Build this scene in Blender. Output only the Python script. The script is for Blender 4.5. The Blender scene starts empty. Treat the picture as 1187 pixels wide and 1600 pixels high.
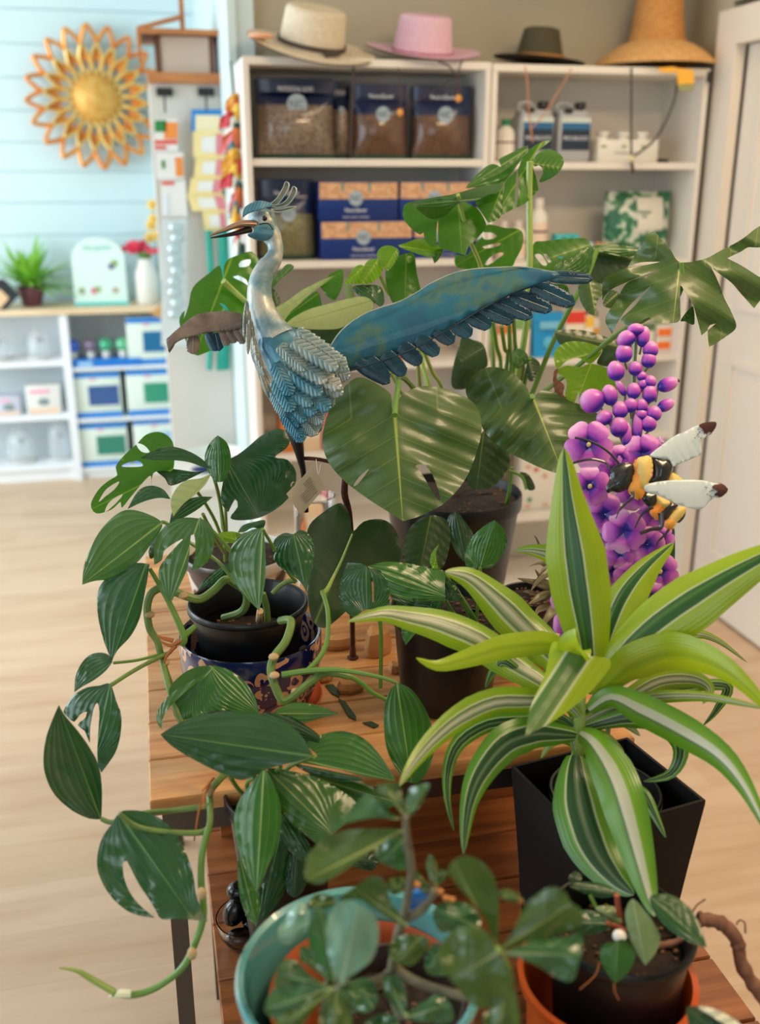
import bpy, bmesh, math, random
from math import sin, cos, pi, radians, sqrt, atan2
from mathutils import Vector, Matrix
from mathutils.geometry import delaunay_2d_cdt
random.seed(7)
C = bpy.context.scene.collection
S = bpy.context.scene

# ---------------------------------------------------------------- camera
PITCH, YAW, FPX, CAMZ = radians(18.6), radians(13), 1555.0, 1.55
cam_d = bpy.data.cameras.new('camera'); cam = bpy.data.objects.new('camera', cam_d); C.objects.link(cam)
cam.location = (0, 0, CAMZ); cam.rotation_euler = (pi/2-PITCH, 0, -YAW)
cam_d.sensor_fit = 'VERTICAL'; cam_d.sensor_height = 36; cam_d.sensor_width = 36
cam_d.lens = FPX/1600*36; cam_d.clip_start = .05
cam_d.dof.use_dof = True; cam_d.dof.focus_distance = 1.52; cam_d.dof.aperture_fstop = 2.6
S.camera = cam
CO = Vector((0, 0, CAMZ))
RT = Vector((cos(YAW), -sin(YAW), 0))
FW = Vector((sin(YAW)*cos(PITCH), cos(YAW)*cos(PITCH), -sin(PITCH)))
UP = Vector((sin(YAW)*sin(PITCH), cos(YAW)*sin(PITCH), cos(PITCH)))
def ray(x, y): return FW + RT*((x-593.5)/FPX) + UP*((800-y)/FPX)
def at(x, y, d): return CO + ray(x, y)*d            # a point at distance d along the view axis
def at_y(x, y, Y): r = ray(x, y); return CO + r*(Y/r.y)
def at_x(x, y, X): r = ray(x, y); return CO + r*(X/r.x)
def at_z(x, y, Z): r = ray(x, y); return CO + r*((Z-CAMZ)/r.z)
def depth(p): return (Vector(p)-CO).dot(FW)

# ---------------------------------------------------------------- world, lights, exposure
S.view_settings.view_transform = 'Standard'; S.view_settings.look = 'None'
S.view_settings.exposure = 0.0; S.view_settings.gamma = 1
w = bpy.data.worlds.new('world'); S.world = w; w.use_nodes = True
w.node_tree.nodes['Background'].inputs[0].default_value = (.80, .90, 1, 1)
w.node_tree.nodes['Background'].inputs[1].default_value = .12
def area(name, loc, target, sx, sy, power, col):
    l = bpy.data.lights.new(name, 'AREA'); l.shape = 'RECTANGLE'; l.size = sx; l.size_y = sy
    l.energy = power; l.color = col
    o = bpy.data.objects.new(name, l); C.objects.link(o); o.location = loc
    o.rotation_euler = (Vector(target)-Vector(loc)).to_track_quat('-Z', 'Y').to_euler()
    return o
area('shop_window_light_left', (-3.1, 3.6, 1.6), (.3, 4.4, 1.1), 2.6, 2.0, 135, (.80, .92, 1))
area('shop_window_light_side', (-3.1, .6, 1.7), (.3, 1.5, 1.0), 2.0, 1.7, 44, (.80, .93, 1))
area('shop_window_light_front', (-1.2, -2.9, 1.9), (.6, 1.6, .9), 2.2, 1.6, 24, (.80, .92, 1))
area('ceiling_light_warm', (1.35, .9, 2.72), (1.2, 1.4, 0), 1.0, .35, 32, (1, .72, .44))
area('ceiling_light_warm_back', (1.5, 2.4, 2.72), (1.4, 2.5, 0), 1.2, .35, 8, (1, .80, .58))

# ---------------------------------------------------------------- helpers: materials
MATS = {}
def nt(name):
    m = bpy.data.materials.new(name); m.use_nodes = True
    return m, m.node_tree, m.node_tree.nodes['Principled BSDF']
def mth(t, op, a, b=None, c=None, clamp=False):
    n = t.nodes.new('ShaderNodeMath'); n.operation = op; n.use_clamp = clamp
    for i, v in enumerate((a, b, c)):
        if v is None: continue
        if isinstance(v, (int, float)): n.inputs[i].default_value = v
        else: t.links.new(v, n.inputs[i])
    return n.outputs[0]
def mixc(t, f, a, b):
    n = t.nodes.new('ShaderNodeMix'); n.data_type = 'RGBA'
    for i, v in ((0, f), (6, a), (7, b)):
        if isinstance(v, tuple): n.inputs[i].default_value = (*v[:3], 1)
        elif isinstance(v, (int, float)): n.inputs[i].default_value = v
        else: t.links.new(v, n.inputs[i])
    return n.outputs[2]
def noise(t, scale, detail=3, coord='Object', stretch=None):
    tc = t.nodes.new('ShaderNodeTexCoord'); n = t.nodes.new('ShaderNodeTexNoise')
    src = tc.outputs[coord]
    if stretch:
        mp = t.nodes.new('ShaderNodeMapping'); mp.inputs['Scale'].default_value = stretch
        t.links.new(src, mp.inputs[0]); src = mp.outputs[0]
    t.links.new(src, n.inputs['Vector']); n.inputs['Scale'].default_value = scale; n.inputs['Detail'].default_value = detail
    return n.outputs['Fac']
def ramp(t, f, stops):
    r = t.nodes.new('ShaderNodeValToRGB'); e = r.color_ramp.elements
    while len(e) < len(stops): e.new(.5)
    for i, (p, c) in enumerate(stops): e[i].position = p; e[i].color = (*c, 1)
    t.links.new(f, r.inputs[0]); return r.outputs[0]
def bump(t, b, h, strength=.3, dist=.002):
    n = t.nodes.new('ShaderNodeBump'); n.inputs['Strength'].default_value = strength; n.inputs['Distance'].default_value = dist
    t.links.new(h, n.inputs['Height']); t.links.new(n.outputs[0], b.inputs['Normal'])
def srgb(r, g, b):
    f = lambda c: (c/255/12.92) if c/255 <= .04045 else ((c/255+.055)/1.055)**2.4
    return (f(r), f(g), f(b))
def mat(name, col, rough=.5, metal=0, col2=None, nscale=20, bumps=0, trans=0, spec=.5, stretch=None, alpha=1, coat=0):
    if name in MATS: return MATS[name]
    m, t, b = nt(name); MATS[name] = m
    b.inputs['Roughness'].default_value = rough; b.inputs['Metallic'].default_value = metal
    b.inputs['Specular IOR Level'].default_value = spec; b.inputs['Coat Weight'].default_value = coat
    if trans: b.inputs['Transmission Weight'].default_value = trans; b.inputs['IOR'].default_value = 1.3
    if alpha < 1: b.inputs['Alpha'].default_value = alpha
    n = None
    if col2 or bumps: n = noise(t, nscale, 4, stretch=stretch)
    if col2: t.links.new(ramp(t, n, [(.32, col), (.68, col2)]), b.inputs['Base Color'])
    else: b.inputs['Base Color'].default_value = (*col, 1)
    if bumps: bump(t, b, n, bumps, .003)
    return m
def M8(name, r, g, b, rough=.5, **k): return mat(name, srgb(r, g, b), rough, **k)

# ---------------------------------------------------------------- helpers: meshes and objects
ORG = {}
class MB:
    def __init__(s): s.v = []; s.f = []; s.uv = {}; s.mi = []; s.m = 0
    def quad(s, *i): s.f.append(tuple(i)); s.mi.append(s.m)
    def box(s, x0, x1, y0, y1, z0, z1, rot=0, piv=None):
        b = len(s.v)
        pts = [(x, y, z) for z in (z0, z1) for x, y in ((x0, y0), (x1, y0), (x1, y1), (x0, y1))]
        if rot:
            px, py = piv or ((x0+x1)/2, (y0+y1)/2)
            pts = [(px+(x-px)*cos(rot)-(y-py)*sin(rot), py+(x-px)*sin(rot)+(y-py)*cos(rot), z) for x, y, z in pts]
        s.v += pts
        for q in ((3, 2, 1, 0), (4, 5, 6, 7), (0, 1, 5, 4), (1, 2, 6, 5), (2, 3, 7, 6), (3, 0, 4, 7)): s.quad(*[b+i for i in q])
        return s
    def bbox(s, x0, x1, y0, y1, z0, z1, r=.004, seg=3, rot=0):
        # box with rounded vertical corners and softened top/bottom
        b = len(s.v); cx, cy = (x0+x1)/2, (y0+y1)/2; rings = []
        for z, ins in ((z0, r*.7), (z0+r, 0), (z1-r, 0), (z1, r*.7)):
            ring = []
            for (kx, ky, a0) in ((1, 1, 0), (-1, 1, pi/2), (-1, -1, pi), (1, -1, 1.5*pi)):
                ox, oy = (x1-r if kx > 0 else x0+r), (y1-r if ky > 0 else y0+r)
                for k in range(seg+1):
                    a = a0+k*pi/2/seg; rr = r-ins
                    px, py = ox+rr*cos(a), oy+rr*sin(a)
                    if rot: px, py = cx+(px-cx)*cos(rot)-(py-cy)*sin(rot), cy+(px-cx)*sin(rot)+(py-cy)*cos(rot)
                    ring.append((px, py, z))
            rings.append(ring)
        n = len(rings[0])
        for ring in rings: s.v += ring
        for j in range(3):
            for k in range(n): s.quad(b+j*n+k, b+j*n+(k+1) % n, b+(j+1)*n+(k+1) % n, b+(j+1)*n+k)
        s.quad(*[b+k for k in reversed(range(n))]); s.quad(*[b+3*n+k for k in range(n)])
        return s
    def lathe(s, c, prof, n=40, ax=None, cap=False, amp=None):
        b = len(s.v); c = Vector(c)
        R = Matrix.Identity(3) if ax is None else Vector((0, 0, 1)).rotation_difference(Vector(ax).normalized()).to_matrix()
        for i, (r, z) in enumerate(prof):
            for k in range(n):
                a = 2*pi*k/n; rr = r*(amp(a, i) if amp else 1)
                s.v.append(tuple(c + R @ Vector((rr*cos(a), rr*sin(a), z))))
        for i in range(len(prof)-1):
            for k in range(n): s.quad(b+i*n+k, b+i*n+(k+1) % n, b+(i+1)*n+(k+1) % n, b+(i+1)*n+k)
        if cap:
            s.quad(*[b+k for k in reversed(range(n))]); e = b+(len(prof)-1)*n; s.quad(*[e+k for k in range(n)])
        return s
    def tube(s, path, r, n=8, sub=4, flat=1, closed=False):
        P = smooth(path, sub) if sub > 1 else [Vector(p) for p in path]
        if not isinstance(r, (list, tuple)): r = [r, r]
        m = len(P); b = len(s.v); prev = None
        for i, p in enumerate(P):
            t = (P[min(i+1, m-1)]-P[max(i-1, 0)])
            if t.length < 1e-9: t = Vector((0, 0, 1))
            t.normalize()
            if prev is None:
                a = Vector((0, 0, 1)) if abs(t.z) < .9 else Vector((1, 0, 0)); u = t.cross(a).normalized()
            else: u = (prev - t*prev.dot(t)).normalized()
            prev = u; w_ = t.cross(u)
            f = i/(m-1)*(len(r)-1); j = min(int(f), len(r)-2); rr = r[j]+(r[j+1]-r[j])*(f-j)
            for k in range(n):
                a = 2*pi*k/n; s.v.append(tuple(p + u*rr*cos(a) + w_*rr*flat*sin(a)))
        for i in range(m-1):
            for k in range(n): s.quad(b+i*n+k, b+i*n+(k+1) % n, b+(i+1)*n+(k+1) % n, b+(i+1)*n+k)
        s.quad(*[b+k for k in reversed(range(n))]); s.quad(*[b+(m-1)*n+k for k in range(n)])
        return s
    def blob(s, c, rx, ry, rz, R=None, nu=12, nv=8, pw=1):
        b = len(s.v); c = Vector(c)
        for j in range(nv+1):
            ph = -pi/2+pi*j/nv
            for k in range(nu):
                a = 2*pi*k/nu; v = Vector((rx*cos(ph)**pw*cos(a), ry*cos(ph)**pw*sin(a), rz*sin(ph)))
                s.v.append(tuple(c+((R @ v) if R else v)))
        for j in range(nv):
            for k in range(nu): s.quad(b+j*nu+k, b+j*nu+(k+1) % nu, b+(j+1)*nu+(k+1) % nu, b+(j+1)*nu+k)
        return s
    def prism(s, pts, off):
        # polygon of 3D points pushed by vector off (a board cut to an outline)
        b = len(s.v); n = len(pts); off = Vector(off)
        s.v += [tuple(p) for p in pts]+[tuple(Vector(p)+off) for p in pts]
        s.quad(*[b+i for i in range(n)]); s.quad(*[b+n+i for i in reversed(range(n))])
        for i in range(n): s.quad(b+i, b+n+i, b+n+(i+1) % n, b+(i+1) % n)
        return s
    def sheet(s, rows):
        b = len(s.v); nr, nc = len(rows), len(rows[0])
        for r_ in rows: s.v += [tuple(p) for p in r_]
        for i in range(nr-1):
            for k in range(nc-1): s.quad(b+i*nc+k, b+i*nc+k+1, b+(i+1)*nc+k+1, b+(i+1)*nc+k)
        return s
    def build(s, name, m, parent=None, smooth_=True, base=None, kind=None, label=None, angle=40):
        me = bpy.data.meshes.new(name)
        if parent is not None: org = ORG[parent.name]
        elif base is not None: org = Vector(base)
        else:
            xs = [p[0] for p in s.v]; ys = [p[1] for p in s.v]
            org = Vector(((min(xs)+max(xs))/2, (min(ys)+max(ys))/2, min(p[2] for p in s.v)))
        me.from_pydata([tuple(Vector(p)-org) for p in s.v], [], s.f)
        for mm in (m if isinstance(m, (list, tuple)) else [m]): me.materials.append(mm)
        if s.m: me.polygons.foreach_set('material_index', s.mi)
        bm = bmesh.new(); bm.from_mesh(me)
        bmesh.ops.remove_doubles(bm, verts=bm.verts, dist=1e-6)
        bmesh.ops.recalc_face_normals(bm, faces=bm.faces); bm.to_mesh(me); bm.free()
        if smooth_:
            me.polygons.foreach_set('use_smooth', [True]*len(me.polygons)); me.set_sharp_from_angle(angle=radians(angle))
        o = bpy.data.objects.new(name, me); C.objects.link(o); ORG[o.name] = org
        if parent is None: o.location = org
        else: o.parent = parent
        if kind: o['kind'] = kind
        if label: o['label'] = label
        return o
def smooth(path, sub=4, closed=False):
    P = [Vector(p) for p in path]; n = len(P); out = []
    if n < 3 and not closed:
        return [P[0].lerp(P[-1], i/sub) for i in range(sub+1)]
    for i in range(n if closed else n-1):
        if closed: a, b, c, d = P[i-1], P[i], P[(i+1) % n], P[(i+2) % n]
        else: a, b, c, d = P[max(i-1, 0)], P[i], P[i+1], P[min(i+2, n-1)]
        for k in range(sub):
            t = k/sub
            out.append(.5*((2*b)+(c-a)*t+(2*a-5*b+4*c-d)*t*t+(3*b-a-3*c+d)*t*t*t))
    if not closed: out.append(P[-1])
    return out
def tag(o, label, cat, group=None):
    o['label'] = label; o['category'] = cat
    if group: o['group'] = group
    return o
def thing(name, loc, label, cat, group=None):
    o = bpy.data.objects.new(name, None); o.empty_display_size = .05; C.objects.link(o); o.location = loc
    ORG[o.name] = Vector(loc); return tag(o, label, cat, group)
def st(name, mb, m, smooth_=False): return mb.build(name, m, None, smooth_, kind='structure')
def copy_tree(o, delta, label=None, root=True, parent=None):
    c = o.copy(); C.objects.link(c)
    if root:
        c.location = o.location+Vector(delta); ORG[c.name] = ORG[o.name]+Vector(delta)
        if label: c['label'] = label
    else: c.parent = parent
    for ch in list(o.children): copy_tree(ch, delta, None, False, c)
    return c
FONT = None
def text(body, center, size, m, parent, normal=(0, -1, 0), right=(1, 0, 0), name='lettering', width=None, ext=.0006):
    cu = bpy.data.curves.new('t', 'FONT'); cu.body = body; cu.size = size; cu.align_x = 'CENTER'; cu.align_y = 'CENTER'; cu.extrude = ext
    o = bpy.data.objects.new('t', cu); C.objects.link(o)
    dg = bpy.context.evaluated_depsgraph_get(); me = bpy.data.meshes.new_from_object(o.evaluated_get(dg))
    C.objects.unlink(o); bpy.data.objects.remove(o)
    me.name = name
    rt, nr = Vector(right).normalized(), Vector(normal).normalized(); up = nr.cross(rt)
    R = Matrix((rt, up, nr)).transposed()
    ws = max((abs(v.co.x) for v in me.vertices), default=1)*2; k = (width/ws) if width else 1
    org = ORG[parent.name]
    for v in me.vertices: v.co = R @ Vector((v.co.x*k, v.co.y, v.co.z)) + Vector(center) - org
    me.materials.clear(); me.materials.append(m)
    q = bpy.data.objects.new(name, me); C.objects.link(q); q.parent = parent; ORG[q.name] = org
    return q
# ================================================================ the room
m_wall = M8('sage_wall_paint', 178, 170, 148, .85)
m_white = M8('white_laminate', 232, 230, 226, .45)
m_wallwhite = M8('white_paint', 236, 240, 240, .6)
def plank_mat():
    m, t, b = nt('oak_floor'); tc = t.nodes.new('ShaderNodeTexCoord')
    br = t.nodes.new('ShaderNodeTexBrick'); t.links.new(tc.outputs['Object'], br.inputs['Vector'])
    br.inputs['Scale'].default_value = 1; br.inputs['Brick Width'].default_value = 1.25; br.inputs['Row Height'].default_value = .16
    br.inputs['Mortar Size'].default_value = .0006; br.offset = .37
    br.inputs['Color1'].default_value = (*srgb(212, 184, 154), 1); br.inputs['Color2'].default_value = (*srgb(200, 170, 138), 1)
    br.inputs['Mortar'].default_value = (*srgb(186, 152, 118), 1)
    n1 = noise(t, 1.6, 5, stretch=(1.2, 9, 1)); n2 = noise(t, 9, 4, stretch=(1, 14, 1))
    c = mixc(t, mth(t, 'MULTIPLY', ramp(t, n1, [(.45, (0, 0, 0)), (.7, (1, 1, 1))]), .5), br.outputs['Color'], srgb(172, 130, 94))
    c = mixc(t, mth(t, 'MULTIPLY', n2, .3), c, srgb(206, 178, 150))
    t.links.new(c, b.inputs['Base Color']); b.inputs['Roughness'].default_value = .42
    return m
m_floor = plank_mat()
fl = MB(); fl.sheet([[(x, y, 0) for x in (-3.4, 2.1)] for y in (-3.2, 6)]); st('floor', fl, m_floor)
cl = MB().box(-3.4, 2.1, -3.2, 6, 2.8, 2.85); st('ceiling', cl, M8('ceiling_white', 235, 232, 226, .9))
# shiplap wall at the far left: boards with real grooves
def shiplap(x0, x1, y):
    b = MB(); z = 0.02; k = 0
    edges = [0.02, .17, .32, .47, .62, .77, .93, 1.08, 1.26, 1.423, 1.577, 1.719, 1.87, 2.025, 2.18, 2.338, 2.5, 2.65, 2.79]
    for a, c in zip(edges[:-1], edges[1:]): b.box(x0, x1, y, y+.02, a+.003, c-.003)
    b.box(x0, x1, y+.012, y+.06, 0, 2.8); return b
st('wall_back', shiplap(-3.4, .75, 5.7), M8('pale_blue_shiplap', 204, 226, 230, .55))
st('wall_side', MB().box(.40, 2.1, 3.62, 3.72, 0, 2.8), m_wall)
st('wall_return', MB().box(.335, .40, 3.60, 5.72, 0, 2.8), M8('pale_blue_trim', 208, 226, 228, .5))
st('trim_1', MB().box(.318, .345, 3.57, 3.66, 0, 2.8).box(.345, .405, 3.585, 3.62, 0, 2.8), MATS['pale_blue_trim'])
# right wall with casing and panelled door
st('added_shade_soffit', MB().box(1.0, 1.99, 3.2, 3.615, 2.34, 2.79), m_wall)  # unseen soffit, added to shade the wall above the right bookcase
m_door = M8('warm_white_door_paint', 226, 216, 202, .5)
st('wall_right', MB().box(1.96, 2.06, -3.2, 3.62, 2.1, 2.8).box(1.96, 2.06, 3.30, 3.62, 0, 2.1).box(1.96, 2.06, -3.2, 1.9, 0, 2.1).box(2.03, 2.06, 1.9, 3.30, 0, 2.1), m_wall)
st('wall_front', MB().box(-3.4, 2.1, -3.25, -3.2, 0, .8).box(-3.4, 2.1, -3.25, -3.2, 2.7, 2.8).box(0.2, 2.1, -3.25, -3.2, .8, 2.7), m_wallwhite)
st('wall_left', MB().box(-3.45, -3.4, -3.2, 6, 0, .5).box(-3.45, -3.4, -3.2, 6, 2.7, 2.8).box(-3.45, -3.4, 1.7, 2.2, .5, 2.7).box(-3.45, -3.4, 5.2, 6, .5, 2.7).box(-3.45, -3.4, -3.2, -.6, .5, 2.7), m_wallwhite)
st('trim_2', MB().box(1.925, 1.962, 3.20, 3.32, 0, 1.96).box(1.925, 1.962, 1.75, 3.32, 1.96, 2.07).box(1.925, 1.962, 1.75, 1.9, 0, 1.96), m_door)
d = MB().box(1.975, 2.02, 1.9, 3.20, .012, 1.96)
dr = st('door_1', d, m_door)
for (z0, z1) in ((1.12, 1.84), (.22, .95)):
    for (y0, y1) in ((2.68, 3.10), (2.0, 2.5)):
        p = MB(); a = .022
        for (i0, i1, xx) in ((0, .018, 1.966), ):
            p.box(xx, 1.976, y0, y1, z0, z0+a); p.box(xx, 1.976, y0, y1, z1-a, z1); p.box(xx, 1.976, y0, y0+a, z0+a+.0005, z1-a-.0005); p.box(xx, 1.976, y1-a, y1, z0+a+.0005, z1-a-.0005)
        p.box(1.968, 1.976, y0+.06, y1-.06, z0+.06, z1-.06)
        p.build('door_panel', m_door, dr, False)
st('baseboard_right', MB().box(1.948, 1.962, 3.33, 3.60, 0, .09).box(1.948, 1.962, -3, 1.74, 0, .09), m_door)
# ================================================================ wall shelving
m_shelf = M8('white_shelf', 226, 220, 210, .5)
def bookcase(name, x0, x1, y0, y1, zs, top, m, label, cat, back=True, ply=.018, foot=.0, topm=None, side_x1=None):
    t = thing(name, ((x0+x1)/2, (y0+y1)/2, 0), label, cat)
    MB().box(x0, x0+ply, y0, y1, 0, top).build('side_panel', m, t, False)
    MB().box(x1-ply, x1, y0, y1, 0, top).build('side_panel', m, t, False)
    if back: MB().box(x0+ply, x1-ply, y1-.008, y1, 0, top).build('back_panel', m, t, False)
    MB().box(x0+ply, x1-ply, y0+.012, y1-.01, .06, .08).box(x0+ply, x1-ply, y0+.02, y0+.03, 0, .06).build('bottom_board', m, t, False)
    for z in zs: MB().box(x0+ply, x1-ply, y0+.006, y1-.01, z-.022, z).build('shelf_board', m, t, False)
    MB().box(x0, x1, y0-.002, y1, top, top+.022).build('top_board', topm or m, t, False)
    return t
bookcase('bookcase', .335, 1.128, 3.30, 3.59, [.35, .64, .945, 1.29, 1.605], 1.875, m_shelf, 'white bookcase full of blue feed bags and seed cake boxes under the pink hat', 'bookcase')
bookcase('bookcase', 1.132, 1.90, 3.30, 3.59, [.35, .64, .935, 1.275, 1.597], 1.872, m_shelf, 'white bookcase holding plant food jugs and bottles beside the door', 'bookcase')
# ---- far left low unit with a pale wood top
cab = thing('shelf_cabinet', (-.45, 5.5, 0), 'low white shelf cabinet with pale wood top against pale blue shiplap', 'cabinet')
mw = M8('bright_white_shelf', 238, 242, 246, .5)
MB().box(-1.5, .18, 5.36, 5.69, .885, .915).build('worktop', M8('pale_pine', 236, 214, 182, .5, col2=srgb(222, 192, 150), nscale=3, stretch=(1, 8, 1)), cab, False)
for x in (-1.49, -.445, .10): MB().box(x, x+.04, 5.38, 5.69, 0, .885).build('side_panel', mw, cab, False)
MB().box(-1.49, .14, 5.67, 5.69, 0, .885).build('back_panel', M8('pale_grey_back', 212, 222, 226, .6), cab, False)
for z in (.644, .36, .09): MB().box(-1.45, -.445, 5.39, 5.67, z-.025, z).build('shelf_board', mw, cab, False)
for z in (.605, .33, .06): MB().box(-.405, .10, 5.39, 5.67, z-.018, z).build('shelf_board', mw, cab, False)
MB().box(-1.45, -.445, 5.41, 5.43, 0, .065).box(-.405, .10, 5.41, 5.43, 0, .042).build('kickboard', mw, cab, False)
# ---- free standing gondola end with hooks
gon = thing('display_rack', (.2, 4.3, 0), 'tall beige display rack end panel carrying hanging strips and a bird feeder', 'display rack')
mg = M8('warm_grey_rack_panel', 214, 208, 198, .6)
MB().box(.066, .332, 4.20, 4.45, 0, 1.888).build('panel', mg, gon, False)
MB().box(.05, .40, 3.86, 4.20, .36, .41).build('base_shelf', m_shelf, gon, False)
MB().box(.05, .40, 3.9, 4.20, 0, .36).build('base', m_shelf, gon, False)
# ================================================================ hats on top of the bookcases
def wave_hat(name, c, r_crown, h_crown, r_brim, m, label, tilt=(0, 0, 0), brimfn=None, m_under=None, taper=.88, ellip=.82, ribs=0, top_round=.02):
    t = thing(name, c, label, 'hat')
    R = Matrix.Rotation(tilt[2], 3, 'Z') @ Matrix.Rotation(tilt[1], 3, 'Y') @ Matrix.Rotation(tilt[0], 3, 'X')
    n = 56
    def surf(prof, off=0, under=False):
        b = MB(); rows = []
        for (r, z) in prof:
            row = []
            for k in range(n+1):
                a = 2*pi*k/n; dz = brimfn(a, r) if brimfn and r > r_crown*1.02 else 0
                row.append(Vector(c)+R @ Vector((r*cos(a), r*ellip*sin(a), z+dz+off)))
            rows.append(row)
        return b.sheet(rows)
    crown = [(r_crown*1.02, 0)]
    N = 14
    for i in range(N+1):
        f = i/N; crown.append((r_crown*(1-(1-taper)*f)+(.0022*(i % 2) if ribs else 0), h_crown*f*.97))
    for i in range(1, 7): a = pi/2*i/6; crown.append((r_crown*taper-top_round+top_round*cos(a), h_crown*.97+top_round*.6*sin(a)))
    for i in range(1, 6): crown.append(((r_crown*taper-top_round)*(1-i/5)+.0005, h_crown*.97+top_round*.6-.004*i/5*(1 if ribs else .3)))
    surf(crown).build('crown', m, t)
    bp = [(r_crown*.98+(r_brim-r_crown)*i/12, .002+(.0015*(i % 2) if ribs else 0)) for i in range(13)]
    surf(bp).build('brim', m, t)
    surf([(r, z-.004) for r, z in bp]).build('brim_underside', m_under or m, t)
    return t, R
m_straw = M8('cream_straw', 226, 214, 190, .8, col2=srgb(206, 192, 166), nscale=60, stretch=(1, 1, 6), bumps=.3)
m_dkband = M8('dark_brown_ribbon', 70, 58, 50, .7)
c = at_y(486, 77, 3.385)
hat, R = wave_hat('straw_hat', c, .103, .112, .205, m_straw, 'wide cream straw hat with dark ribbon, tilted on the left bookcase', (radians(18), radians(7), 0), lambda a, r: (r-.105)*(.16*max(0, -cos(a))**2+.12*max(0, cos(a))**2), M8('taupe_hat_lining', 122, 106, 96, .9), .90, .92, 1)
def hat_ring(t, c, R, r, z, h, m, el, name='hat_band'):
    b = MB(); n = 48
    b.sheet([[Vector(c)+R @ Vector((r*cos(2*pi*k/n), r*el*sin(2*pi*k/n), zz)) for k in range(n+1)] for zz in (z, z+h)]); b.build(name, m, t)
hat_ring(hat, c, R, .1085, .012, .014, m_dkband, .92)
MB().blob(c+R @ Vector((.05, -.104, .015)), .03, .006, .008).blob(c+R @ Vector((.035, -.106, .0)), .006, .004, .016).build('ribbon_bow', m_dkband, hat)
MB().blob(c+R @ Vector((-.165, -.06, .026)), .04, .03, .009, None, 20, 10).build('shell_brooch', M8('peach_shell', 244, 186, 150, .35), hat)
m_cord = M8('dark_leather_cord', 74, 56, 48, .7); m_bead = M8('wooden_bead', 222, 150, 70, .45)
MB().tube([at_y(552, 104, 3.285), at_y(552, 125, 3.28), at_y(549, 190, 3.28), at_y(548, 245, 3.285)], .0035, 6).build('chin_cord', m_cord, hat)
m_pink = M8('pink_felt', 228, 192, 206, .85, col2=srgb(218, 176, 196), nscale=90)
c = at_y(660, 84, 3.42)
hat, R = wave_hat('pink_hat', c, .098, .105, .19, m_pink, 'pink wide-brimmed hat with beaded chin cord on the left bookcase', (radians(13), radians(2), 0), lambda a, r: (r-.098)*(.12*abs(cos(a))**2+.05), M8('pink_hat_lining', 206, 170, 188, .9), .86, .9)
hat_ring(hat, c, R, .1005, .006, .005, M8('mauve_cord_band', 186, 110, 130, .8), .9)
MB().tube([at_y(622, 106, 3.26), at_y(626, 140, 3.27), at_y(625, 172, 3.28)], .0026, 6).tube([at_y(685, 96, 3.25), at_y(702, 104, 3.26), at_y(710, 118, 3.27), at_y(716, 125, 3.27)], .0026, 6).tube([at_y(722, 92, 3.25), at_y(716, 115, 3.26), at_y(716, 150, 3.27)], .0026, 6).tube([at_y(626, 172, 3.28), at_y(665, 150, 3.28), at_y(708, 122, 3.27)], .0018, 6).build('chin_cord', m_cord, hat)
for q in ((625, 176), (716, 154)): MB().blob(at_y(*q, 3.27), .011, .011, .012).build('cord_bead', m_bead, hat)
m_olive = M8('olive_felt', 74, 68, 48, .85)
c = at_y(842, 94, 3.46)
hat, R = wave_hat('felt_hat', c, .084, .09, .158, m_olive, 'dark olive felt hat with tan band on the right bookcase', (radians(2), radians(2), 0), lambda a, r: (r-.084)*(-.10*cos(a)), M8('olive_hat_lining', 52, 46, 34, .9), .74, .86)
hat_ring(hat, c, R, .0855, .004, .012, M8('tan_leather_band', 172, 118, 60, .6), .86)
MB().tube([at_y(820, 104, 3.27), at_y(824, 130, 3.27), at_y(826, 175, 3.28), at_y(832, 222, 3.28)], .0026, 6).tube([at_y(893, 107, 3.27), at_y(868, 150, 3.28), at_y(845, 185, 3.28), at_y(828, 202, 3.28)], .0022, 6).build('chin_cord', M8('tan_cord', 190, 130, 90, .7), hat)
m_lg = M8('golden_straw', 206, 150, 84, .8, col2=srgb(170, 112, 54), nscale=40, stretch=(1, 1, 7), bumps=.5)
m_lgb = M8('golden_straw_brim', 214, 168, 108, .8, col2=srgb(196, 146, 88), nscale=60, bumps=.4)
c = at_y(1023, 98, 3.46); hat = thing('sun_hat', c, 'tall golden straw lifeguard hat with yellow tag on the right bookcase', 'hat')
def lz(prof, m, nm):
    MB().lathe(c, prof, 56, amp=lambda a, i: 1).build(nm, m, hat)
lz([(.098, .062), (.095, .075), (.090, .10), (.085, .14), (.08, .18), (.073, .215), (.062, .245), (.045, .262), (.02, .27), (.001, .272)], m_lg, 'crown')
lz([(.098, .064), (.13, .052), (.165, .03), (.195, .006), (.212, -.012), (.211, -.015), (.193, .002), (.163, .025), (.128, .047), (.096, .058)], m_lgb, 'brim')
MB().tube([at_y(986, 106, 3.27), at_y(986, 180, 3.27), at_y(986, 245, 3.27)], .004, 6).tube([at_y(1060, 112, 3.26), at_y(1052, 160, 3.26), at_y(1025, 215, 3.27), at_y(988, 246, 3.27)], .004, 6).build('chin_cord', M8('grey_cord', 74, 72, 68, .7), hat)
MB().tube([at_y(986, 252, 3.27), at_y(989, 270, 3.27)], .006, 6).build('cord_end', m_cord, hat)
MB().blob(at_y(986, 248, 3.27), .01, .01, .012).build('cord_bead', M8('pale_bead', 214, 200, 160, .5), hat)
m_tag = M8('yellow_paper_tag', 240, 178, 60, .6)
b = MB(); p = [at_y(x, y, 3.24) for x, y in ((1057, 106), (1083, 109), (1085, 130), (1059, 132))]; b.prism(p, (0, .002, 0)); b.build('price_tag', m_tag, hat, False)
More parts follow.
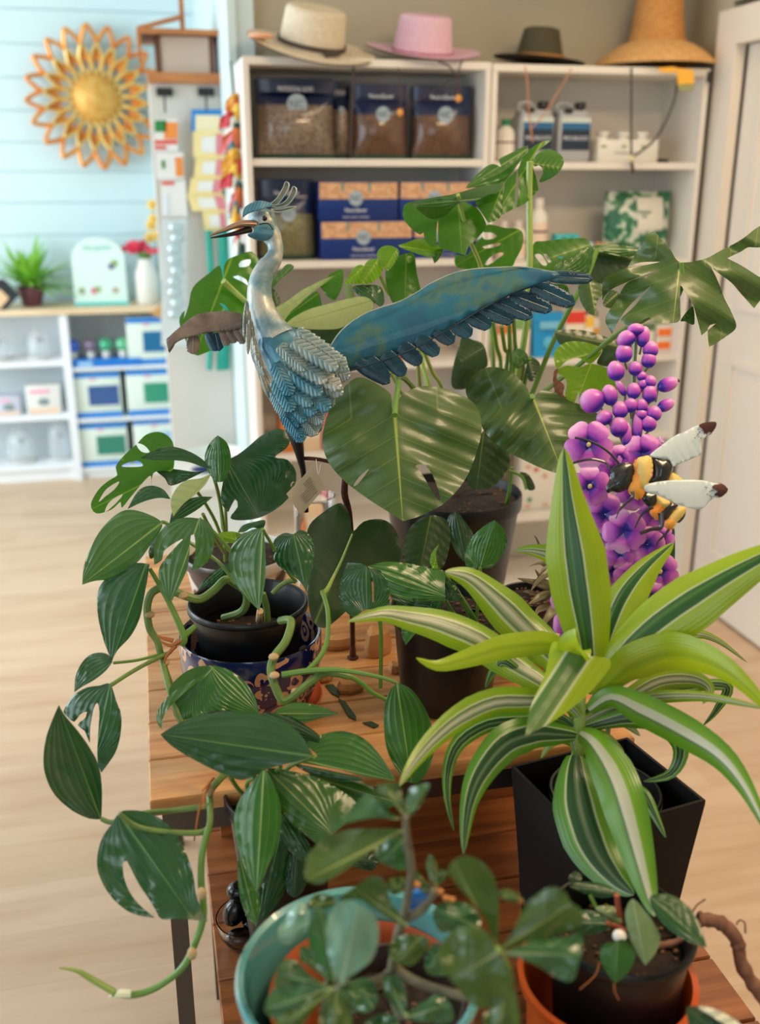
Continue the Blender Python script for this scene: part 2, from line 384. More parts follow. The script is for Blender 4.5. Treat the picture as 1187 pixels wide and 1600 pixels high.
b = MB(); p = [at_y(x, y, 3.245) for x, y in ((1026, 106), (1055, 104), (1056, 114), (1034, 113))]; b.prism(p, (0, .002, 0)); b.build('price_tag', m_tag, hat, False)
b = MB(); p = [at_y(x, y, 3.241) for x, y in ((1058, 132), (1084, 130), (1082, 141), (1062, 142))]; b.prism(p, (0, .002, 0)); b.build('tag_label', M8('tag_green', 150, 150, 96, .6), hat, False)
MB().tube([at_y(1108, 112, 3.285), at_y(1106, 128, 3.28)], .006, 6).build('cord_toggle', M8('black_toggle', 26, 28, 28, .5), hat)

# ================================================================ feed bags and boxes
m_navy = M8('navy_film', 5, 30, 72, .3, coat=.5)
m_blue = M8('royal_blue_print', 6, 46, 118, .4)
m_badge = M8('silver_blue_badge', 160, 178, 190, .45); m_badge2 = M8('badge_grey_print', 92, 110, 124, .5); m_print = M8('white_print', 226, 232, 240, .5)
m_seed = {}
def seed_mat(k, a, b_):
    m, t, bs = nt('seed_mix_'+k); n = noise(t, 130, 3); n2 = noise(t, 9, 2)
    c_ = mixc(t, n2, ramp(t, n, [(.35, srgb(*a)), (.62, srgb(*b_))]), srgb(*a)); t.links.new(c_, bs.inputs['Base Color'])
    bs.inputs['Roughness'].default_value = .5; bs.inputs['Coat Weight'].default_value = .9; bs.inputs['Coat Roughness'].default_value = .12
    bump(t, bs, noise(t, 22, 2), .8, .012); return m
SD = {'grey': seed_mat('grey', (84, 66, 54), (176, 156, 136)), 'brown': seed_mat('brown', (66, 40, 22), (132, 88, 50)), 'olive': seed_mat('olive', (86, 84, 50), (150, 146, 104))}
def badge(t, c, r, letters='NC', normal=(0, -1, 0)):
    MB().lathe(c, [(r*.99, 0), (r, .001), (r*.97, .003), (r*.9, .003), (.0005, .003)], 28, ax=normal, cap=True).build('badge', m_badge, t)
    text(letters, Vector(c)+Vector(normal)*.0036, r*1.05, m_badge2, t)
def bag(x0, x1, y, z0, h, dpt, seed, title, label, split=.36, tilt=.0, grp=None):
    t = thing('feed_bag', ((x0+x1)/2, y+dpt/2, z0), label, 'bag', grp)
    def face(u, v):   # u 0..1 across, v 0..1 up; pillow shaped front
        e = (sin(pi*u)**.5)*(sin(pi*min(v*1.15+.06, 1))**.6 if v < .82 else .25)
        w_ = 1-.04*sin(pi*v)
        xx = (x0+x1)/2+(u-.5)*(x1-x0)*w_
        return Vector((xx, y+dpt*.5-dpt*.5*e+tilt*v, z0+h*v))
    def back(u, v): p = face(u, v); return Vector((p.x, y+dpt-(p.y-y-tilt*v)*.6+tilt*v, p.z))
    N = 18
    def rows(f, v0, v1, off=0):
        return [[f(k/N, v0+(v1-v0)*j/14)-Vector((0, off, 0)) for k in range(N+1)] for j in range(15)]
    b = MB(); b.sheet(rows(face, 1-split, 1)); b.sheet(rows(back, 0, 1)); b.build('bag_film', m_navy, t)
    b = MB(); b.sheet(rows(face, .06, 1-split)); b.build('seed_window', SD[seed], t)
    b = MB(); b.sheet(rows(face, 0, .06)); b.build('bag_foot', M8('dark_green_print', 40, 74, 58, .4), t)
    b = MB(); b.box(x0+.004, x1-.004, y+dpt*.46+tilt, y+dpt*.5+tilt+.002, z0+h-.004, z0+h+.004); b.build('seal', m_navy, t, False)
    r = min(.032, (x1-x0)*.13); p = face(.5, 1-split); badge(t, p-Vector((0, .004, 0)), r)
    p = face(.5, 1-split*.38); text(title, p-Vector((0, .006, 0)), .02, m_print, t, width=(x1-x0)*.45)
    return t
def X(px, py=200, Y=3.36): return at_y(px, py, Y).x
bag(X(402), X(524), 3.33, 1.606, .235, .11, 'grey', 'PROFESSIONAL BLEND', 'large clear-front feed bag of grey seed with navy header, left of the top shelf', .32)
bag(X(520), X(556), 3.40, 1.606, .235, .10, 'grey', 'PROFESSIONAL BLEND', 'dark feed bag half hidden between the grey seed bag and the brown seed bags', .36)
bag(X(554), X(640), 3.345, 1.606, .225, .10, 'brown', 'NutraSaver', 'brown seed bag with navy header in the middle of the top shelf', .40)
bag(X(647), X(741), 3.345, 1.606, .225, .10, 'brown', 'NutraSaver', 'brown seed bag with navy header at the right end of the top shelf', .40)
bag(X(404, 300), X(492, 300), 3.34, 1.291, .25, .10, 'olive', 'NutraSaver', 'navy feed bag with olive window on the shelf behind the heron head', .42)
m_tanprint = mat('peanut_print', srgb(222, 178, 138), .5, col2=srgb(186, 138, 100), nscale=70)
def cake_box(x0, x1, y, z0, z1, label, dy=.12, txt=True):
    t = thing('seed_cake_box', ((x0+x1)/2, y+dy/2, z0), label, 'box', 'seed cake boxes on the second shelf')
    del t['group']
    zs = z0+(z1-z0)*.56
    MB().bbox(x0, x1, y, y+dy, z0, z1, .003, 2).build('carton', m_blue, t)
    MB().box(x0+.002, x1-.002, y-.0012, y+.001, zs, z1-.003).build('printed_panel', m_tanprint, t, False)
    for k in (.28, .62): MB().box(x0+(x1-x0)*k, x0+(x1-x0)*k+.008, y-.002, y, z1-.03, z1-.004).build('teal_mark', M8('teal_print', 96, 140, 140, .5), t, False)
    badge(t, Vector((x0+(x1-x0)*.46, y-.002, zs+.002)), .024)
    if txt:
        text('NutraSaver', (x0+(x1-x0)*.46, y-.003, z0+(z1-z0)*.27), .018, m_print, t, width=.075)
        text('seed cake variety', (x0+(x1-x0)*.46, y-.003, z0+(z1-z0)*.10), .008, m_print, t, width=.09)
z1a = 1.291
cake_box(X(499, 370), X(640, 370), 3.33, z1a, z1a+.122, 'tan and blue seed cake box, bottom one directly beside the olive feed bag')
cake_box(X(496, 305), X(619, 305), 3.335, z1a+.123, z1a+.245, 'tan and blue seed cake box stacked on top, nearest the olive feed bag')
cake_box(X(643, 370), X(737, 370), 3.33, z1a, z1a+.122, 'tan and blue seed cake box at the bottom right, mostly behind a monstera leaf')
cake_box(X(622, 305), X(738, 305), 3.335, z1a+.123, z1a+.245, 'tan and blue seed cake box at the top right of the second shelf')
# glass bowl and dark boxes on third shelf
gl = mat('clear_glass', (1, 1, 1), .03, trans=1); gl.node_tree.nodes['Principled BSDF'].inputs['IOR'].default_value = 1.45
def vessel(name, c, prof, m, label, cat, th=.003, n=36):
    t_ = MB().lathe(c, prof+[(max(r-th, .0006), z+(th if i == len(prof)-1 else 0)) for i, (r, z) in reversed(list(enumerate(prof)))][0:0]+[(max(r-th, .0008), z) for r, z in reversed(prof[1:])]+[(.001, prof[0][1]+th)], n, cap=False).build(name, m)
    return tag(t_, label, cat)
p = at_y(478, 462, 3.42); vessel('glass_bowl', (p.x, 3.42, .946), [(.001, 0), (.03, 0), (.03, .006), (.012, .02), (.04, .05), (.06, .10), (.072, .19)], M8('frosted_green_glass', 186, 200, 186, .2), 'pale green glass bowl on the third shelf behind the heron neck', 'bowl')
for (a, b_, h, col, lab) in ((X(516, 480), X(560, 480), .13, (60, 54, 50), 'dark brown carton on the third shelf left of the monstera leaves'), (X(562, 480), X(640, 480), .16, (196, 84, 62), 'red and cream carton on the third shelf behind the monstera leaves')):
    t = thing('carton', ((a+b_)/2, 3.42, .946), lab, 'box'); MB().bbox(a, b_, 3.36, 3.50, .946, .946+h, .003, 2).build('box', M8('carton_%d' % col[0], *col, .5), t); MB().box(a+.01, b_-.01, 3.358, 3.361, .97, .946+h*.6).build('label', M8('cream_label', 226, 214, 190, .6), t, False)
# ================================================================ right bookcase goods
m_bottle = M8('white_plastic', 230, 226, 216, .4); m_jug = M8('translucent_grey_jug', 176, 178, 182, .35); m_black = M8('black_plastic', 24, 25, 27, .35)
def bottle(px0, px1, Y, z, h, label, cap=(20, 130, 80), band=(120, 40, 70), lab=(238, 232, 222), kind='bottle'):
    x0, x1 = X(px0, 230, Y), X(px1, 230, Y); r = (x1-x0)/2; c_ = ((x0+x1)/2, Y+r, z)
    t = thing(kind, c_, label, kind)
    MB().lathe(c_, [(r*.92, 0), (r, .006), (r, h*.66), (r*.85, h*.76), (r*.42, h*.84), (r*.42, h*.86)], 28, cap=True).build('bottle_body', m_bottle, t)
    MB().lathe((c_[0], c_[1], z+h*.86), [(r*.5, 0), (r*.5, h*.13), (r*.44, h*.14)], 20, cap=True).build('cap', M8('cap_%d_%d' % cap[:2], *cap, .4), t)
    MB().lathe(c_, [(r*1.01, h*.12), (r*1.012, h*.60)], 28).build('label', M8('label_%d' % lab[0], *lab, .5), t)
    MB().lathe(c_, [(r*1.02, h*.44), (r*1.02, h*.48)], 28).build('label_band', M8('band_%d_%d' % band[:2], *band, .5), t)
    return t
bottle(780, 808, 3.36, 1.598, .135, 'white bottle with green cap at the left end of the jug shelf')
def jug(px0, px1, Y, label, ztop=.19):
    x0, x1 = X(px0, 210, Y), X(px1, 210, Y); z = 1.598; h = ztop
    t = thing('plant_food_jug', ((x0+x1)/2, Y+.05, z), label, 'jug')
    MB().bbox(x0, x1, Y, Y+.10, z, z+h*.78, .012, 4).build('jug_body', m_jug, t)
    MB().bbox(x0+.006, x1-.006, Y+.01, Y+.09, z+h*.76, z+h*.86, .02, 4).build('shoulder', m_jug, t)
    MB().tube([(x0+.012, Y+.05, z+h*.84), (x0+.014, Y+.05, z+h*.97), (x0+.05, Y+.05, z+h*.98), (x0+.068, Y+.05, z+h*.86)], .008, 8).build('handle', m_jug, t)
    MB().blob((x0+.036, Y+.008, z+h*.86), .018, .004, .010).build('handle_hollow', m_black, t)
    MB().lathe((x1-.026, Y+.05, z+h*.85), [(.013, 0), (.013, .01), (.019, .012), (.019, .028), (.017, .031)], 22, cap=True).build('cap', m_black, t)
    a, b_ = x0+.012, x1-.006
    MB().box(a, b_, Y-.001, Y+.001, z+h*.20, z+h*.66).build('label', M8('deep_navy_label', 20, 40, 62, .4), t, False)
    MB().box(a, b_, Y-.0015, Y, z+h*.55, z+h*.66).build('label_stripe', M8('blue_stripe', 30, 100, 150, .4), t, False)
    MB().box(a, b_, Y-.0012, Y, z+h*.66, z+h*.74).build('label_head', M8('pale_label_head', 200, 214, 206, .5), t, False)
    text('PRO-SILICATE', ((a+b_)/2, Y-.002, z+h*.40), .018, m_print, t, width=(b_-a)*.86)
    return t
jug(812, 866, 3.35, 'grey jug with navy label reading PRO-SILICATE, left one beside the green capped bottle')
jug(872, 924, 3.36, 'grey jug with navy label reading PRO-SILICATE, right one beside the white jar pack')
t = thing('jar_pack', (X(985), 3.40, 1.598), 'white pack of jars with leaf marks beside the jugs', 'box')
MB().bbox(X(938), X(1033), 3.37, 3.46, 1.598, 1.672, .003, 2).build('carton', m_bottle, t)
for k, px in enumerate((952, 984, 1014)):
    MB().lathe((X(px), 3.41, 1.672), [(.018, 0), (.018, .014), (.022, .015), (.022, .026)], 20, cap=True).build('jar_lid', m_bottle, t)
    MB().blob((X(px)-.012, 3.369, 1.650), .011, .002, .004).build('leaf_mark', M8('leaf_print', 130, 160, 70, .5), t)
text('tomato plus', (X(985), 3.368, 1.63), .010, M8('grey_print', 150, 150, 150, .5), t, width=.10)
t = bottle(930, 941, 3.385, 1.598, .085, 'thin white bottle squeezed between the right jug and the jar pack', (226, 222, 214), (130, 160, 70))
tag(MB().lathe((X(1047), 3.40, 1.598), [(.022, 0), (.024, .006), (.02, .012), (.001, .013)], 20, cap=True).build('black_tin', m_black), 'small flat black tin at the right end of the jug shelf', 'tin')
t = bottle(1058, 1074, 3.44, 1.598, .06, 'small white jar in the right corner of the jug shelf', (226, 222, 214), (200, 190, 180))
for (a, b_, Y, h, lab, cap) in ((838, 866, 3.36, .205, 'tall white bottle with peach flower label beside the teal seed box', (232, 226, 220)), (806, 832, 3.38, .13, 'white bottle with pink label behind the monstera stem', (232, 226, 220)), (784, 806, 3.38, .13, 'white bottle with pale pink label left of the monstera stem', (232, 226, 220))):
    bottle(a, b_, Y, 1.276, h, lab, cap, (104, 50, 90), (236, 212, 190))
z = 1.276
t = thing('seed_box', (X(887, 350), 3.37, z), 'small teal box with orange fruit picture on the right bookcase', 'box')
MB().bbox(X(869, 350), X(904, 350), 3.35, 3.40, z, z+.085, .002, 2).build('carton', M8('teal_carton', 52, 178, 186, .45), t)
MB().lathe((X(886, 350), 3.349, z+.04), [(.02, 0), (.02, .001), (.001, .0012)], 24, ax=(0, -1, 0), cap=True).build('fruit_picture', M8('orange_print', 240, 140, 90, .5), t)
MB().blob((X(880, 350), 3.349, z+.071), .014, .001, .004).blob((X(893, 350), 3.349, z+.07), .008, .001, .006).build('leaf_picture', M8('leaf_green_print', 40, 110, 60, .5), t)
for k, (px, col, lab) in enumerate(((912, (36, 40, 48), 'small black can right beside the teal seed box'), (926, (190, 210, 226), 'small pale blue can, second of the cans beside the teal box'), (940, (206, 150, 96), 'small tan can with green base, third from the teal box'), (953, (196, 176, 140), 'small cream can beside the green potting bag'))):
    c_ = (X(px, 360), 3.38, z); t = thing('can', c_, lab, 'can')
    MB().lathe(c_, [(.0125, 0), (.0135, .003), (.0135, .052), (.0125, .055)], 20, cap=True).build('can_body', M8('can_%d' % k, *col, .35), t)
    MB().lathe(c_, [(.0138, .008), (.0138, .022)], 20).build('label', M8('can_label_%d' % k, *((60, 130, 90) if k > 1 else (170, 170, 176)), .5), t)
# green and white potting bag
def leafbag_mat():
    m, t, b_ = nt('green_leaf_print_film'); n = noise(t, 22, 2); n2 = noise(t, 60, 2)
    c_ = ramp(t, n, [(.44, srgb(8, 92, 66)), (.50, srgb(50, 140, 96)), (.53, srgb(214, 214, 202))])
    t.links.new(mixc(t, mth(t, 'MULTIPLY', n2, .25), c_, srgb(120, 170, 130)), b_.inputs['Base Color'])
    b_.inputs['Roughness'].default_value = .4; return m
t = thing('potting_mix_bag', (X(1010, 340), 3.38, z), 'green and white leaf patterned potting mix bag on the right bookcase', 'bag')
x0, x1 = X(957, 340), X(1060, 340)
def pf(u, v): e = (sin(pi*u)*sin(pi*min(1, v*1.02)))**.5 if 0 < u < 1 and 0 < v < .98 else 0; return Vector((x0+(x1-x0)*u, 3.43-.06*e, z+.225*v))
b = MB(); b.sheet([[pf(k/16, j/16) for k in range(17)] for j in range(17)]); b.sheet([[Vector((pf(k/16, j/16).x, 3.43+(3.43-pf(k/16, j/16).y)*.5, pf(k/16, j/16).z)) for k in range(17)] for j in range(17)]); b.build('bag_film', leafbag_mat(), t)
b = MB(); b.sheet([[pf(.40+.42*k/8, .42+.5*j/8)-Vector((0, .003, 0)) for k in range(9)] for j in range(9)]); b.build('white_panel', M8('white_film', 220, 216, 204, .4), t)
text('ORGANIC\nSOIL', pf(.5, .66)-Vector((0, .005, 0)), .016, M8('green_print', 20, 110, 90, .5), t, width=.05)
# third shelf right
z = .936
t = thing('blue_pouch', (X(855, 520), 3.37, z), 'bright blue pouch on the third shelf under the heron wing tip', 'pouch')
a, b_ = X(834, 520), X(879, 520)
MB().prism([(a, 3.35, z), (b_, 3.35, z), (b_+.002, 3.37, z+.155), (a-.004, 3.37, z+.155)], (0, .03, 0)).build('pouch', M8('bright_blue_film', 20, 150, 214, .35), t)
MB().box(a+.018, b_-.018, 3.350, 3.362, z+.10, z+.125).build('label', M8('pale_blue_label', 120, 196, 230, .5), t, False)
MB().blob(((a+b_)/2, 3.350, z+.05), .024, .004, .022).build('picture', M8('sky_print', 90, 186, 226, .5), t)
for (a, b_, h, c1, c2, lab) in ((882, 912, .16, (236, 226, 204), (226, 60, 40), 'cream carton with red top beside the blue pouch'), (913, 926, .14, (240, 230, 210), (240, 190, 60), 'cream carton with yellow top behind the drooping monstera leaf'), (776, 800, .12, (240, 226, 206), (230, 120, 60), 'cream carton with orange edge left of the monstera stems'), (804, 828, .14, (232, 226, 214), (120, 170, 90), 'white carton with green top between the monstera stems'), (1000, 1022, .11, (226, 220, 206), (90, 120, 80), 'cream carton with green top left of the orange labels')):
    xa, xb = X(a, 530), X(b_, 530); t = thing('carton', ((xa+xb)/2, 3.40, z), lab, 'box')
    MB().bbox(xa, xb, 3.36, 3.44, z, z+h, .002, 2).build('box', M8('cb_%d_%d' % c1[:2], *c1, .5), t); MB().box(xa+.001, xb-.001, 3.358, 3.361, z+h*.72, z+h-.002).build('label', M8('cb_%d_%d' % c2[:2], *c2, .5), t, False)
for k, (zz, lab) in enumerate(((z, 'white tub with orange label, lower one of the stacked pair'), (z+.048, 'white tub with orange label, upper one of the stacked pair'))):
    xa, xb = X(1026, 540), X(1046, 540); t = thing('tub', ((xa+xb)/2, 3.40, zz), lab, 'tub')
    MB().bbox(xa-.004, xb+.004, 3.36, 3.42, zz, zz+.047, .003, 2).build('tub_body', m_bottle, t); MB().box(xa, xb, 3.358, 3.361, zz+.01, zz+.038).build('label', M8('orange_label', 240, 120, 40, .5), t, False)
for (a, lab) in ((938, 'amber bottle behind the big monstera leaf, left one'), (952, 'amber bottle behind the big monstera leaf, right one')):
    bottle(a-8, a+6, 3.40, z, .15, lab, (60, 40, 30), (210, 140, 30), (226, 160, 40))
# lower shelves
z = .351
t = thing('patterned_bag', (X(850, 850), 3.40, z), 'white bag with scattered colourful prints on the low shelf beside the black pot', 'bag')
xa, xb = X(806, 850), X(905, 850)
MB().bbox(xa, xb, 3.35, 3.45, z, z+.25, .02, 4).build('bag_body', m_bottle, t)
random.seed(3)
for k in range(16):
    c_ = random.choice([(226, 150, 60), (214, 70, 50), (50, 140, 90), (120, 160, 90), (214, 160, 120)]); cc = (xa+.02+random.random()*(xb-xa-.04), 3.349, z+.02+.2*random.random())
    MB().blob(cc, .008+.006*random.random(), .002, .006+.004*random.random()).build('print', M8('print_%d_%d' % c_[:2], *c_, .5), t)
z = .641
for (a, b_, h, c1, lab) in ((438, 470, .12, (214, 120, 50), 'orange book standing on the low shelf behind the heron leg'), (472, 500, .15, (226, 196, 160), 'cream box on the low shelf behind the hang tag'), (502, 530, .13, (206, 90, 110), 'pink box on the low shelf right of the hang tag'), (534, 590, .16, (150, 110, 96), 'brownish box on the low shelf behind the rusty stake')):
    xa, xb = X(a, 700), X(b_, 700); t = thing('boxed_goods', ((xa+xb)/2, 3.40, z), lab, 'box')
    MB().bbox(xa, xb, 3.34, 3.46, z, z+h, .002, 2).build('box', M8('bg_%d_%d' % c1[:2], *c1, .5), t); MB().box(xa+.006, xb-.006, 3.338, 3.341, z+h*.3, z+h*.62).build('label', M8('cream_label', 226, 214, 190, .6), t, False)

# ================================================================ sunflower wall art
m_cop = mat('copper_petal', srgb(214, 130, 62), .45, .55, col2=srgb(236, 170, 84), nscale=12)
m_gold = mat('gold_petal', srgb(226, 186, 96), .4, .5, col2=srgb(236, 206, 130), nscale=14)
fc = at_y(150, 154, 5.655); sun = thing('sunflower_wall_art', fc, 'openwork copper and gold sunflower hung on the pale blue shiplap', 'wall art')
def petal(r0, r1, wd, a, yo, m, wire=.0085):
    ca, sa = cos(a), sin(a); ctr = [(r0, 0), (r0+(r1-r0)*.3, wd*.8), (r0+(r1-r0)*.58, wd), (r0+(r1-r0)*.85, wd*.5), (r1, 0), (r0+(r1-r0)*.85, -wd*.5), (r0+(r1-r0)*.58, -wd), (r0+(r1-r0)*.3, -wd*.8)]
    pts = [fc+Vector((u*ca-v*sa, yo-.05*(u/r1)*(1 if yo > -.02 else .6), u*sa+v*ca)) for u, v in ctr]+[fc+Vector((r0*ca, yo-.05*(r0/r1), r0*sa))]
    MB().tube(pts, wire, 6, 3, .6).build('petal', m, sun)
for k in range(20): petal(.16, .335, .038, 2*pi*k/20+.05, -.0, m_cop, .020)
for k in range(20): petal(.11, .25, .026, 2*pi*(k+.5)/20+.05, -.012, m_gold, .011)
m_dome = mat('hammered_gold', srgb(222, 176, 96), .5, .35, col2=srgb(206, 150, 66), nscale=30, bumps=.6)
MB().lathe(fc, [(.122, .015), (.115, .04), (.09, .065), (.05, .08), (.001, .086)], 40, ax=(0, -1, 0)).build('flower_center', m_dome, sun)
# ================================================================ bird feeder on the rack
mc = M8('cedar_wood', 196, 128, 72, .6, col2=srgb(170, 104, 54), nscale=8, stretch=(1, 6, 6)); mcd = M8('cedar_dark', 110, 70, 46, .7)
fx0, fx1 = at_y(233, 120, 4.18).x, at_y(352, 120, 4.18).x; fz = 1.889
fd = thing('bird_feeder', ((fx0+fx1)/2, 4.28, fz), 'cedar bird feeder with clear panels standing on top of the display rack', 'bird feeder')
MB().box(fx0-.005, fx1+.005, 4.16, 4.42, fz, fz+.035).build('tray', mc, fd, False)
for x in (fx0+.03, fx1-.055): MB().box(x, x+.018, 4.20, 4.38, fz+.035, fz+.172).build('end_board', mcd, fd, False)
MB().box(fx0+.05, fx1-.055, 4.205, 4.209, fz+.035, fz+.165).build('clear_panel', M8('smoky_acrylic', 206, 186, 168, .15, coat=.5), fd, False)
MB().box(fx0+.05, fx1-.055, 4.37, 4.374, fz+.035, fz+.165).build('clear_panel', MATS['smoky_acrylic'], fd, False)
yr = 4.29
MB().prism([(fx0-.035, 4.13, fz+.165), (fx1+.012, 4.13, fz+.165), (fx1+.012, yr, fz+.175), (fx0-.035, yr, fz+.175)], (0, .006, .018)).build('roof_board', mc, fd, False)
MB().prism([(fx0-.035, 4.45, fz+.16), (fx1+.012, 4.45, fz+.16), (fx1+.012, yr, fz+.175), (fx0-.035, yr, fz+.175)], (0, -.006, .018)).build('roof_board', mc, fd, False)
MB().prism([(fx0-.034, 4.135, fz+.172), (fx0-.034, 4.445, fz+.172), (fx0-.034, 4.36, fz+.085), (fx0-.034, 4.22, fz+.085)], (.012, 0, 0)).build('gable_board', mc, fd, False)
MB().prism([(fx0-.03, 4.27, fz+.19), ((fx0+fx1)/2, 4.27, fz+.235), ((fx0+fx1)/2, 4.27, fz+.252), (fx0-.03, 4.27, fz+.205)], (0, .02, 0)).build('slanted_board', mc, fd, False)
MB().box((fx0+fx1)/2-.012, (fx0+fx1)/2+.006, 4.28, 4.30, fz+.175, fz+.60).build('hanging_post', mc, fd, False)
MB().tube([(fx1-.02, 4.155, fz+.02), (fx1-.012, 4.148, fz+.012), (fx1-.005, 4.155, fz+.004)], .004, 6).build('hook', m_bottle, fd)
# ================================================================ strips hanging on the rack
def clip(px, label, hook_to):
    t = thing('clip_hook', at_y(px, 150, 4.19), label, 'hook')
    a = at_y(px-13, 137, 4.185); b_ = at_y(px+13, 150, 4.185)
    MB().box(a.x, b_.x, 4.182, 4.199, b_.z, a.z).build('holder', m_black, t, False)
    MB().tube([at_y(px, 150, 4.19), at_y(px, 160, 4.16), at_y(px+1, hook_to, 4.15)], .0035, 6).build('hook_wire', m_black, t)
clip(257, 'black clip hook on the rack, above the red and green seed packets', 176)
clip(322, 'black clip hook on the rack, above the yellow blister packs', 174)
def hung(px0, px1, py0, py1, Y, m, name, label, cat, extra=(), skew=0, group=None):
    a, b_, c_, d_ = at_y(px0, py0, Y), at_y(px1, py0, Y), at_y(px1+skew, py1, Y), at_y(px0+skew, py1, Y)
    t = thing(name, ((c_.x+d_.x)/2, Y, c_.z), label, cat, group)
    MB().prism([a, b_, c_, d_], (0, .008, 0)).build('card', m, t, False)
    for (u0, u1, v0, v1, mm, nm) in extra:
        def q(u, v): tp = a.lerp(b_, u); bt = d_.lerp(c_, u); return tp.lerp(bt, v)-Vector((0, .003, 0))
        MB().prism([q(u0, v0), q(u1, v0), q(u1, v1), q(u0, v1)], (0, .002, 0)).build(nm, mm, t, False)
    return t
g_, r_, o_, y_ = M8('packet_green', 40, 130, 60, .5), M8('packet_red', 224, 70, 56, .5), M8('packet_orange', 236, 140, 60, .5), M8('packet_yellow', 240, 216, 150, .45)
wp, bl = M8('packet_white', 232, 228, 222, .45), M8('packet_blue', 30, 130, 200, .5)
hung(241, 278, 186, 236, 4.15, wp, 'seed_packet', 'white seed packet with green and orange picture under the left clip', 'packet', [(.02, .5, .04, .40, g_, 'picture'), (.42, .98, .10, .62, o_, 'picture'), (.02, .98, .66, .78, r_, 'red_band'), (.02, .5, .84, .94, r_, 'red_lettering')])
hung(243, 286, 238, 280, 4.155, wp, 'seed_packet', 'white seed packet with orange corner, second in the strip on the rack', 'packet', [(.2, .32, .3, .6, g_, 'leaf_mark'), (.7, .97, .18, .9, o_, 'picture')], 2)
hung(250, 290, 282, 338, 4.16, wp, 'seed_packet', 'plain white seed packet with red heading at the bottom of the strip', 'packet', [(.05, .55, .03, .12, r_, 'red_lettering'), (.1, .25, .35, .95, m_print, 'painted_sheen')], 3)  # pale strip on the packet is a sheen painted in white
hung(299, 349, 171, 206, 4.15, bl, 'header_card', 'bright blue header card on the right clip of the rack', 'card', [(.12, .9, .25, 1.0, M8('pale_yellow_print', 238, 224, 184, .5), 'shape')])
for k, (a, b_, y0, y1, sk, lab) in enumerate(((302, 352, 205, 246, 0, 'yellow blister pack with pink corner, topmost in the strip'), (306, 352, 246, 278, -3, 'yellow blister pack, second in the strip on the rack'), (298, 350, 278, 304, -4, 'yellow blister pack, third in the strip on the rack'), (292, 350, 304, 330, 8, 'yellow blister pack, fourth in the strip on the rack'), (316, 352, 330, 360, 4, 'yellow blister pack, lowest above the teal strips'))):
    hung(a, b_, y0, y1, 4.14+.005*k, y_, 'blister_pack', lab, 'packet', [(.25, .7, .2, .8, wp, 'window'), (.72, .95, .1, .9, M8('packet_pink', 222, 130, 140, .5), 'pink_band')], sk)
tl = M8('teal_cloth', 20, 150, 130, .6)
for k, (pts, lab) in enumerate((([(320, 360), (331, 360), (336, 480), (331, 578), (322, 578), (326, 470)], 'narrow teal ribbon strip hanging below the yellow packs'), ([(340, 362), (356, 358), (360, 470), (359, 577), (338, 579), (342, 470)], 'broad teal ribbon strip hanging below the yellow packs'))):
    P_ = [at_y(x, y, 4.14) for x, y in pts]; b = MB(); n = 3
    left = smooth([P_[0], P_[5], P_[4]], 6); right = smooth([P_[1], P_[2], P_[3]], 6)
    b.sheet([[l+Vector((0, .006*sin(i*.8), 0)), (l+r__)/2+Vector((0, -.008, 0)), r__+Vector((0, .006*cos(i*.7), 0))] for i, (l, r__) in enumerate(zip(left, right))])
    b.sheet([[l+Vector((0, .004+.006*sin(i*.8), 0)), (l+r__)/2+Vector((0, -.004, 0)), r__+Vector((0, .004+.006*cos(i*.7), 0))] for i, (l, r__) in enumerate(zip(left, right))])
    tag(b.build('teal_ribbon', tl), lab, 'ribbon')
# silver twirler under the packets
t = thing('clear_bead_strand', at_y(275, 480, 4.14), 'long clear sleeve of silvery glass ornaments hanging on the rack', 'ornament strip')
m_silv = M8('pale_silver_glass', 190, 206, 208, .15, metal=.3)
sw = MB(); sw.sheet([[at_y(x+dx, y, 4.145) for x, dx in ((252, 0), (272, 0), (292, 0))] for y, in ((342,), (420,), (500,), (540,))]); sw.build('sleeve_back', M8('sleeve_film', 214, 220, 220, .3), t)
for k in range(9): MB().blob(at_y(273+3*sin(k*2), 355+k*17, 4.13), .022, .012, .02, None, 8, 6).build('glass_drop', m_silv, t)
# rainbow wind streamer
t = thing('wind_streamer', at_y(372, 390, 3.46), 'multicoloured twisted wind streamer hanging left of the bookcase', 'wind streamer')
cols = [(214, 150, 40), (196, 60, 30), (236, 196, 70), (190, 40, 50), (226, 226, 214), (30, 80, 70), (210, 110, 40), (226, 120, 120), (60, 120, 130), (232, 180, 60)]
random.seed(5)
for k in range(26):
    f = k/25; y = 150+f*235; cx_ = 366+4*sin(k*1.3)+f*8; wv = 9+20*sin(pi*min(1, f*1.15+.12))*.9
    c_ = cols[k % 10]; a0 = random.uniform(-.5, .5); b = MB()
    x0, x1 = cx_-wv*random.uniform(.4, 1), cx_+wv*random.uniform(.2, .75)
    P_ = [at_y(x0, y+8, 3.46), at_y((x0+x1)/2, y-6+6*a0, 3.44), at_y(x1, y-2, 3.46), at_y(x1+2, y+16, 3.48), at_y((x0+x1)/2, y+20, 3.45), at_y(x0-2, y+24, 3.48)]
    b.prism(P_, (0, .004, 0)); b.build('cloth_panel', M8('streamer_%d' % (k % 10), *c_, .6), t, False)
MB().tube([at_y(360, 95, 3.46), at_y(366, 150, 3.46)], .003, 6).build('cord', m_cord, t)
b = MB(); b.prism([at_y(x, y, 3.52) for x, y in ((372, 130), (378, 190), (383, 250), (388, 380), (380, 385), (376, 280))], (0, .003, 0)); b.build('dark_panel', M8('streamer_dark', 30, 40, 40, .6), t, False)
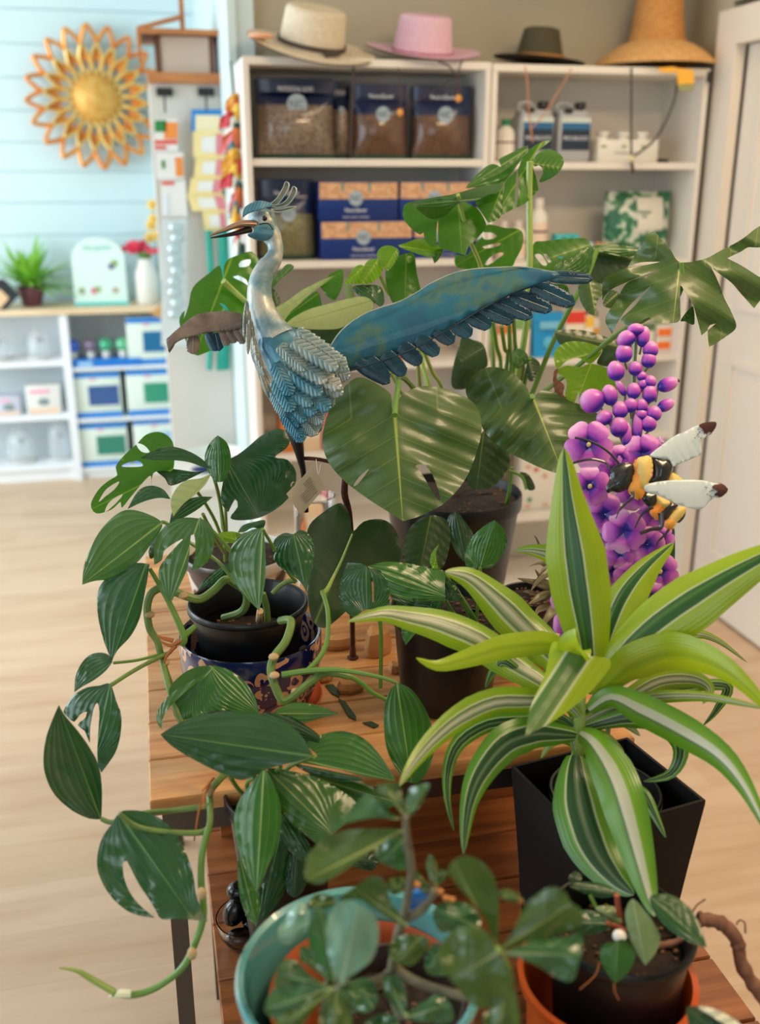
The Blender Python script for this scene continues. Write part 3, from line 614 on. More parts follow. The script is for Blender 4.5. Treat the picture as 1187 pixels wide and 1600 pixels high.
# basket on the rack base
c_ = at_z(328, 694, .41); t = thing('white_basket', (c_.x, c_.y+.03, .41), 'white bowl shaped basket on the rack base', 'basket')
MB().lathe((.235, 4.04, .41), [(.07, 0), (.085, .01), (.115, .05), (.12, .062), (.112, .062), (.1, .045), (.07, .01), (.001, .008)], 36).build('basket_body', m_bottle, t)
tag(MB().blob((.17, 3.955, .425), .045, .02, .013, None, 20, 8).build('navy_cushion', M8('navy_fabric', 26, 44, 92, .7)), 'small navy oval pincushion in front of the white basket', 'pincushion')

# ================================================================ things on the low cabinet
cz = .916
def frond_plant(name, c, n, L, m, label, cat, pot, wd=.012, rise=.9):
    t = thing(name, c, label, cat); pot(t, c)
    random.seed(11)
    for k in range(n):
        a = 2*pi*k/n*2.4+random.uniform(-.2, .2); e = random.uniform(.15, 1.15); l = 1.12*L*random.uniform(.7, 1.05)
        pts = []
        for j in range(7):
            f = j/6; r = l*f*cos(e)*.95; h = l*(f*sin(e)*1.1-.35*f*f*cos(e))
            pts.append(Vector(c)+Vector((r*cos(a), r*sin(a), .085+h)))
        side = Vector((-sin(a), cos(a), 0)); b = MB(); rows = []
        for j, p in enumerate(smooth(pts, 2)):
            w_ = wd*sin(pi*min(.98, j/12*.85+.13)); rows.append([p-side*w_, p+Vector((0, 0, .003)), p+side*w_])
        b.sheet(rows); b.build('frond', m, t)
    return t
m_plum = M8('plum_glaze', 86, 34, 72, .15, col2=srgb(110, 50, 60), nscale=6, coat=1)
def purple_pot(t, c):
    MB().lathe(c, [(.04, 0), (.05, .004), (.062, .05), (.078, .095), (.08, .1), (.072, .1), (.06, .07), (.001, .07)], 36).build('pot', m_plum, t)
m_fern = M8('lime_fern_leaf', 136, 190, 44, .6, col2=srgb(100, 166, 50), nscale=12)
frond_plant('fern_plant', (at_y(50, 470, 5.52).x, 5.52, cz), 56, .27, m_fern, 'lime green fern in a glossy plum pot on the pale wood top', 'plant', purple_pot, .019)
# arched display box
a, b_ = at_y(112, 420, 5.46).x, at_y(196, 420, 5.46).x; h = .34; t = thing('arched_display_box', ((a+b_)/2, 5.47, cz), 'mint green arched display box with small pictures beside the fern', 'display box')
P_ = [(a, 5.46, cz), (b_, 5.46, cz)]+[((a+b_)/2+(b_-a)/2*cos(pi*k/16)*(.98), 5.46, cz+h-.10+.10*sin(pi*k/16)) for k in range(17)]
MB().prism(P_, (0, .06, 0)).build('box_front', M8('mint_card', 220, 242, 232, .6), t, False)
MB().box(a-.003, b_+.003, 5.452, 5.46, cz, cz+.016).build('teal_foot', M8('teal_edge', 80, 200, 190, .5), t, False)
for (u, v, c3) in ((.15, .22, (150, 170, 120)), (.45, .24, (150, 180, 110)), (.38, .22, (220, 120, 150)), (.78, .22, (190, 170, 150)), (.74, .58, (110, 110, 150)), (.8, .62, (140, 170, 90))):
    MB().blob((a+(b_-a)*u, 5.459, cz+h*v), .018, .001, .018).build('picture', M8('pic_%d_%d' % c3[:2], *c3, .6), t)
text('fairy garden', ((a+b_)/2, 5.457, cz+h*.86), .03, M8('mint_print', 130, 206, 190, .6), t, width=.14)
# white bottle vase with red flowers
vx = at_y(229, 440, 5.5).x; t = thing('flower_vase', (vx, 5.5, cz), 'tall white bottle vase of red geranium flowers', 'vase')
MB().lathe((vx, 5.5, cz), [(.05, 0), (.058, .01), (.058, .15), (.05, .18), (.038, .2), (.036, .225), (.04, .23), (.034, .23), (.034, .2), (.001, .2)], 32).build('vase_body', m_bottle, t)
for k in range(5): MB().tube([(vx, 5.5, cz+.2), (vx+.02*(k-2), 5.5, cz+.26)], .004, 6).build('flower_stem', M8('stem_green', 90, 140, 50, .6), t)
random.seed(2)
for k in range(22): a0 = random.uniform(0, 6.28); rr = random.uniform(.01, .085); MB().blob((vx-.02+rr*cos(a0), 5.49+.4*rr*sin(a0), cz+.285+.02*sin(a0*3)+.01*(1-rr/.08)), .02, .018, .016, None, 8, 5).build('blossom', M8('geranium_red', 206, 36, 66, .6) if k % 3 else M8('geranium_pink', 230, 80, 100, .6), t)
MB().blob((vx, 5.49, cz+.25), .03, .02, .015).build('bract', MATS['stem_green'], t)
# dark leaning frame at far left
t = thing('picture_frame', (at_y(8, 480, 5.42).x, 5.45, cz), 'black and tan frame leaning beside the plum pot at the photo edge', 'frame')
b = MB(); b.prism([at_y(x, y, 5.38) for x, y in ((-30, 440), (5, 436), (30, 462), (10, 484), (-30, 484))], (0, .03, 0)); b.build('frame', M8('frame_black', 34, 42, 46, .4), t, False)
b = MB(); b.prism([at_y(x, y, 5.377) for x, y in ((-30, 450), (0, 452), (14, 466), (0, 482), (-30, 482))], (0, .004, 0)); b.build('tan_panel', M8('tan_panel', 226, 190, 150, .6), t, False)
# yellow flower stake by the rack
t = thing('yellow_flower_stake', at_y(245, 484, 5.3), 'yellow daisy stake leaning beside the rack above the cabinet', 'garden stake')
MB().tube([at_y(246, 478, 5.6), at_y(245, 400, 5.6), at_y(240, 320, 5.58)], .003, 6).build('wire', m_cord, t)
for (x, y) in ((234, 371), (246, 368), (240, 342), (238, 320), (236, 352)):
    MB().blob(at_y(x, y, 5.57), .028, .006, .028, None, 10, 4).build('blossom', M8('daisy_yellow', 244, 200, 90, .6), t)
    MB().blob(at_y(x, y, 5.56), .008, .005, .008, None, 8, 4).build('blossom_center', M8('daisy_center', 190, 120, 40, .6), t)
tag(MB().prism([at_y(x, y, 5.35) for x, y in ((236, 490), (253, 474), (256, 482), (254, 500))], (0, .01, 0)).build('paper_fan', M8('paper_fan_tan', 200, 150, 90, .6)), 'small folded tan and purple paper fan at the end of the worktop', 'fan')
# glass balls on a blue tray
tr = thing('blue_tray', (-.2, 5.47, .605), 'bright blue display tray under the row of coloured glass balls', 'tray')
MB().box(-.40, -.05, 5.395, 5.52, .606, .645).build('tray_body', M8('cobalt_card', 20, 120, 210, .4), tr, False)
MB().box(-.37, -.30, 5.392, 5.396, .612, .634).build('tray_label', M8('pale_tray_label', 160, 206, 236, .5), tr, False)
for px, c3, nm in ((113, (20, 90, 210), 'deep blue'), (141, (120, 100, 130), 'smoky purple'), (165, (40, 170, 120), 'emerald green'), (191, (90, 190, 140), 'pale green')):
    x = at_y(px, 540, 5.45).x; t = thing('glass_ball', (x, 5.45, .646), '%s glass gazing ball on a white stand in the cabinet' % nm, 'glass ball')
    MB().lathe((x, 5.45, .646), [(.02, 0), (.02, .035), (.016, .036)], 16, cap=True).build('stand', m_bottle, t)
    MB().blob((x, 5.45, .712), .036, .036, .036, None, 20, 14).build('ball', M8('glass_'+nm.replace(' ', '_'), *c3, .06, coat=1), t)
# boxed planters
def gbox(px0, px1, z, h, win, label, Y=5.41):
    a, b_ = at_y(px0, 600, Y).x, at_y(px1, 600, Y).x; t = thing('boxed_globe', ((a+b_)/2, Y+.08, z), label, 'box')
    MB().bbox(a, b_, Y, Y+.18, z, z+h, .003, 2).build('carton', M8('blue_white_carton', 226, 238, 226, .45), t)
    MB().box(a+.001, b_-.001, Y-.001, Y+.001, z+h*.88, z+h-.002).build('blue_top_band', M8('azure_print', 20, 130, 214, .45), t, False)
    MB().box(a+.001, b_-.001, Y-.001, Y+.001, z+.002, z+h*.12).build('blue_foot_band', M8('azure_print', 20, 130, 214, .45), t, False)
    MB().box(a+(b_-a)*.38, b_-.012, Y-.002, Y, z+h*.27, z+h*.70).build('window', M8('win_%d' % win[1], *win, .1, coat=1), t, False)
    MB().blob((a+(b_-a)*.48, Y-.001, z+h*.84), .02, .002, .007).build('pink_mark', M8('pink_mark', 236, 170, 190, .5), t)
gbox(105, 188, .331, .245, (14, 84, 150), 'blue and white box with a deep blue globe window, middle shelf left')
gbox(197, 268, .331, .25, (16, 150, 120), 'blue and white box with a green globe window, middle shelf right')
gbox(112, 192, .061, .24, (14, 130, 110), 'blue and white box with a dark green window, bottom shelf left')
gbox(202, 272, .061, .25, (150, 196, 226), 'blue and white box on the bottom shelf, beside the rack foot')
gbox(204, 268, .606, .25, (20, 110, 160), 'tilted blue and white box with teal window beside the glass balls', 5.40)
# clear terrariums in the left bay
m_tg = M8('pale_terrarium_glass', 226, 234, 238, .06, alpha=.35, coat=1)
for (px, z, h, r, lab) in ((66, .645, .16, .055, 'clear glass dome with small figure on the upper left shelf'), (4, .645, .16, .055, 'clear glass dome at the photo edge on the upper left shelf'), (20, .091, .19, .07, 'squat clear glass cloche on the bottom left shelf'), (82, .091, .22, .055, 'tall clear glass lantern on the bottom left shelf')):
    x = at_y(px, 600, 5.5).x; t = thing('glass_dome', (x, 5.5, z), lab, 'glass dome')
    MB().lathe((x, 5.5, z), [(r, 0), (r, h*.55), (r*.8, h*.8), (r*.4, h*.95), (.001, h)], 28).build('dome', m_tg, t)
    MB().lathe((x, 5.5, z), [(r*1.1, 0), (r*1.1, .01), (.001, .011)], 28, cap=True).build('base', M8('pale_base', 206, 206, 200, .5), t)
    MB().blob((x+.01, 5.5, z+h*.6), .016, .01, .012, None, 8, 6).build('figure', M8('blue_grey_figure', 70, 90, 120, .5), t)
for (px0, px1, h, c3, lab) in ((42, 95, .15, (226, 226, 220), 'white boxed ornament with pink heading on the middle left shelf'), (-6, 32, .10, (196, 200, 214), 'lilac grey boxed ornament at the photo edge, middle left shelf')):
    a, b_ = at_y(px0, 630, 5.44).x, at_y(px1, 630, 5.44).x; t = thing('boxed_ornament', ((a+b_)/2, 5.48, .361), lab, 'box')
    MB().bbox(a, b_, 5.44, 5.54, .361, .361+h, .003, 2).build('carton', M8('bo_%d' % c3[2], *c3, .5), t)
    MB().box(a+.02, b_-.05, 5.438, 5.441, .361+h*.72, .361+h*.86).build('pink_heading', M8('pink_mark', 236, 170, 190, .5), t, False)
    MB().blob(((a+b_)/2, 5.44, .361+h*.42), .03, .003, .02).build('picture', M8('grey_green_picture', 130, 146, 146, .5), t)
    MB().box(a+.01, b_-.01, 5.438, 5.441, .363, .361+h*.18).build('peach_foot', M8('peach_print', 236, 200, 170, .5), t, False)
# ================================================================ plant tables
def wood_mat(name, c1, c2, c3, ax=(1, 9, 9)):
    m, t, b = nt(name); n1 = noise(t, 5, 6, stretch=ax); n2 = noise(t, 1.5, 2); n3 = noise(t, 26, 5, stretch=ax)
    c = ramp(t, n1, [(.3, srgb(*c1)), (.52, srgb(*c2)), (.72, srgb(*c3))])
    c = mixc(t, mth(t, 'MULTIPLY', n3, .45), c, srgb(*c3)); c = mixc(t, mth(t, 'MULTIPLY', n2, .25), c, srgb(*c1))
    t.links.new(c, b.inputs['Base Color']); b.inputs['Roughness'].default_value = .42; b.inputs['Coat Weight'].default_value = .15
    bump(t, b, n3, .25, .002); return m
m_pine = wood_mat('table_pine', (150, 92, 46), (202, 142, 82), (226, 176, 118))
m_pine2 = wood_mat('shade_toned_pine', (84, 42, 20), (142, 80, 38), (182, 114, 60))  # bench pine toned darker, the shade down there is in the colour
m_steel = M8('grey_steel_leg', 96, 92, 90, .35, metal=.8)
TZ, LZ = .75, .45
tb = thing('plant_table', (.31, 1.65, 0), 'upper slatted pine table on grey metal legs carrying the potted plants', 'table')
random.seed(9)
y = 1.19
for k in range(9):
    w_ = .105; MB().bbox(-.045, .67, y+.0015, y+w_-.0015, TZ-.026, TZ-.001*random.random(), .003, 2).build('plank', m_pine, tb); y += w_
Y1 = y
MB().box(-.03, .655, 1.20, 1.222, TZ-.062, TZ-.0265).box(-.03, .655, Y1-.03, Y1-.01, TZ-.062, TZ-.0265).box(-.03, -.008, 1.222, Y1-.03, TZ-.062, TZ-.0265).box(.633, .655, 1.222, Y1-.03, TZ-.062, TZ-.0265).build('metal_frame', m_steel, tb, False)
for x, yy in ((-.03, 1.20), (.633, 1.20), (-.03, Y1-.035), (.633, Y1-.035)): MB().box(x, x+.024, yy, yy+.024, 0, TZ-.062).build('leg', m_steel, tb, False)
lt = thing('plant_bench', (.39, 1.1, 0), 'lower pine bench in front of the upper table with boards coloured darker for shade', 'bench')
y = .58
for k in range(9):
    w_ = .118; MB().bbox(.03, .75, y+.0015, y+w_-.0015, LZ-.026, LZ-.001*random.random(), .003, 2).build('plank', m_pine2, lt); y += w_
MB().box(.036, .058, .6, 1.62, LZ-.06, LZ-.0265).box(.722, .744, .6, 1.62, LZ-.06, LZ-.0265).box(.058, .722, .6, .622, LZ-.06, LZ-.0265).box(.058, .722, 1.60, 1.622, LZ-.06, LZ-.0265).build('metal_frame', m_steel, lt, False)
for x, yy in ((.036, .6), (.72, .6), (.036, 1.598), (.72, 1.598)): MB().box(x, x+.024, yy, yy+.024, 0, LZ-.06).build('leg', m_steel, lt, False)
MB().box(.06, .74, 1.50, 1.52, LZ, TZ-.1).build('back_board', m_pine2, lt, False)

# ================================================================ pots
m_npot = mat('black_nursery_plastic', srgb(9, 10, 13), .40, coat=.15, spec=.4); m_soil = mat('potting_soil', srgb(24, 17, 13), .95, col2=srgb(52, 36, 26), nscale=90, bumps=1.0)
def prof_pot(r, h, taper=.78, rim=.006, rimh=.02, wall=.003, ribs=0):
    p = [(.001, 0), (r*taper-.004, 0), (r*taper, .004)]
    n = 8
    for i in range(1, n+1): f = i/n; p.append(((r*taper)+(r-rim-r*taper)*f, .004+(h-rimh-.004)*f))
    p += [(r-.001, h-rimh+.001), (r, h-rimh+.004)]
    if ribs: p += [(r, h-rimh*.65), (r-.0015, h-rimh*.6), (r-.0015, h-rimh*.45), (r, h-rimh*.4)]
    p += [(r, h-.003), (r-.002, h), (r-.005, h-.001), (r-.006, h-.006), ((r-.012), h-rimh-.004), (r*.9-.006, h*.72)]
    return p
def soil(t, c, r, z, m=None):
    random.seed(int(r*1e4)); b = MB(); b.sheet([[Vector((c[0]+rr*cos(a), c[1]+rr*sin(a), z+random.uniform(-.003, .004)-(.004 if rr > r*.9 else 0))) for a in [2*pi*k/28 for k in range(29)]] for rr in (.0005, r*.25, r*.5, r*.75, r)])
    b.build('soil', m or m_soil, t)
    g = MB()
    for k in range(46): a = random.uniform(0, 6.28); q = r*.9*sqrt(random.random()); s_ = random.uniform(.0012, .0032); g.blob((c[0]+q*cos(a), c[1]+q*sin(a), z+.003), s_*1.3, s_, s_*.8, None, 6, 4)
    o = g.build('bark_chips', M8('bark_chip', 110, 78, 50, .9), t); o['kind'] = 'stuff'
def pot(t, c, r, h, m=m_npot, taper=.78, soilf=.86, name='pot', **k):
    MB().lathe(c, prof_pot(r, h, taper, **k), 56).build(name, m, t)
    if soilf: soil(t, (c[0], c[1]), r*(taper+(1-taper)*soilf)-.008, c[2]+h*soilf)
def plant(name, c, label): return thing(name, c, label, 'potted plant')

# -- blue ceramic cachepot with the trailing split leaf philodendron
def cer_mat():
    m, t, b = nt('blue_glazed_pattern'); tc = t.nodes.new('ShaderNodeTexCoord')
    mp = t.nodes.new('ShaderNodeMapping'); mp.inputs['Scale'].default_value = (1, 1, 1); t.links.new(tc.outputs['Object'], mp.inputs[0])
    ns = t.nodes.new('ShaderNodeTexNoise'); ns.inputs['Scale'].default_value = 14; t.links.new(mp.outputs[0], ns.inputs['Vector'])
    va = t.nodes.new('ShaderNodeVectorMath'); va.operation = 'MULTIPLY_ADD'; t.links.new(ns.outputs['Color'], va.inputs[0]); va.inputs[1].default_value = (.035, .035, .035); t.links.new(mp.outputs[0], va.inputs[2])
    v = t.nodes.new('ShaderNodeTexVoronoi'); v.inputs['Scale'].default_value = 36; v.feature = 'F1'; t.links.new(va.outputs[0], v.inputs['Vector'])
    d_ = v.outputs['Distance']
    ring = mth(t, 'LESS_THAN', mth(t, 'ABSOLUTE', mth(t, 'SUBTRACT', d_, .36)), .12); dot = mth(t, 'LESS_THAN', d_, .12)
    wv = t.nodes.new('ShaderNodeTexNoise'); wv.inputs['Scale'].default_value = 38; t.links.new(mp.outputs[0], wv.inputs['Vector'])
    brk = mth(t, 'GREATER_THAN', wv.outputs['Fac'], .43)
    f = mth(t, 'MAXIMUM', mth(t, 'MULTIPLY', ring, brk), dot)
    sep = t.nodes.new('ShaderNodeSeparateXYZ'); t.links.new(tc.outputs['Object'], sep.inputs[0])
    low = mth(t, 'LESS_THAN', sep.outputs[2], ch-.014); f = mth(t, 'MULTIPLY', f, low)
    rimf = mth(t, 'GREATER_THAN', sep.outputs[2], ch-.010)
    c = mixc(t, f, mixc(t, low, srgb(22, 40, 66), srgb(14, 22, 82)), srgb(204, 152, 122)); c = mixc(t, mth(t, 'MULTIPLY', rimf, .5), c, srgb(170, 150, 140))
    t.links.new(c, b.inputs['Base Color']); b.inputs['Roughness'].default_value = .18; b.inputs['Coat Weight'].default_value = .7
    bump(t, b, f, .25, .002); return m
cc = at_y(391, 985, 1.425); CR = .1085*depth(cc)/1.52
cx_, cy_ = cc.x, cc.y; ch = cc.z-TZ
tag(MB().lathe((cx_, cy_, TZ+.012), [(.001, .006), (CR*.74, .006), (CR*.76, 0), (CR*.84, .004), (CR*.95, ch*.28), (CR*.99, ch*.5), (CR, ch-.034), (CR*1.0, ch-.016), (CR*.985, ch-.012), (CR*.95, ch-.014), (CR*.93, ch-.022), (CR*.90, ch*.5), (CR*.7, .02), (.001, .018)], 64).build('ceramic_pot', cer_mat()), 'round blue glazed ceramic planter with pinkish swirl pattern holding a black nursery pot', 'planter')
m_terra = mat('terracotta', srgb(206, 100, 46), .6, col2=srgb(186, 84, 38), nscale=12)
tag(MB().lathe((cx_, cy_, TZ+.001), [(.001, 0), (CR*.88, 0), (CR*1.0, .016), (CR*.98, .018), (CR*.88, .009), (.001, .008)], 48).build('terracotta_saucer', m_terra), 'terracotta saucer under the blue patterned ceramic planter', 'saucer')
pc = at_y(387, 938, 1.425); PR = .0905*depth(pc)/1.5
A = plant('philodendron', (cx_, cy_, TZ+.055), 'trailing split leaf philodendron in a black nursery pot inside the blue ceramic planter')
pz = pc.z; pot(A, (pc.x, pc.y, TZ+.035), PR, pz-TZ-.035, taper=.72, soilf=.62, rimh=.014, ribs=1)
# -- mottled pot behind, left
B = plant('monstera_cutting', (.05, 1.84, TZ), 'dark leaved monstera in a brown and white mottled pot behind the blue planter')
m_mot = mat('cow_mottled_glaze', srgb(226, 218, 210), .3, coat=.5)
def mottle():
    m, t, b = nt('mottled_glaze'); n = noise(t, 16, 1); t.links.new(ramp(t, n, [(.49, srgb(228, 220, 212)), (.53, srgb(70, 52, 50))]), b.inputs['Base Color']); b.inputs['Roughness'].default_value = .3; return m
q = at_z(318, 893, TZ+.09); pot(B, (.135, 1.80, TZ+.001), .105, .12, mottle(), soilf=.92)
# -- middle black pot
mc_ = at_z(700, 945, TZ+.165); mr = .0875*depth(mc_)/1.5
D = plant('peace_lily', (mc_.x, mc_.y, TZ), 'small broad leaved plant in a ribbed black nursery pot at the table centre')
pot(D, (mc_.x, mc_.y, TZ+.001), mr, .165, taper=.80, soilf=.9, rimh=.025, ribs=1)
# -- big monstera pot
Mc = at(708, 768, 2.02); Mr = 107/FPX*2.02
M_ = plant('monstera', (Mc.x, Mc.y, TZ), 'large monstera with broad glossy leaves in a big black pot behind the table centre')
pot(M_, (Mc.x, min(Mc.y, 1.98), TZ+.001), Mr, Mc.z-TZ, taper=.80, soilf=.93, rimh=.03)
# -- lower pot with broad pleated leaves
Ec = at(440, 1235, 1.38); Er = .080
E_ = plant('broadleaf_plant', (Ec.x, Ec.y, LZ), 'broad pleated green leaves in a tall black pot before the upper table')
pot(E_, (Ec.x, Ec.y-.0, LZ+.001), Er, Ec.z-LZ, taper=.62, soilf=.9, rimh=.02)
# -- tall square planter
m_sq = mat('matte_black_planter', srgb(9, 8, 8), .6, col2=srgb(15, 13, 12), nscale=5, spec=.3)
G = plant('dracaena', (.56, 1.06, LZ), 'lime and white striped dracaena in a tall tapered square black planter')
Lc, Nc, Rc = [at_z(*q, .775) for q in ((799, 1197), (907, 1306), (1102, 1250))]; Fc = Lc+Rc-Nc; ctr = (Lc+Rc)/2
rim = [Lc, Nc, Rc, Fc]
def sq(s, z): return [Vector((ctr.x+(p.x-ctr.x)*s, ctr.y+(p.y-ctr.y)*s, z)) for p in rim]
b = MB(); rows = [sq(.74, LZ+.001), sq(.83, LZ+.12), sq(.92, LZ+.23), sq(1, .768), sq(1.0, .775), sq(.955, .775), sq(.945, .755), sq(.84, LZ+.12)]
b.sheet([r_+[r_[0]] for r_ in rows]); n0 = len(b.v); b.v += [tuple(p) for p in sq(.74, LZ+.001)]; b.quad(n0, n0+1, n0+2, n0+3); b.build('planter', m_sq, G, True, angle=20)
pot(G, (ctr.x+.0, ctr.y, LZ+.06), .076, .255, taper=.8, soilf=.93, rimh=.012, name='inner_pot', ribs=1)
# -- small pot in an orange saucer, lower right
Hc = at(970, 1440, 1.135); Hr = 116/FPX*1.135
H = plant('pothos_cutting', (Hc.x, Hc.y, LZ), 'young pointed-leaf plant in a round black pot standing in an orange saucer')
pot(H, (Hc.x, Hc.y, LZ+.012), Hr, Hc.z-LZ-.012, taper=.70, soilf=.88, rimh=.014)
OZ = at_y(940, 1522, Hc.y).z-LZ
tag(MB().lathe((Hc.x-.012, Hc.y-.0, LZ+.001), [(.001, 0), (.080, 0), (.092, OZ-.02), (.101, OZ-.014), (.103, OZ), (.096, OZ), (.090, OZ-.016), (.078, .009), (.001, .008)], 56).build('orange_saucer', mat('orange_plastic', srgb(206, 84, 20), .4, col2=srgb(214, 96, 30), nscale=6)), 'deep orange saucer under the round black pot at lower right', 'saucer')
# -- teal glazed pot, bottom centre
Tc = at(561, 1513, 1.02); Tr = 193/FPX*1.02
m_teal = mat('teal_glaze', srgb(110, 178, 170), .16, col2=srgb(60, 140, 150), nscale=5, coat=1)
tzz = Tc.z
tag(MB().lathe((Tc.x, Tc.y, LZ+.001), [(.001, 0), (Tr*.62, 0), (Tr*.66, .004), (Tr*.80, (tzz-LZ)*.4), (Tr*.93, (tzz-LZ)*.8), (Tr*.985, tzz-LZ-.014), (Tr, tzz-LZ-.005), (Tr*.975, tzz-LZ), (Tr*.93, tzz-LZ-.004), (Tr*.90, tzz-LZ-.02), (Tr*.84, (tzz-LZ)*.6), (Tr*.6, .02), (.001, .02)], 72).build('teal_pot', m_teal), 'large teal glazed bowl pot at the bottom centre holding the spoon leaf plant', 'planter')
tag(MB().lathe((Tc.x+.012, Tc.y, LZ+.03), [(.001, 0), (Tr*.62, 0), (Tr*.80, tzz-LZ-.075), (Tr*.84, tzz-LZ-.065), (Tr*.80, tzz-LZ-.06), (Tr*.76, tzz-LZ-.07), (Tr*.58, .01), (.001, .01)], 56).build('terracotta_liner', m_terra), 'terracotta liner pot standing inside the teal glazed pot', 'pot')
Kx, Ky = Tc.x+.033, Tc.y-.012
K = plant('desert_rose', (Kx, Ky, LZ+.045), 'spoon leafed desert rose with grey stems in a black pot inside the teal pot')
pot(K, (Kx, Ky, LZ+.045), Tr*.60, tzz-LZ-.075, mat('copper_rim_plastic', srgb(50, 38, 34), .3, coat=.5), taper=.8, soilf=.9, rimh=.012)
# -- tradescantia on a terracotta pot saucer at the right rear of the table
Jp = at_z(850, 1010, TZ+.09)
J = plant('purple_tradescantia', (.612, 1.47, TZ), 'reddish narrow leaved plant in a small black pot behind the purple flowers')
pot(J, (.600, 1.46, TZ+.03), .055, .10, taper=.8, soilf=.9)
tag(MB().lathe((.592, 1.455, TZ+.001), [(.001, 0), (.045, 0), (.062, .03), (.062, .036), (.056, .036), (.042, .012), (.001, .01)], 40).build('terracotta_dish', m_terra), 'small terracotta dish under the reddish narrow leaved plant', 'saucer')
# glass vase behind
vc = at(490, 775, 1.93)
t = MB().lathe((vc.x, vc.y, TZ+.001), [(.001, 0), (.034, 0), (.036, .004), (.040, vc.z-TZ-.004), (.042, vc.z-TZ), (.0395, vc.z-TZ), (.033, .012), (.001, .012)], 40).build('glass_vase', gl); tag(t, 'clear tapered glass vase behind the hang tag of the heron', 'vase')
# polished pebbles in a clear dish
dc = at_z(386, 1462, LZ); dish = MB().lathe((dc.x, dc.y-.01, LZ+.001), [(.001, 0), (.030, 0), (.042, .02), (.046, .045), (.044, .045), (.040, .02), (.028, .004), (.001, .004)], 40).build('glass_dish', gl); tag(dish, 'clear glass dish of black pebbles on the lower bench', 'dish')
m_peb = mat('polished_black_stone', srgb(12, 12, 14), .22, coat=.2)
random.seed(4)
for k, (x, y, z, a, l) in enumerate(((372, 1392, .0, .4, 'upper black pebble, half hidden behind the hanging leaf'), (366, 1425, .0, 1.2, 'largest glossy black pebble, upright at the dish rim'), (392, 1440, 0, .2, 'small black pebble between the two big ones'), (375, 1465, 0, .1, 'flat black pebble lying lowest in the dish'))):
    p = at(x, y, depth((dc.x, dc.y, LZ+.03))+(.012, 0, .004, -.014)[k]); rx = (.018, .017, .014, .024)[k]; rz = (.015, .024, .010, .013)[k]
    tag(MB().blob(p, rx, .016, rz, Matrix.Rotation(.3*a, 3, 'Y'), 20, 12).build('black_pebble', m_peb), l, 'pebble')
# bits lying on the table: wood chunks and dry leaves
m_chunk = mat('dry_wood_chunk', srgb(206, 150, 92), .8, col2=srgb(176, 120, 70), nscale=18, bumps=.6)
def chunk(px, py, sx, sy, sz, rot, label, z0=TZ+.001):
    p = at_z(px, py, z0); b = MB(); random.seed(px); bb = len(b.v)
    n = 9; ring = [(cos(2*pi*k/n)*random.uniform(.75, 1.1), sin(2*pi*k/n)*random.uniform(.75, 1.1)) for k in range(n)]
    for (s, h) in ((.9, 0), (1, sz*.35), (.8, sz*.85), (.45, sz)):
        for (u, v) in ring:
            x, y = u*sx*s, v*sy*s; b.v.append((p.x+x*cos(rot)-y*sin(rot), p.y+x*sin(rot)+y*cos(rot), z0+h*random.uniform(.85, 1.1)))
    for j in range(3):
        for k in range(n): b.quad(bb+j*n+k, bb+j*n+(k+1) % n, bb+(j+1)*n+(k+1) % n, bb+(j+1)*n+k)
    b.quad(*[bb+k for k in range(n)]); b.quad(*[bb+3*n+k for k in range(n)])
    tag(b.build('wood_chunk', m_chunk, None, True, angle=25), label, 'wood chunk')
chunk(590, 1020, .030, .022, .05, .5, 'tallest angular tan wood chunk beside the rusty stake foot')
chunk(530, 1010, .032, .018, .022, .1, 'low flat tan wood chunk left of the rusty stake')
chunk(548, 1076, .026, .022, .020, .9, 'small round tan wood chunk in front of the stake')
chunk(505, 1062, .018, .014, .016, .3, 'little wood chunk beside the blue ceramic planter')
chunk(616, 1048, .018, .014, .016, 1.3, 'little wood chunk beside the middle black pot')
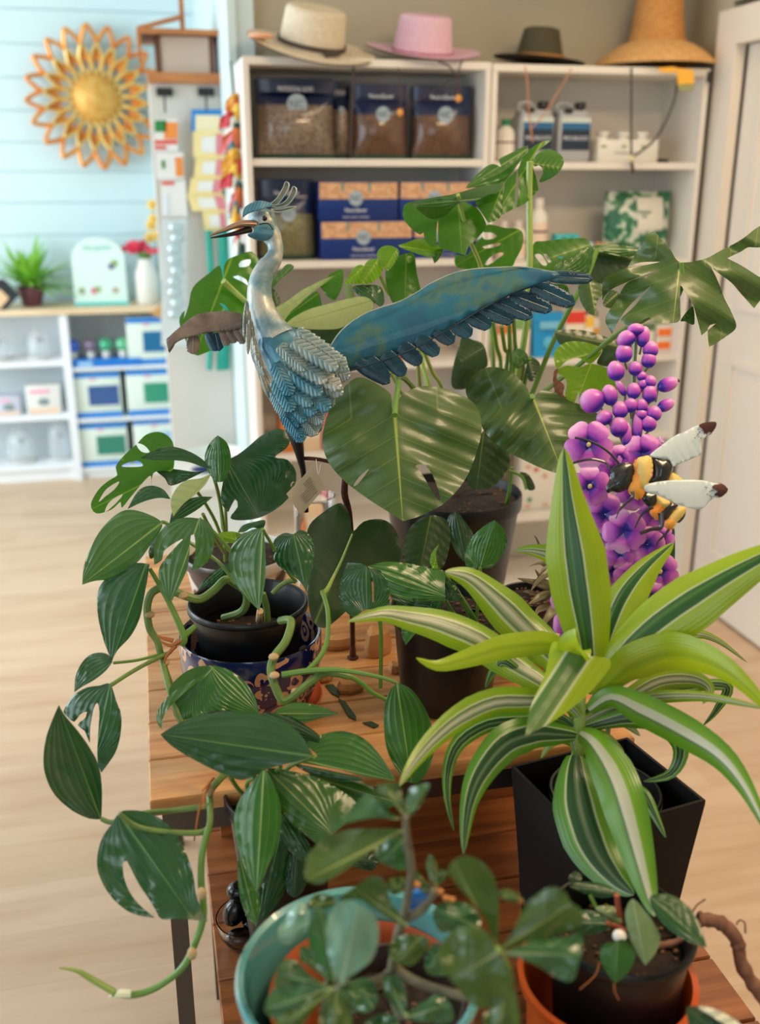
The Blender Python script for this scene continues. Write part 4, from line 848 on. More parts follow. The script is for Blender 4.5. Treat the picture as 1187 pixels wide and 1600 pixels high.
# ================================================================ leaves
def leafmat(name, dark, light, vein, n=7, k=.7, rough=.32, tr=.18, mw=.012, vs=.5, bs=.5, coat=.3, side=.06, arch=False):
    m, t, b = nt(name); uv = t.nodes.new('ShaderNodeUVMap'); sp_ = t.nodes.new('ShaderNodeSeparateXYZ'); t.links.new(uv.outputs[0], sp_.inputs[0])
    u, v = sp_.outputs[0], mth(t, 'ABSOLUTE', mth(t, 'SUBTRACT', sp_.outputs[1], .5))
    wv = noise(t, 8, 2)
    ph = mth(t, 'FRACT', mth(t, 'ADD', mth(t, 'MULTIPLY', mth(t, 'SUBTRACT', u, mth(t, 'MULTIPLY', v, k)), n), mth(t, 'MULTIPLY', wv, .10)))
    if arch: ph = mth(t, 'FRACT', mth(t, 'MULTIPLY', mth(t, 'DIVIDE', v, mth(t, 'ADD', mth(t, 'MULTIPLY', mth(t, 'SINE', mth(t, 'MULTIPLY', mth(t, 'POWER', u, .8), pi)), .30), .03)), n))
    tri = mth(t, 'ABSOLUTE', mth(t, 'SUBTRACT', ph, .5))       # .5 at the vein
    line = mth(t, 'MULTIPLY', mth(t, 'SUBTRACT', tri, .5-side), 1/side, clamp=True)
    mid = mth(t, 'SUBTRACT', 1, mth(t, 'DIVIDE', v, mth(t, 'ADD', mth(t, 'MULTIPLY', mth(t, 'SUBTRACT', 1.05, u), mw), .002)), clamp=True)
    c = mixc(t, noise(t, 22, 4), dark, light)
    c = mixc(t, mth(t, 'MULTIPLY', line, vs*.55), c, vein); c = mixc(t, mid, c, vein)
    t.links.new(c, b.inputs['Base Color']); b.inputs['Roughness'].default_value = rough; b.inputs['Coat Weight'].default_value = coat; b.inputs['Coat Roughness'].default_value = .16
    h = mth(t, 'ADD', mth(t, 'SUBTRACT', 0, mth(t, 'POWER', tri, 2)), mth(t, 'MULTIPLY', noise(t, 40, 2), .05)); bump(t, b, h, bs*.55, .006)
    if tr:
        tn = t.nodes.new('ShaderNodeBsdfTranslucent'); t.links.new(mixc(t, .5, c, tuple(min(1, x*1.8) for x in light)), tn.inputs[0])
        mx = t.nodes.new('ShaderNodeMixShader'); mx.inputs[0].default_value = tr
        t.links.new(b.outputs[0], mx.inputs[1]); t.links.new(tn.outputs[0], mx.inputs[2]); t.links.new(mx.outputs[0], t.nodes['Material Output'].inputs[0])
    return m
s_ = srgb
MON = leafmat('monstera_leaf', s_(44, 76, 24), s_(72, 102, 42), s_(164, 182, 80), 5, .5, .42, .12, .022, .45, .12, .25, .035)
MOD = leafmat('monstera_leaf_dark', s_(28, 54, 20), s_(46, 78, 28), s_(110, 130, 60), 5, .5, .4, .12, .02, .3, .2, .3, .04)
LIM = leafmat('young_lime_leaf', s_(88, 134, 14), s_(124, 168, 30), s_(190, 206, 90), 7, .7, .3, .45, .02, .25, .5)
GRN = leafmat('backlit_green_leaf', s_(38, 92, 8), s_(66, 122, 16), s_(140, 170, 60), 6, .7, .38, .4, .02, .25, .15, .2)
PHI = leafmat('philodendron_leaf', s_(12, 66, 24), s_(32, 92, 34), s_(104, 146, 70), 4, 1.1, .26, .12, .012, .3, 1.0, .5, arch=True)
PHL = leafmat('philodendron_leaf_light', s_(36, 88, 24), s_(66, 112, 38), s_(150, 174, 90), 4, 1.1, .28, .2, .014, .35, 1.0, .5, arch=True)
PLT = leafmat('pleated_leaf', s_(8, 58, 18), s_(26, 84, 28), s_(92, 130, 60), 5, 2.6, .27, .12, .010, .3, 1.2, .45, arch=True)
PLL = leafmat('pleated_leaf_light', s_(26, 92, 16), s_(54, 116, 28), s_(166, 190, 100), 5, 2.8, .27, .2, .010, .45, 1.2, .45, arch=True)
PAL = leafmat('pale_leaf_underside', s_(140, 158, 98), s_(164, 178, 118), s_(120, 140, 70), 9, .7, .6, .2, .012, .5, .4, 0)
ROS = leafmat('desert_rose_leaf', s_(34, 86, 42), s_(66, 116, 62), s_(172, 190, 130), 8, .8, .22, .14, .026, .12, .3, .5)
ROL = leafmat('desert_rose_leaf_pale', s_(98, 150, 124), s_(126, 172, 146), s_(176, 206, 176), 8, .8, .22, .1, .024, .12, .3, .8)
ROD = leafmat('desert_rose_leaf_olive', s_(50, 82, 28), s_(82, 112, 46), s_(176, 186, 110), 8, .8, .26, .2, .024, .12, .3, .3)
VAR = leafmat('spotted_leaf', s_(50, 98, 42), s_(150, 172, 120), s_(180, 196, 150), 5, 1.0, .3, .12, .01, .3, .5, .4, arch=True)
def stripemat(name, stops, rough=.3, tr=.2):
    m, t, b = nt(name); uv = t.nodes.new('ShaderNodeUVMap'); sp_ = t.nodes.new('ShaderNodeSeparateXYZ'); t.links.new(uv.outputs[0], sp_.inputs[0])
    v = mth(t, 'ADD', sp_.outputs[1], mth(t, 'MULTIPLY', mth(t, 'SUBTRACT', noise(t, 6, 2, stretch=(1, 1, 1)), .5), .05))
    r = t.nodes.new('ShaderNodeValToRGB'); e = r.color_ramp.elements; r.color_ramp.interpolation = 'LINEAR'
    while len(e) < len(stops): e.new(.5)
    for i, (p, c) in enumerate(stops): e[i].position = p; e[i].color = (*srgb(*c), 1)
    t.links.new(v, r.inputs[0]); c = mixc(t, mth(t, 'MULTIPLY', noise(t, 30, 3), .2), r.outputs[0], (.02, .06, .01))
    t.links.new(c, b.inputs['Base Color']); b.inputs['Roughness'].default_value = rough; b.inputs['Coat Weight'].default_value = .3; b.inputs['Coat Roughness'].default_value = .25
    h = mth(t, 'SINE', mth(t, 'MULTIPLY', v, 90)); bump(t, b, h, .12, .001)
    tn = t.nodes.new('ShaderNodeBsdfTranslucent'); t.links.new(r.outputs[0], tn.inputs[0]); mx = t.nodes.new('ShaderNodeMixShader'); mx.inputs[0].default_value = tr
    t.links.new(b.outputs[0], mx.inputs[1]); t.links.new(tn.outputs[0], mx.inputs[2]); t.links.new(mx.outputs[0], t.nodes['Material Output'].inputs[0])
    return m
LM, WH, DG, GY = (152, 180, 20), (214, 222, 178), (34, 88, 26), (158, 168, 128)
DR1 = stripemat('dracaena_leaf_lime', [(0, LM), (.30, LM), (.32, WH), (.35, DG), (.44, (74, 120, 48)), (.48, DG), (.60, DG), (.63, WH), (.65, LM), (1, LM)])
DR2 = stripemat('dracaena_leaf_grey', [(0, (136, 172, 24)), (.24, (150, 180, 30)), (.27, WH), (.33, (90, 120, 70)), (.42, GY), (.50, (206, 208, 184)), (.58, GY), (.66, (70, 110, 50)), (.72, WH), (.75, (140, 176, 26)), (1, (120, 160, 20))])
DR3 = stripemat('dracaena_leaf_green', [(0, (86, 146, 24)), (.22, (104, 160, 30)), (.25, WH), (.29, (22, 74, 30)), (.44, (44, 92, 50)), (.5, (120, 140, 100)), (.58, (22, 74, 30)), (.72, (30, 84, 36)), (.76, WH), (.79, (90, 150, 26)), (1, (72, 130, 20))])
DR4 = stripemat('dracaena_leaf_lime_back', [(0, (160, 190, 24)), (.35, (176, 200, 36)), (.5, (150, 180, 30)), (.65, (176, 200, 36)), (1, (160, 190, 24))], tr=.3)
DR5 = stripemat('dracaena_leaf_whiteband', [(0, (80, 140, 24)), (.30, (120, 170, 34)), (.34, (196, 204, 170)), (.56, (222, 222, 200)), (.60, (90, 130, 80)), (.70, (110, 160, 40)), (1, (96, 156, 30))])
TRD = stripemat('tradescantia_leaf', [(0, (110, 66, 60)), (.2, (150, 146, 110)), (.5, (120, 118, 80)), (.8, (150, 146, 110)), (1, (110, 66, 60))], tr=.1)
ARCH = (PHI, PHL, PLT, PLL, VAR)
m_stem = M8('green_stem', 98, 138, 54, .4); m_stemp = M8('pale_green_stem', 146, 172, 84, .4); m_vine = mat('vine_stem', srgb(84, 112, 50), .45, col2=srgb(112, 140, 66), nscale=30, bumps=.3)
m_node = M8('tan_node', 190, 160, 116, .7); m_bark = mat('grey_bark', srgb(128, 122, 100), .8, col2=srgb(96, 92, 72), nscale=60, bumps=.6)

CR_ = {'c1': (100, 660, .3875), 'c2': (40, 960, .4), 'c3': (440, 660, .3875), 'c4': (220, 1000, .4044), 'c5': (320, 1200, .4212), 'c6': (540, 820, .5451), 'c7': (600, 1050, .4945), 'c8': (700, 1300, .4103),
       'b5': (240, 270, .337), 'b6': (500, 380, .3707), 'b8': (800, 500, .3374), 'e1': (620, 210, .2359), 'e2': (720, 340, .2359), 'e3': (930, 340, .2165), 'e4': (420, 380, .2359), 'e5': (240, 380, .219),
       'e6': (400, 1360, .2022), 'e7': (600, 1300, .2527), 'e8': (780, 860, .1853), 'f4': (780, 430, .2527), 'px': (0, 0, 1), 'g8': (930, 640, .1853), 'f5': (440, 660, .1853)}
def K_(cr, p): x0, y0, s = CR_[cr]; return (x0+p[0]*s, y0+p[1]*s)
def inside(x, y, poly):
    r = False; n = len(poly); j = n-1
    for i in range(n):
        xi, yi = poly[i]; xj, yj = poly[j]
        if (yi > y) != (yj > y) and x < (xj-xi)*(y-yi)/(yj-yi+1e-12)+xi: r = not r
        j = i
    return r
def spline2(pts, step):
    n = len(pts); out = []
    for i in range(n):
        a, b, c, d = pts[i-1], pts[i], pts[(i+1) % n], pts[(i+2) % n]
        A_, B_, C_, D_ = Vector(a[:2]), Vector(b[:2]), Vector(c[:2]), Vector(d[:2])
        if len(b) > 2: A_ = B_
        if len(c) > 2: D_ = C_
        k = max(1, int((C_-B_).length/step))
        for q in range(k):
            t = q/k; p = .5*((2*B_)+(C_-A_)*t+(2*A_-5*B_+4*C_-D_)*t*t+(3*B_-A_-3*C_+D_)*t*t*t)
            out.append((p.x, p.y))
    return out
def traced(pts, holes, div=15):
    xs = [p[0] for p in pts]; ys = [p[1] for p in pts]; size = max(max(xs)-min(xs), max(ys)-min(ys)); g = size/div
    out = spline2(pts, g*.55); hs = [spline2(h, g*.4) for h in holes]
    V = [Vector(p) for p in out]; E = [(i, (i+1) % len(out)) for i in range(len(out))]
    for h in hs:
        b = len(V); V += [Vector(p) for p in h]; E += [(b+i, b+(i+1) % len(h)) for i in range(len(h))]
    y = min(ys)+g*.5; r = 0
    while y < max(ys):
        x = min(xs)+(g*.5 if r % 2 else 0)
        while x < max(xs):
            if inside(x, y, out) and not any(inside(x, y, h) for h in hs): V.append(Vector((x, y)))
            x += g
        y += g*.87; r += 1
    vo, eo, fo, *_ = delaunay_2d_cdt(V, E, [], 0, 1e-4)
    F = []
    for f in fo:
        cx, cy = sum(vo[i].x for i in f)/len(f), sum(vo[i].y for i in f)/len(f)
        if inside(cx, cy, out) and not any(inside(cx, cy, h) for h in hs): F.append(tuple(f))
    return vo, F, size
def finish_leaf(name, co, F, uvs, m, parent):
    me = bpy.data.meshes.new(name); org = ORG[parent.name]
    me.from_pydata([tuple(Vector(p)-org) for p in co], [], F); me.materials.append(m)
    ul = me.uv_layers.new(name='UVMap')
    for l in me.loops: ul.data[l.index].uv = uvs[l.vertex_index]
    me.polygons.foreach_set('use_smooth', [True]*len(me.polygons))
    o = bpy.data.objects.new(name, me); C.objects.link(o); o.parent = parent; ORG[o.name] = org; return o
def L(plant, cr, pts, base, tip, d, gx=0, gy=0, fold=.015, m=None, holes=(), corr=.0015, n=6, k=.62, droop=0, name='leaf', div=15, und=0):
    s = CR_[cr][2]
    P_ = [(*K_(cr, p), 1) if len(p) > 2 else K_(cr, p) for p in pts]; H_ = [[K_(cr, q) for q in h] for h in holes]
    vo, F, size = traced(P_, H_, div)
    bx, by = K_(cr, base); tx, ty = K_(cr, tip); ax = Vector((tx-bx, ty-by)); ln = ax.length; ax /= ln; nx = Vector((-ax.y, ax.x))
    cx, cy = (bx+tx)/2, (by+ty)/2; hw = max(abs((Vector((p[0], p[1]))-Vector((bx, by))).dot(nx)) for p in P_)
    co, uvs = [], []
    for p in vo:
        q = p-Vector((bx, by)); t = q.dot(ax)/ln; v = q.dot(nx)
        dd = d+gx*(p.x-cx)/100+gy*(p.y-cy)/100+fold*(abs(v)/hw)**1.6+droop*(t-.5)**2*4+und*(sin(9*t+4*v/hw)+.7*sin(5*t-6*v/hw+1))*min(1, abs(v)/hw*2)+(corr*1.3*sin(2*pi*4*abs(v)/ln/(.30*sin(pi*max(0, min(1, t))**.8)+.03))*max(0, sin(pi*max(0, min(1, t)))) if m in ARCH else corr*sin(2*pi*n*(t-k*abs(v)/ln)))*min(1, abs(v)/hw*3)
        co.append(at(p.x, p.y, dd)); uvs.append((max(0, min(1, t)), .5+v/ln))
    return finish_leaf(name, co, F, uvs, m, plant)
def R(plant, cr, path, w, d, m, roll=0, roll1=None, fold=.25, prof='lance', name='leaf', N=26, M=8, wave=0):
    # strap leaf: path in picture positions, with real distances running through list d
    P_ = [K_(cr, p) for p in path]; s = CR_[cr][2]; n = len(P_)
    dl = d if isinstance(d, (list, tuple)) else [d, d]
    def dat(f): g = f*(len(dl)-1); i = min(int(g), len(dl)-2); return dl[i]+(dl[i+1]-dl[i])*(g-i)
    pts = [at(p[0], p[1], dat(i/(n-1))) for i, p in enumerate(P_)]; C3 = smooth(pts, max(3, N//max(1, n-1))); m_ = len(C3)
    if roll1 is None: roll1 = roll
    co, uvs, F = [], [], []; W_ = w*s/FPX*dat(.5); ps = None
    for i, p in enumerate(C3):
        f = i/(m_-1); t = (C3[min(i+1, m_-1)]-C3[max(i-1, 0)]).normalized(); view = (CO-p).normalized()
        sd = t.cross(view)
        sd = sd.normalized() if sd.length > 1e-4 else ps
        if ps and sd.dot(ps) < 0: sd = -sd
        ps = sd; nr = sd.cross(t).normalized()
        if nr.dot(view) < 0: nr = -nr
        rl = roll+(roll1-roll)*f; sd2 = sd*cos(rl)+nr*sin(rl); nr2 = nr*cos(rl)-sd*sin(rl)
        if prof == 'lance': ww = min(1, (.35+1.9*f))*min(1, (1-f)*2.1)**.75
        elif prof == 'ovate': ww = sin(pi*min(1, f**.8))**.8
        else: ww = 1
        ww = W_*max(ww, .03)/max(.35, cos(roll*.5+roll1*.5))
        for j in range(M+1):
            v = 2*j/M-1; z = -fold*ww*v*v+wave*ww*sin(f*22+v*2)*v*v
            co.append(p+sd2*(ww*v)+nr2*z); uvs.append((f, .5+.5*v))
    for i in range(m_-1):
        for j in range(M): a = i*(M+1)+j; F.append((a, a+1, a+M+2, a+M+1))
    return finish_leaf(name, co, F, uvs, m, plant)
def T(plant, cr, path, d, r, m=m_stem, name='stem', n=8, flat=1):
    P_ = [K_(cr, p) for p in path]; dl = d if isinstance(d, (list, tuple)) else [d, d]; k = len(P_)
    def dat(f): g = f*(len(dl)-1); i = min(int(g), len(dl)-2); return dl[i]+(dl[i+1]-dl[i])*(g-i)
    return MB().tube([at(p[0], p[1], dat(i/max(1, k-1))) for i, p in enumerate(P_)], r, n, 5, flat).build(name, m, plant)
S1 = 1
# ---------------------------------------------------------------- A: trailing philodendron
T(A, 'c1', [(640, 790), (720, 760), (735, 690), (690, 650), (650, 634), (605, 676), (550, 712), (490, 700), (450, 685), (395, 668), (352, 690), (335, 750), (345, 830), (375, 880), (388, 930), (405, 990), (430, 1060)], [1.52, 1.46, 1.43, 1.42, 1.42], [.0062, .0062, .006, .0045], m_vine, 'vine')
T(A, 'c1', [(820, 800), (815, 740), (800, 690)], [1.52, 1.5], .0052, m_vine, 'vine')
T(A, 'c1', [(840, 690), (870, 660), (905, 640), (935, 640)], [1.5, 1.5], .004, m_vine, 'vine')
T(A, 'c1', [(870, 800), (915, 800), (895, 880), (848, 945), (835, 1010), (872, 1110), (905, 1118), (990, 1050), (1060, 1010), (1150, 1025)], [1.44, 1.40, 1.385, 1.385, 1.40], [.0058, .006, .0052], m_vine, 'vine')
T(A, 'c4', [(730, 132), (800, 140), (850, 165), (890, 200), (945, 230)], [1.40, 1.42], [.0042, .003], m_stem, 'vine')
T(A, 'c4', [(545, 135), (640, 120), (750, 115), (850, 128), (940, 148), (992, 168)], [1.385, 1.38], [.005, .0022], m_stem, 'petiole')
T(A, 'c4', [(640, 120), (690, 68), (720, 0), (722, -110), (700, -190)], [1.385, 1.42, 1.45], [.0035, .0035], m_stem, 'petiole')
for q, d_ in (((845, 945), 1.385), ((935, 1085), 1.39), ((848, 1020), 1.38), ((460, 885), 1.425), ((480, 698), 1.43), ((345, 775), 1.42), ((405, 968), 1.42)):
    MB().blob(at(*K_('c1', q), d_), .0074, .0074, .005, None, 10, 6).build('node', m_node, A)
T(A, 'c1', [(790, 760), (785, 800)], [1.44, 1.5], .005, m_node, 'aerial_root')
T(A, 'c1', [(345, 590), (420, 720), (482, 860), (470, 895)], [1.42, 1.42], [.003, .006], m_stem, 'petiole')
T(A, 'c1', [(482, 862), (530, 822)], [1.42, 1.43], [.005, .004], m_stem, 'shoot')
T(A, 'c1', [(405, 930), (300, 958), (198, 970)], [1.42, 1.39], .0022, m_stem, 'petiole')
T(A, 'c1', [(430, 925), (300, 990), (188, 1060)], [1.42, 1.36], .003, m_vine, 'petiole')
T(A, 'c1', [(395, 402), (420, 412), (500, 480), (620, 560), (690, 650)], [1.42, 1.45], .0026, m_stem, 'petiole')
T(A, 'c1', [(545, 388), (640, 480), (700, 560), (780, 640), (800, 720)], [1.4, 1.48], .0028, m_stem, 'petiole')
T(A, 'c1', [(800, 430), (830, 480), (900, 600), (935, 640)], [1.4, 1.5], .0024, m_stem, 'petiole')
L(A, 'c1', [(395, 405), (340, 370), (270, 352), (215, 368), (150, 430), (105, 510), (80, 580), (73, 655, 1), (120, 640), (180, 632), (240, 605), (300, 560), (345, 500), (380, 450)], (395, 405), (75, 652), 1.40, .01, -.02, .02, PHL)
L(A, 'c1', [(345, 572, 1), (300, 566), (240, 575), (180, 615), (140, 670), (133, 730), (140, 800), (160, 880), (193, 965, 1), (215, 920), (270, 860), (305, 790), (320, 720), (335, 640)], (330, 575), (193, 965), 1.39, .02, -.01, .02, PHI)
L(A, 'c1', [(548, 388), (480, 384), (420, 408), (380, 450), (363, 505), (363, 575, 1), (395, 555), (402, 520), (440, 490), (490, 462, 1), (440, 512), (400, 560), (382, 595), (385, 640), (405, 690), (430, 730, 1), (445, 700), (470, 650), (497, 590), (505, 530), (512, 455), (524, 452), (530, 500), (525, 550), (513, 598, 1), (560, 580), (590, 545), (605, 490), (602, 435), (580, 400)], (545, 392), (430, 720), 1.385, .0, -.01, .012, PHL)
L(A, 'c1', [(802, 425, 1), (760, 432), (700, 465), (668, 520), (663, 570), (680, 630), (720, 690), (787, 760, 1), (800, 700), (812, 620), (812, 540), (808, 470)], (800, 428), (785, 755), 1.40, -.02, -.02, .014, PHL)
L(A, 'c1', [(925, 450), (890, 445), (850, 470), (842, 510), (850, 560), (890, 600), (950, 640), (978, 690, 1), (985, 640), (1000, 590), (1008, 530), (1003, 480), (980, 445), (950, 433)], (925, 452), (978, 688), 1.43, 0, -.02, .012, PHI)
L(A, 'c1', [(195, 968, 1), (180, 938), (145, 928), (100, 940), (65, 980), (45, 1030), (42, 1088, 1), (75, 1065), (120, 1040), (165, 1005)], (195, 968), (42, 1085), 1.37, 0, -.02, .01, PHI)
L(A, 'c2', [(330, 272), (290, 278), (240, 285), (195, 310), (165, 345), (148, 380), (165, 402), (190, 420), (212, 392), (240, 380), (235, 402), (203, 432), (230, 455), (250, 502), (253, 440), (266, 370), (280, 345), (288, 380), (285, 440), (280, 520), (282, 580), (296, 618, 1), (325, 580), (355, 530), (372, 460), (373, 390), (355, 340)], (330, 275), (270, 560), 1.34, 0, -.02, .012, PHI)
L(A, 'c2', [(296, 800, 1), (250, 798), (180, 765), (110, 700), (75, 620), (70, 550), (80, 480), (105, 410), (130, 352, 1), (150, 390), (200, 450), (250, 520), (285, 590), (298, 680)], (292, 795), (130, 358), 1.27, .02, .02, .02, PLT, corr=.002)
L(A, 'c2', [(365, 775), (400, 765), (460, 770), (530, 800), (590, 860), (630, 940), (655, 1020), (665, 1090), (685, 1150), (712, 1200, 1), (650, 1193), (590, 1190), (530, 1190), (510, 1160), (480, 1110), (440, 1050), (410, 990), (395, 962), (380, 970), (385, 1030), (410, 1090), (450, 1140), (505, 1185, 1), (460, 1180), (400, 1160), (340, 1110), (300, 1050), (280, 990), (282, 930), (300, 870), (335, 820)], (365, 778), (640, 1170), 1.20, -.01, -.02, .018, PHI, corr=.002, n=7)
L(A, 'c4', [(992, 165, 1), (965, 190), (945, 240), (938, 310), (945, 400), (965, 460), (1000, 520), (1040, 552), (1080, 545), (1115, 490), (1132, 420), (1125, 340), (1105, 280), (1070, 220), (1030, 180)], (990, 168), (1045, 548), 1.32, .01, -.03, .012, PLL, corr=.001)
L(A, 'c4', [(280, 98, 1), (210, 105), (150, 140), (110, 190), (118, 250), (140, 308), (200, 300), (270, 278), (330, 272), (400, 278), (458, 285, 1), (440, 220), (400, 160), (340, 115)], (270, 102), (455, 283), 1.38, .01, -.03, .014, PLL, corr=.002)
L(A, 'c4', [(290, 98, 1), (220, 145), (140, 190), (85, 240), (60, 290), (65, 325), (80, 345, 1), (90, 290), (130, 240), (190, 185), (250, 140)], (285, 100), (78, 340), 1.355, .01, -.03, .008, PHL)
# right-hand leaf of the vine and the left trail
L(A, 'c3', [(265, 565, 1), (330, 572), (352, 602), (362, 650), (366, 725), (371, 725), (370, 650), (352, 592), (400, 600), (430, 650), (435, 710), (425, 755), (340, 755), (290, 785), (240, 740), (232, 690), (240, 630)], (340, 580), (345, 780), 1.45, .0, -.02, .01, PHI)
T(A, 'c3', [(390, 755), (400, 850), (400, 960), (398, 1070)], [1.46, 1.52], .003, m_stem, 'stem')
T(A, 'c2', [(530, 165), (545, 230), (560, 290), (590, 380), (640, 480), (720, 560), (775, 620), (765, 636), (722, 690), (720, 740), (718, 820), (690, 850), (580, 852), (440, 830), (365, 778)], [1.42, 1.38, 1.36, 1.33, 1.24, 1.22, 1.2], [.004, .0045, .005, .004, .003], m_vine, 'vine')
T(A, 'c2', [(730, 745), (650, 757), (560, 768), (470, 775), (400, 795), (335, 812), (295, 798)], [1.25, 1.25], [.004, .003], m_vine, 'petiole')
T(A, 'c2', [(716, 830), (690, 930), (685, 1040), (692, 1120), (690, 1200), (655, 1300), (612, 1380), (540, 1440), (470, 1475), (400, 1488), (340, 1480)], [1.22, 1.2, 1.18, 1.17], [.0042, .0045, .0042, .004], m_stem, 'vine')
T(A, 'c2', [(345, 1475), (250, 1420), (200, 1392), (130, 1380)], [1.17, 1.15], [.0042, .0032, .0008], m_stemp, 'new_shoot')
T(A, 'c2', [(325, 1494), (370, 1482), (412, 1482)], [1.17, 1.17], [.001, .0052, .0046], M8('cream_sheath', 226, 226, 190, .5), 'sheath')
for q, d_ in (((688, 1090), 1.18), ((650, 1325), 1.17), ((716, 690), 1.26)): MB().blob(at(*K_('c2', q), d_), .006, .006, .008, None, 10, 6).build('node', m_node, A)
m_root = M8('dry_orange_root', 166, 98, 48, .8)
for pts in ([(712, 680), (690, 720), (672, 790), (658, 885)], [(720, 660), (700, 700), (690, 760)], [(735, 640), (712, 665), (690, 690)]): T(A, 'c2', pts, [1.25, 1.23], [.002, .001], m_root, 'aerial_root', 6)
for pts in ([(440, 880), (400, 870), (375, 860)], [(470, 880), (430, 900), (390, 885)], [(450, 900), (415, 940), (400, 975)]): T(A, 'c1', pts, [1.41, 1.41], [.0035, .0012], m_root, 'aerial_root', 6)
# ---------------------------------------------------------------- B: dark monstera behind
for pts, d_ in (([(610, 240), (630, 330), (645, 440), (650, 560)], 1.7), ([(595, 195), (625, 300), (640, 430)], 1.68), ([(655, 160), (650, 300), (655, 450)], 1.72), ([(430, 200), (520, 260), (600, 380), (640, 480)], 1.68), ([(560, 370), (600, 450), (650, 530)], 1.66)): T(B, 'c1', pts, [d_-.05, d_+.1], .003, m_stem, 'petiole')
L(B, 'c1', [(440, 190), (442, 95), (420, 55), (380, 38), (330, 50), (290, 90), (240, 135), (208, 180), (215, 212), (180, 235), (140, 270), (108, 330), (130, 367), (190, 352), (228, 320), (232, 345), (270, 300), (320, 240), (350, 215), (352, 260), (360, 205), (400, 195)], (440, 190), (120, 345), 1.58, .01, -.02, .015, GRN, [[(290, 85), (322, 92), (345, 120), (312, 118)], [(232, 177), (262, 160), (300, 155), (318, 175), (280, 180)], [(140, 320), (170, 270), (222, 238), (205, 268), (165, 300)], [(165, 362), (205, 330), (232, 300), (238, 290), (212, 300), (180, 325)]])
L(B, 'c1', [(595, 190, 1), (560, 150), (500, 115), (430, 97), (370, 110), (305, 145, 1), (360, 152), (430, 152), (500, 160), (560, 180)], (595, 190), (305, 145), 1.55, .01, -.03, .006, PLT)
L(B, 'c1', [(612, 240, 1), (575, 190), (568, 130), (590, 80), (620, 52, 1), (655, 80), (672, 130), (668, 180), (645, 235)], (625, 238), (620, 55), 1.58, 0, .01, .012, PLL)
L(B, 'c1', [(595, 205, 1), (550, 225), (490, 235), (450, 270), (430, 320), (440, 380, 1), (480, 330), (530, 290), (570, 250)], (595, 205), (440, 375), 1.52, .01, -.03, .006, PAL)
L(B, 'c1', [(655, 160), (700, 130), (740, 100), (800, 50), (870, 25), (910, 55), (900, 100), (850, 140), (900, 150), (935, 200), (925, 270), (880, 330), (800, 380), (720, 395), (670, 385), (700, 340), (690, 310), (662, 362, 1), (632, 320), (640, 240)], (660, 160), (780, 370), 1.66, .01, -.03, .02, PHI, corr=.003)
L(B, 'c1', [(600, 300, 1), (540, 300), (480, 315), (440, 350), (425, 405, 1), (480, 385), (540, 350)], (600, 300), (425, 403), 1.54, .01, -.03, .006, PLT)
L(B, 'c1', [(430, 310, 1), (400, 270), (350, 255), (300, 275), (255, 350, 1), (320, 320), (380, 305)], (430, 308), (258, 348), 1.55, 0, -.02, .006, PHI)
L(B, 'c1', [(590, 185, 1), (540, 200), (460, 190), (360, 180), (405, 225), (430, 255), (500, 230)], (590, 187), (380, 190), 1.6, 0, -.02, .006, PLT)
L(B, 'c1', [(700, 490, 1), (650, 480), (620, 450), (680, 440), (730, 460)], (720, 480), (622, 452), 1.55, 0, -.02, .006, LIM)
L(B, 'c1', [(700, 445, 1), (720, 415), (770, 400), (810, 395), (800, 430), (760, 425), (730, 440)], (700, 445), (808, 400), 1.55, 0, -.02, .006, PHI)
L(B, 'c1', [(535, 690, 1), (560, 640), (620, 590), (670, 570), (660, 620), (600, 660), (560, 700)], (665, 575), (535, 690), 1.62, 0, -.02, .006, PLT)
L(B, 'c1', [(340, 520, 1), (360, 470), (400, 430), (430, 420), (430, 470), (390, 520), (350, 550)], (430, 425), (340, 540), 1.6, 0, -.02, .006, MOD)
# big dark leaves at the table centre belong to the rear monstera
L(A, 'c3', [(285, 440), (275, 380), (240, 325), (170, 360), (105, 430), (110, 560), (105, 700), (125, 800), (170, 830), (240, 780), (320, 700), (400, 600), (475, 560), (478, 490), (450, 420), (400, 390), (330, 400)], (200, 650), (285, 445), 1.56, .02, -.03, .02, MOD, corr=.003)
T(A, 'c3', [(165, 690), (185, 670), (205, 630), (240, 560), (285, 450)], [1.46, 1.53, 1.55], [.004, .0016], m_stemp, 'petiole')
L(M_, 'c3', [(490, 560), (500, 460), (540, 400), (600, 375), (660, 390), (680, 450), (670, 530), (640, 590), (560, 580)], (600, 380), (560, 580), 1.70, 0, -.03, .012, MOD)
L(M_, 'c3', [(665, 400), (700, 360), (740, 400), (775, 470), (740, 560), (690, 500)], (700, 365), (740, 555), 1.72, 0, -.02, .012, PLT)
# ---------------------------------------------------------------- D: plant at the table centre
L(D, 'c3', [(345, 580, 1), (420, 562), (520, 570), (600, 590), (655, 600), (658, 660), (660, 722, 1), (600, 720), (500, 715), (430, 685), (395, 640)], (345, 582), (660, 700), 1.46, .01, -.03, .012, PLL)
L(D, 'c3', [(745, 580), (740, 520), (770, 460), (820, 415), (858, 393, 1), (895, 430), (908, 480), (890, 530), (850, 582), (800, 590)], (800, 585), (858, 396), 1.50, .01, .01, .012, PLL)
L(D, 'c3', [(480, 800, 1), (530, 795), (565, 810), (540, 850), (500, 898, 1), (485, 860)], (560, 805), (500, 895), 1.44, 0, -.02, .006, PLL)
L(D, 'c3', [(598, 570), (605, 525), (635, 490, 1), (622, 530), (628, 590)], (612, 585), (634, 495), 1.48, 0, 0, .003, LIM)
L(D, 'c3', [(655, 610, 1), (690, 640), (722, 700), (700, 722), (652, 700)], (655, 612), (710, 720), 1.5, 0, -.02, .006, PLT)
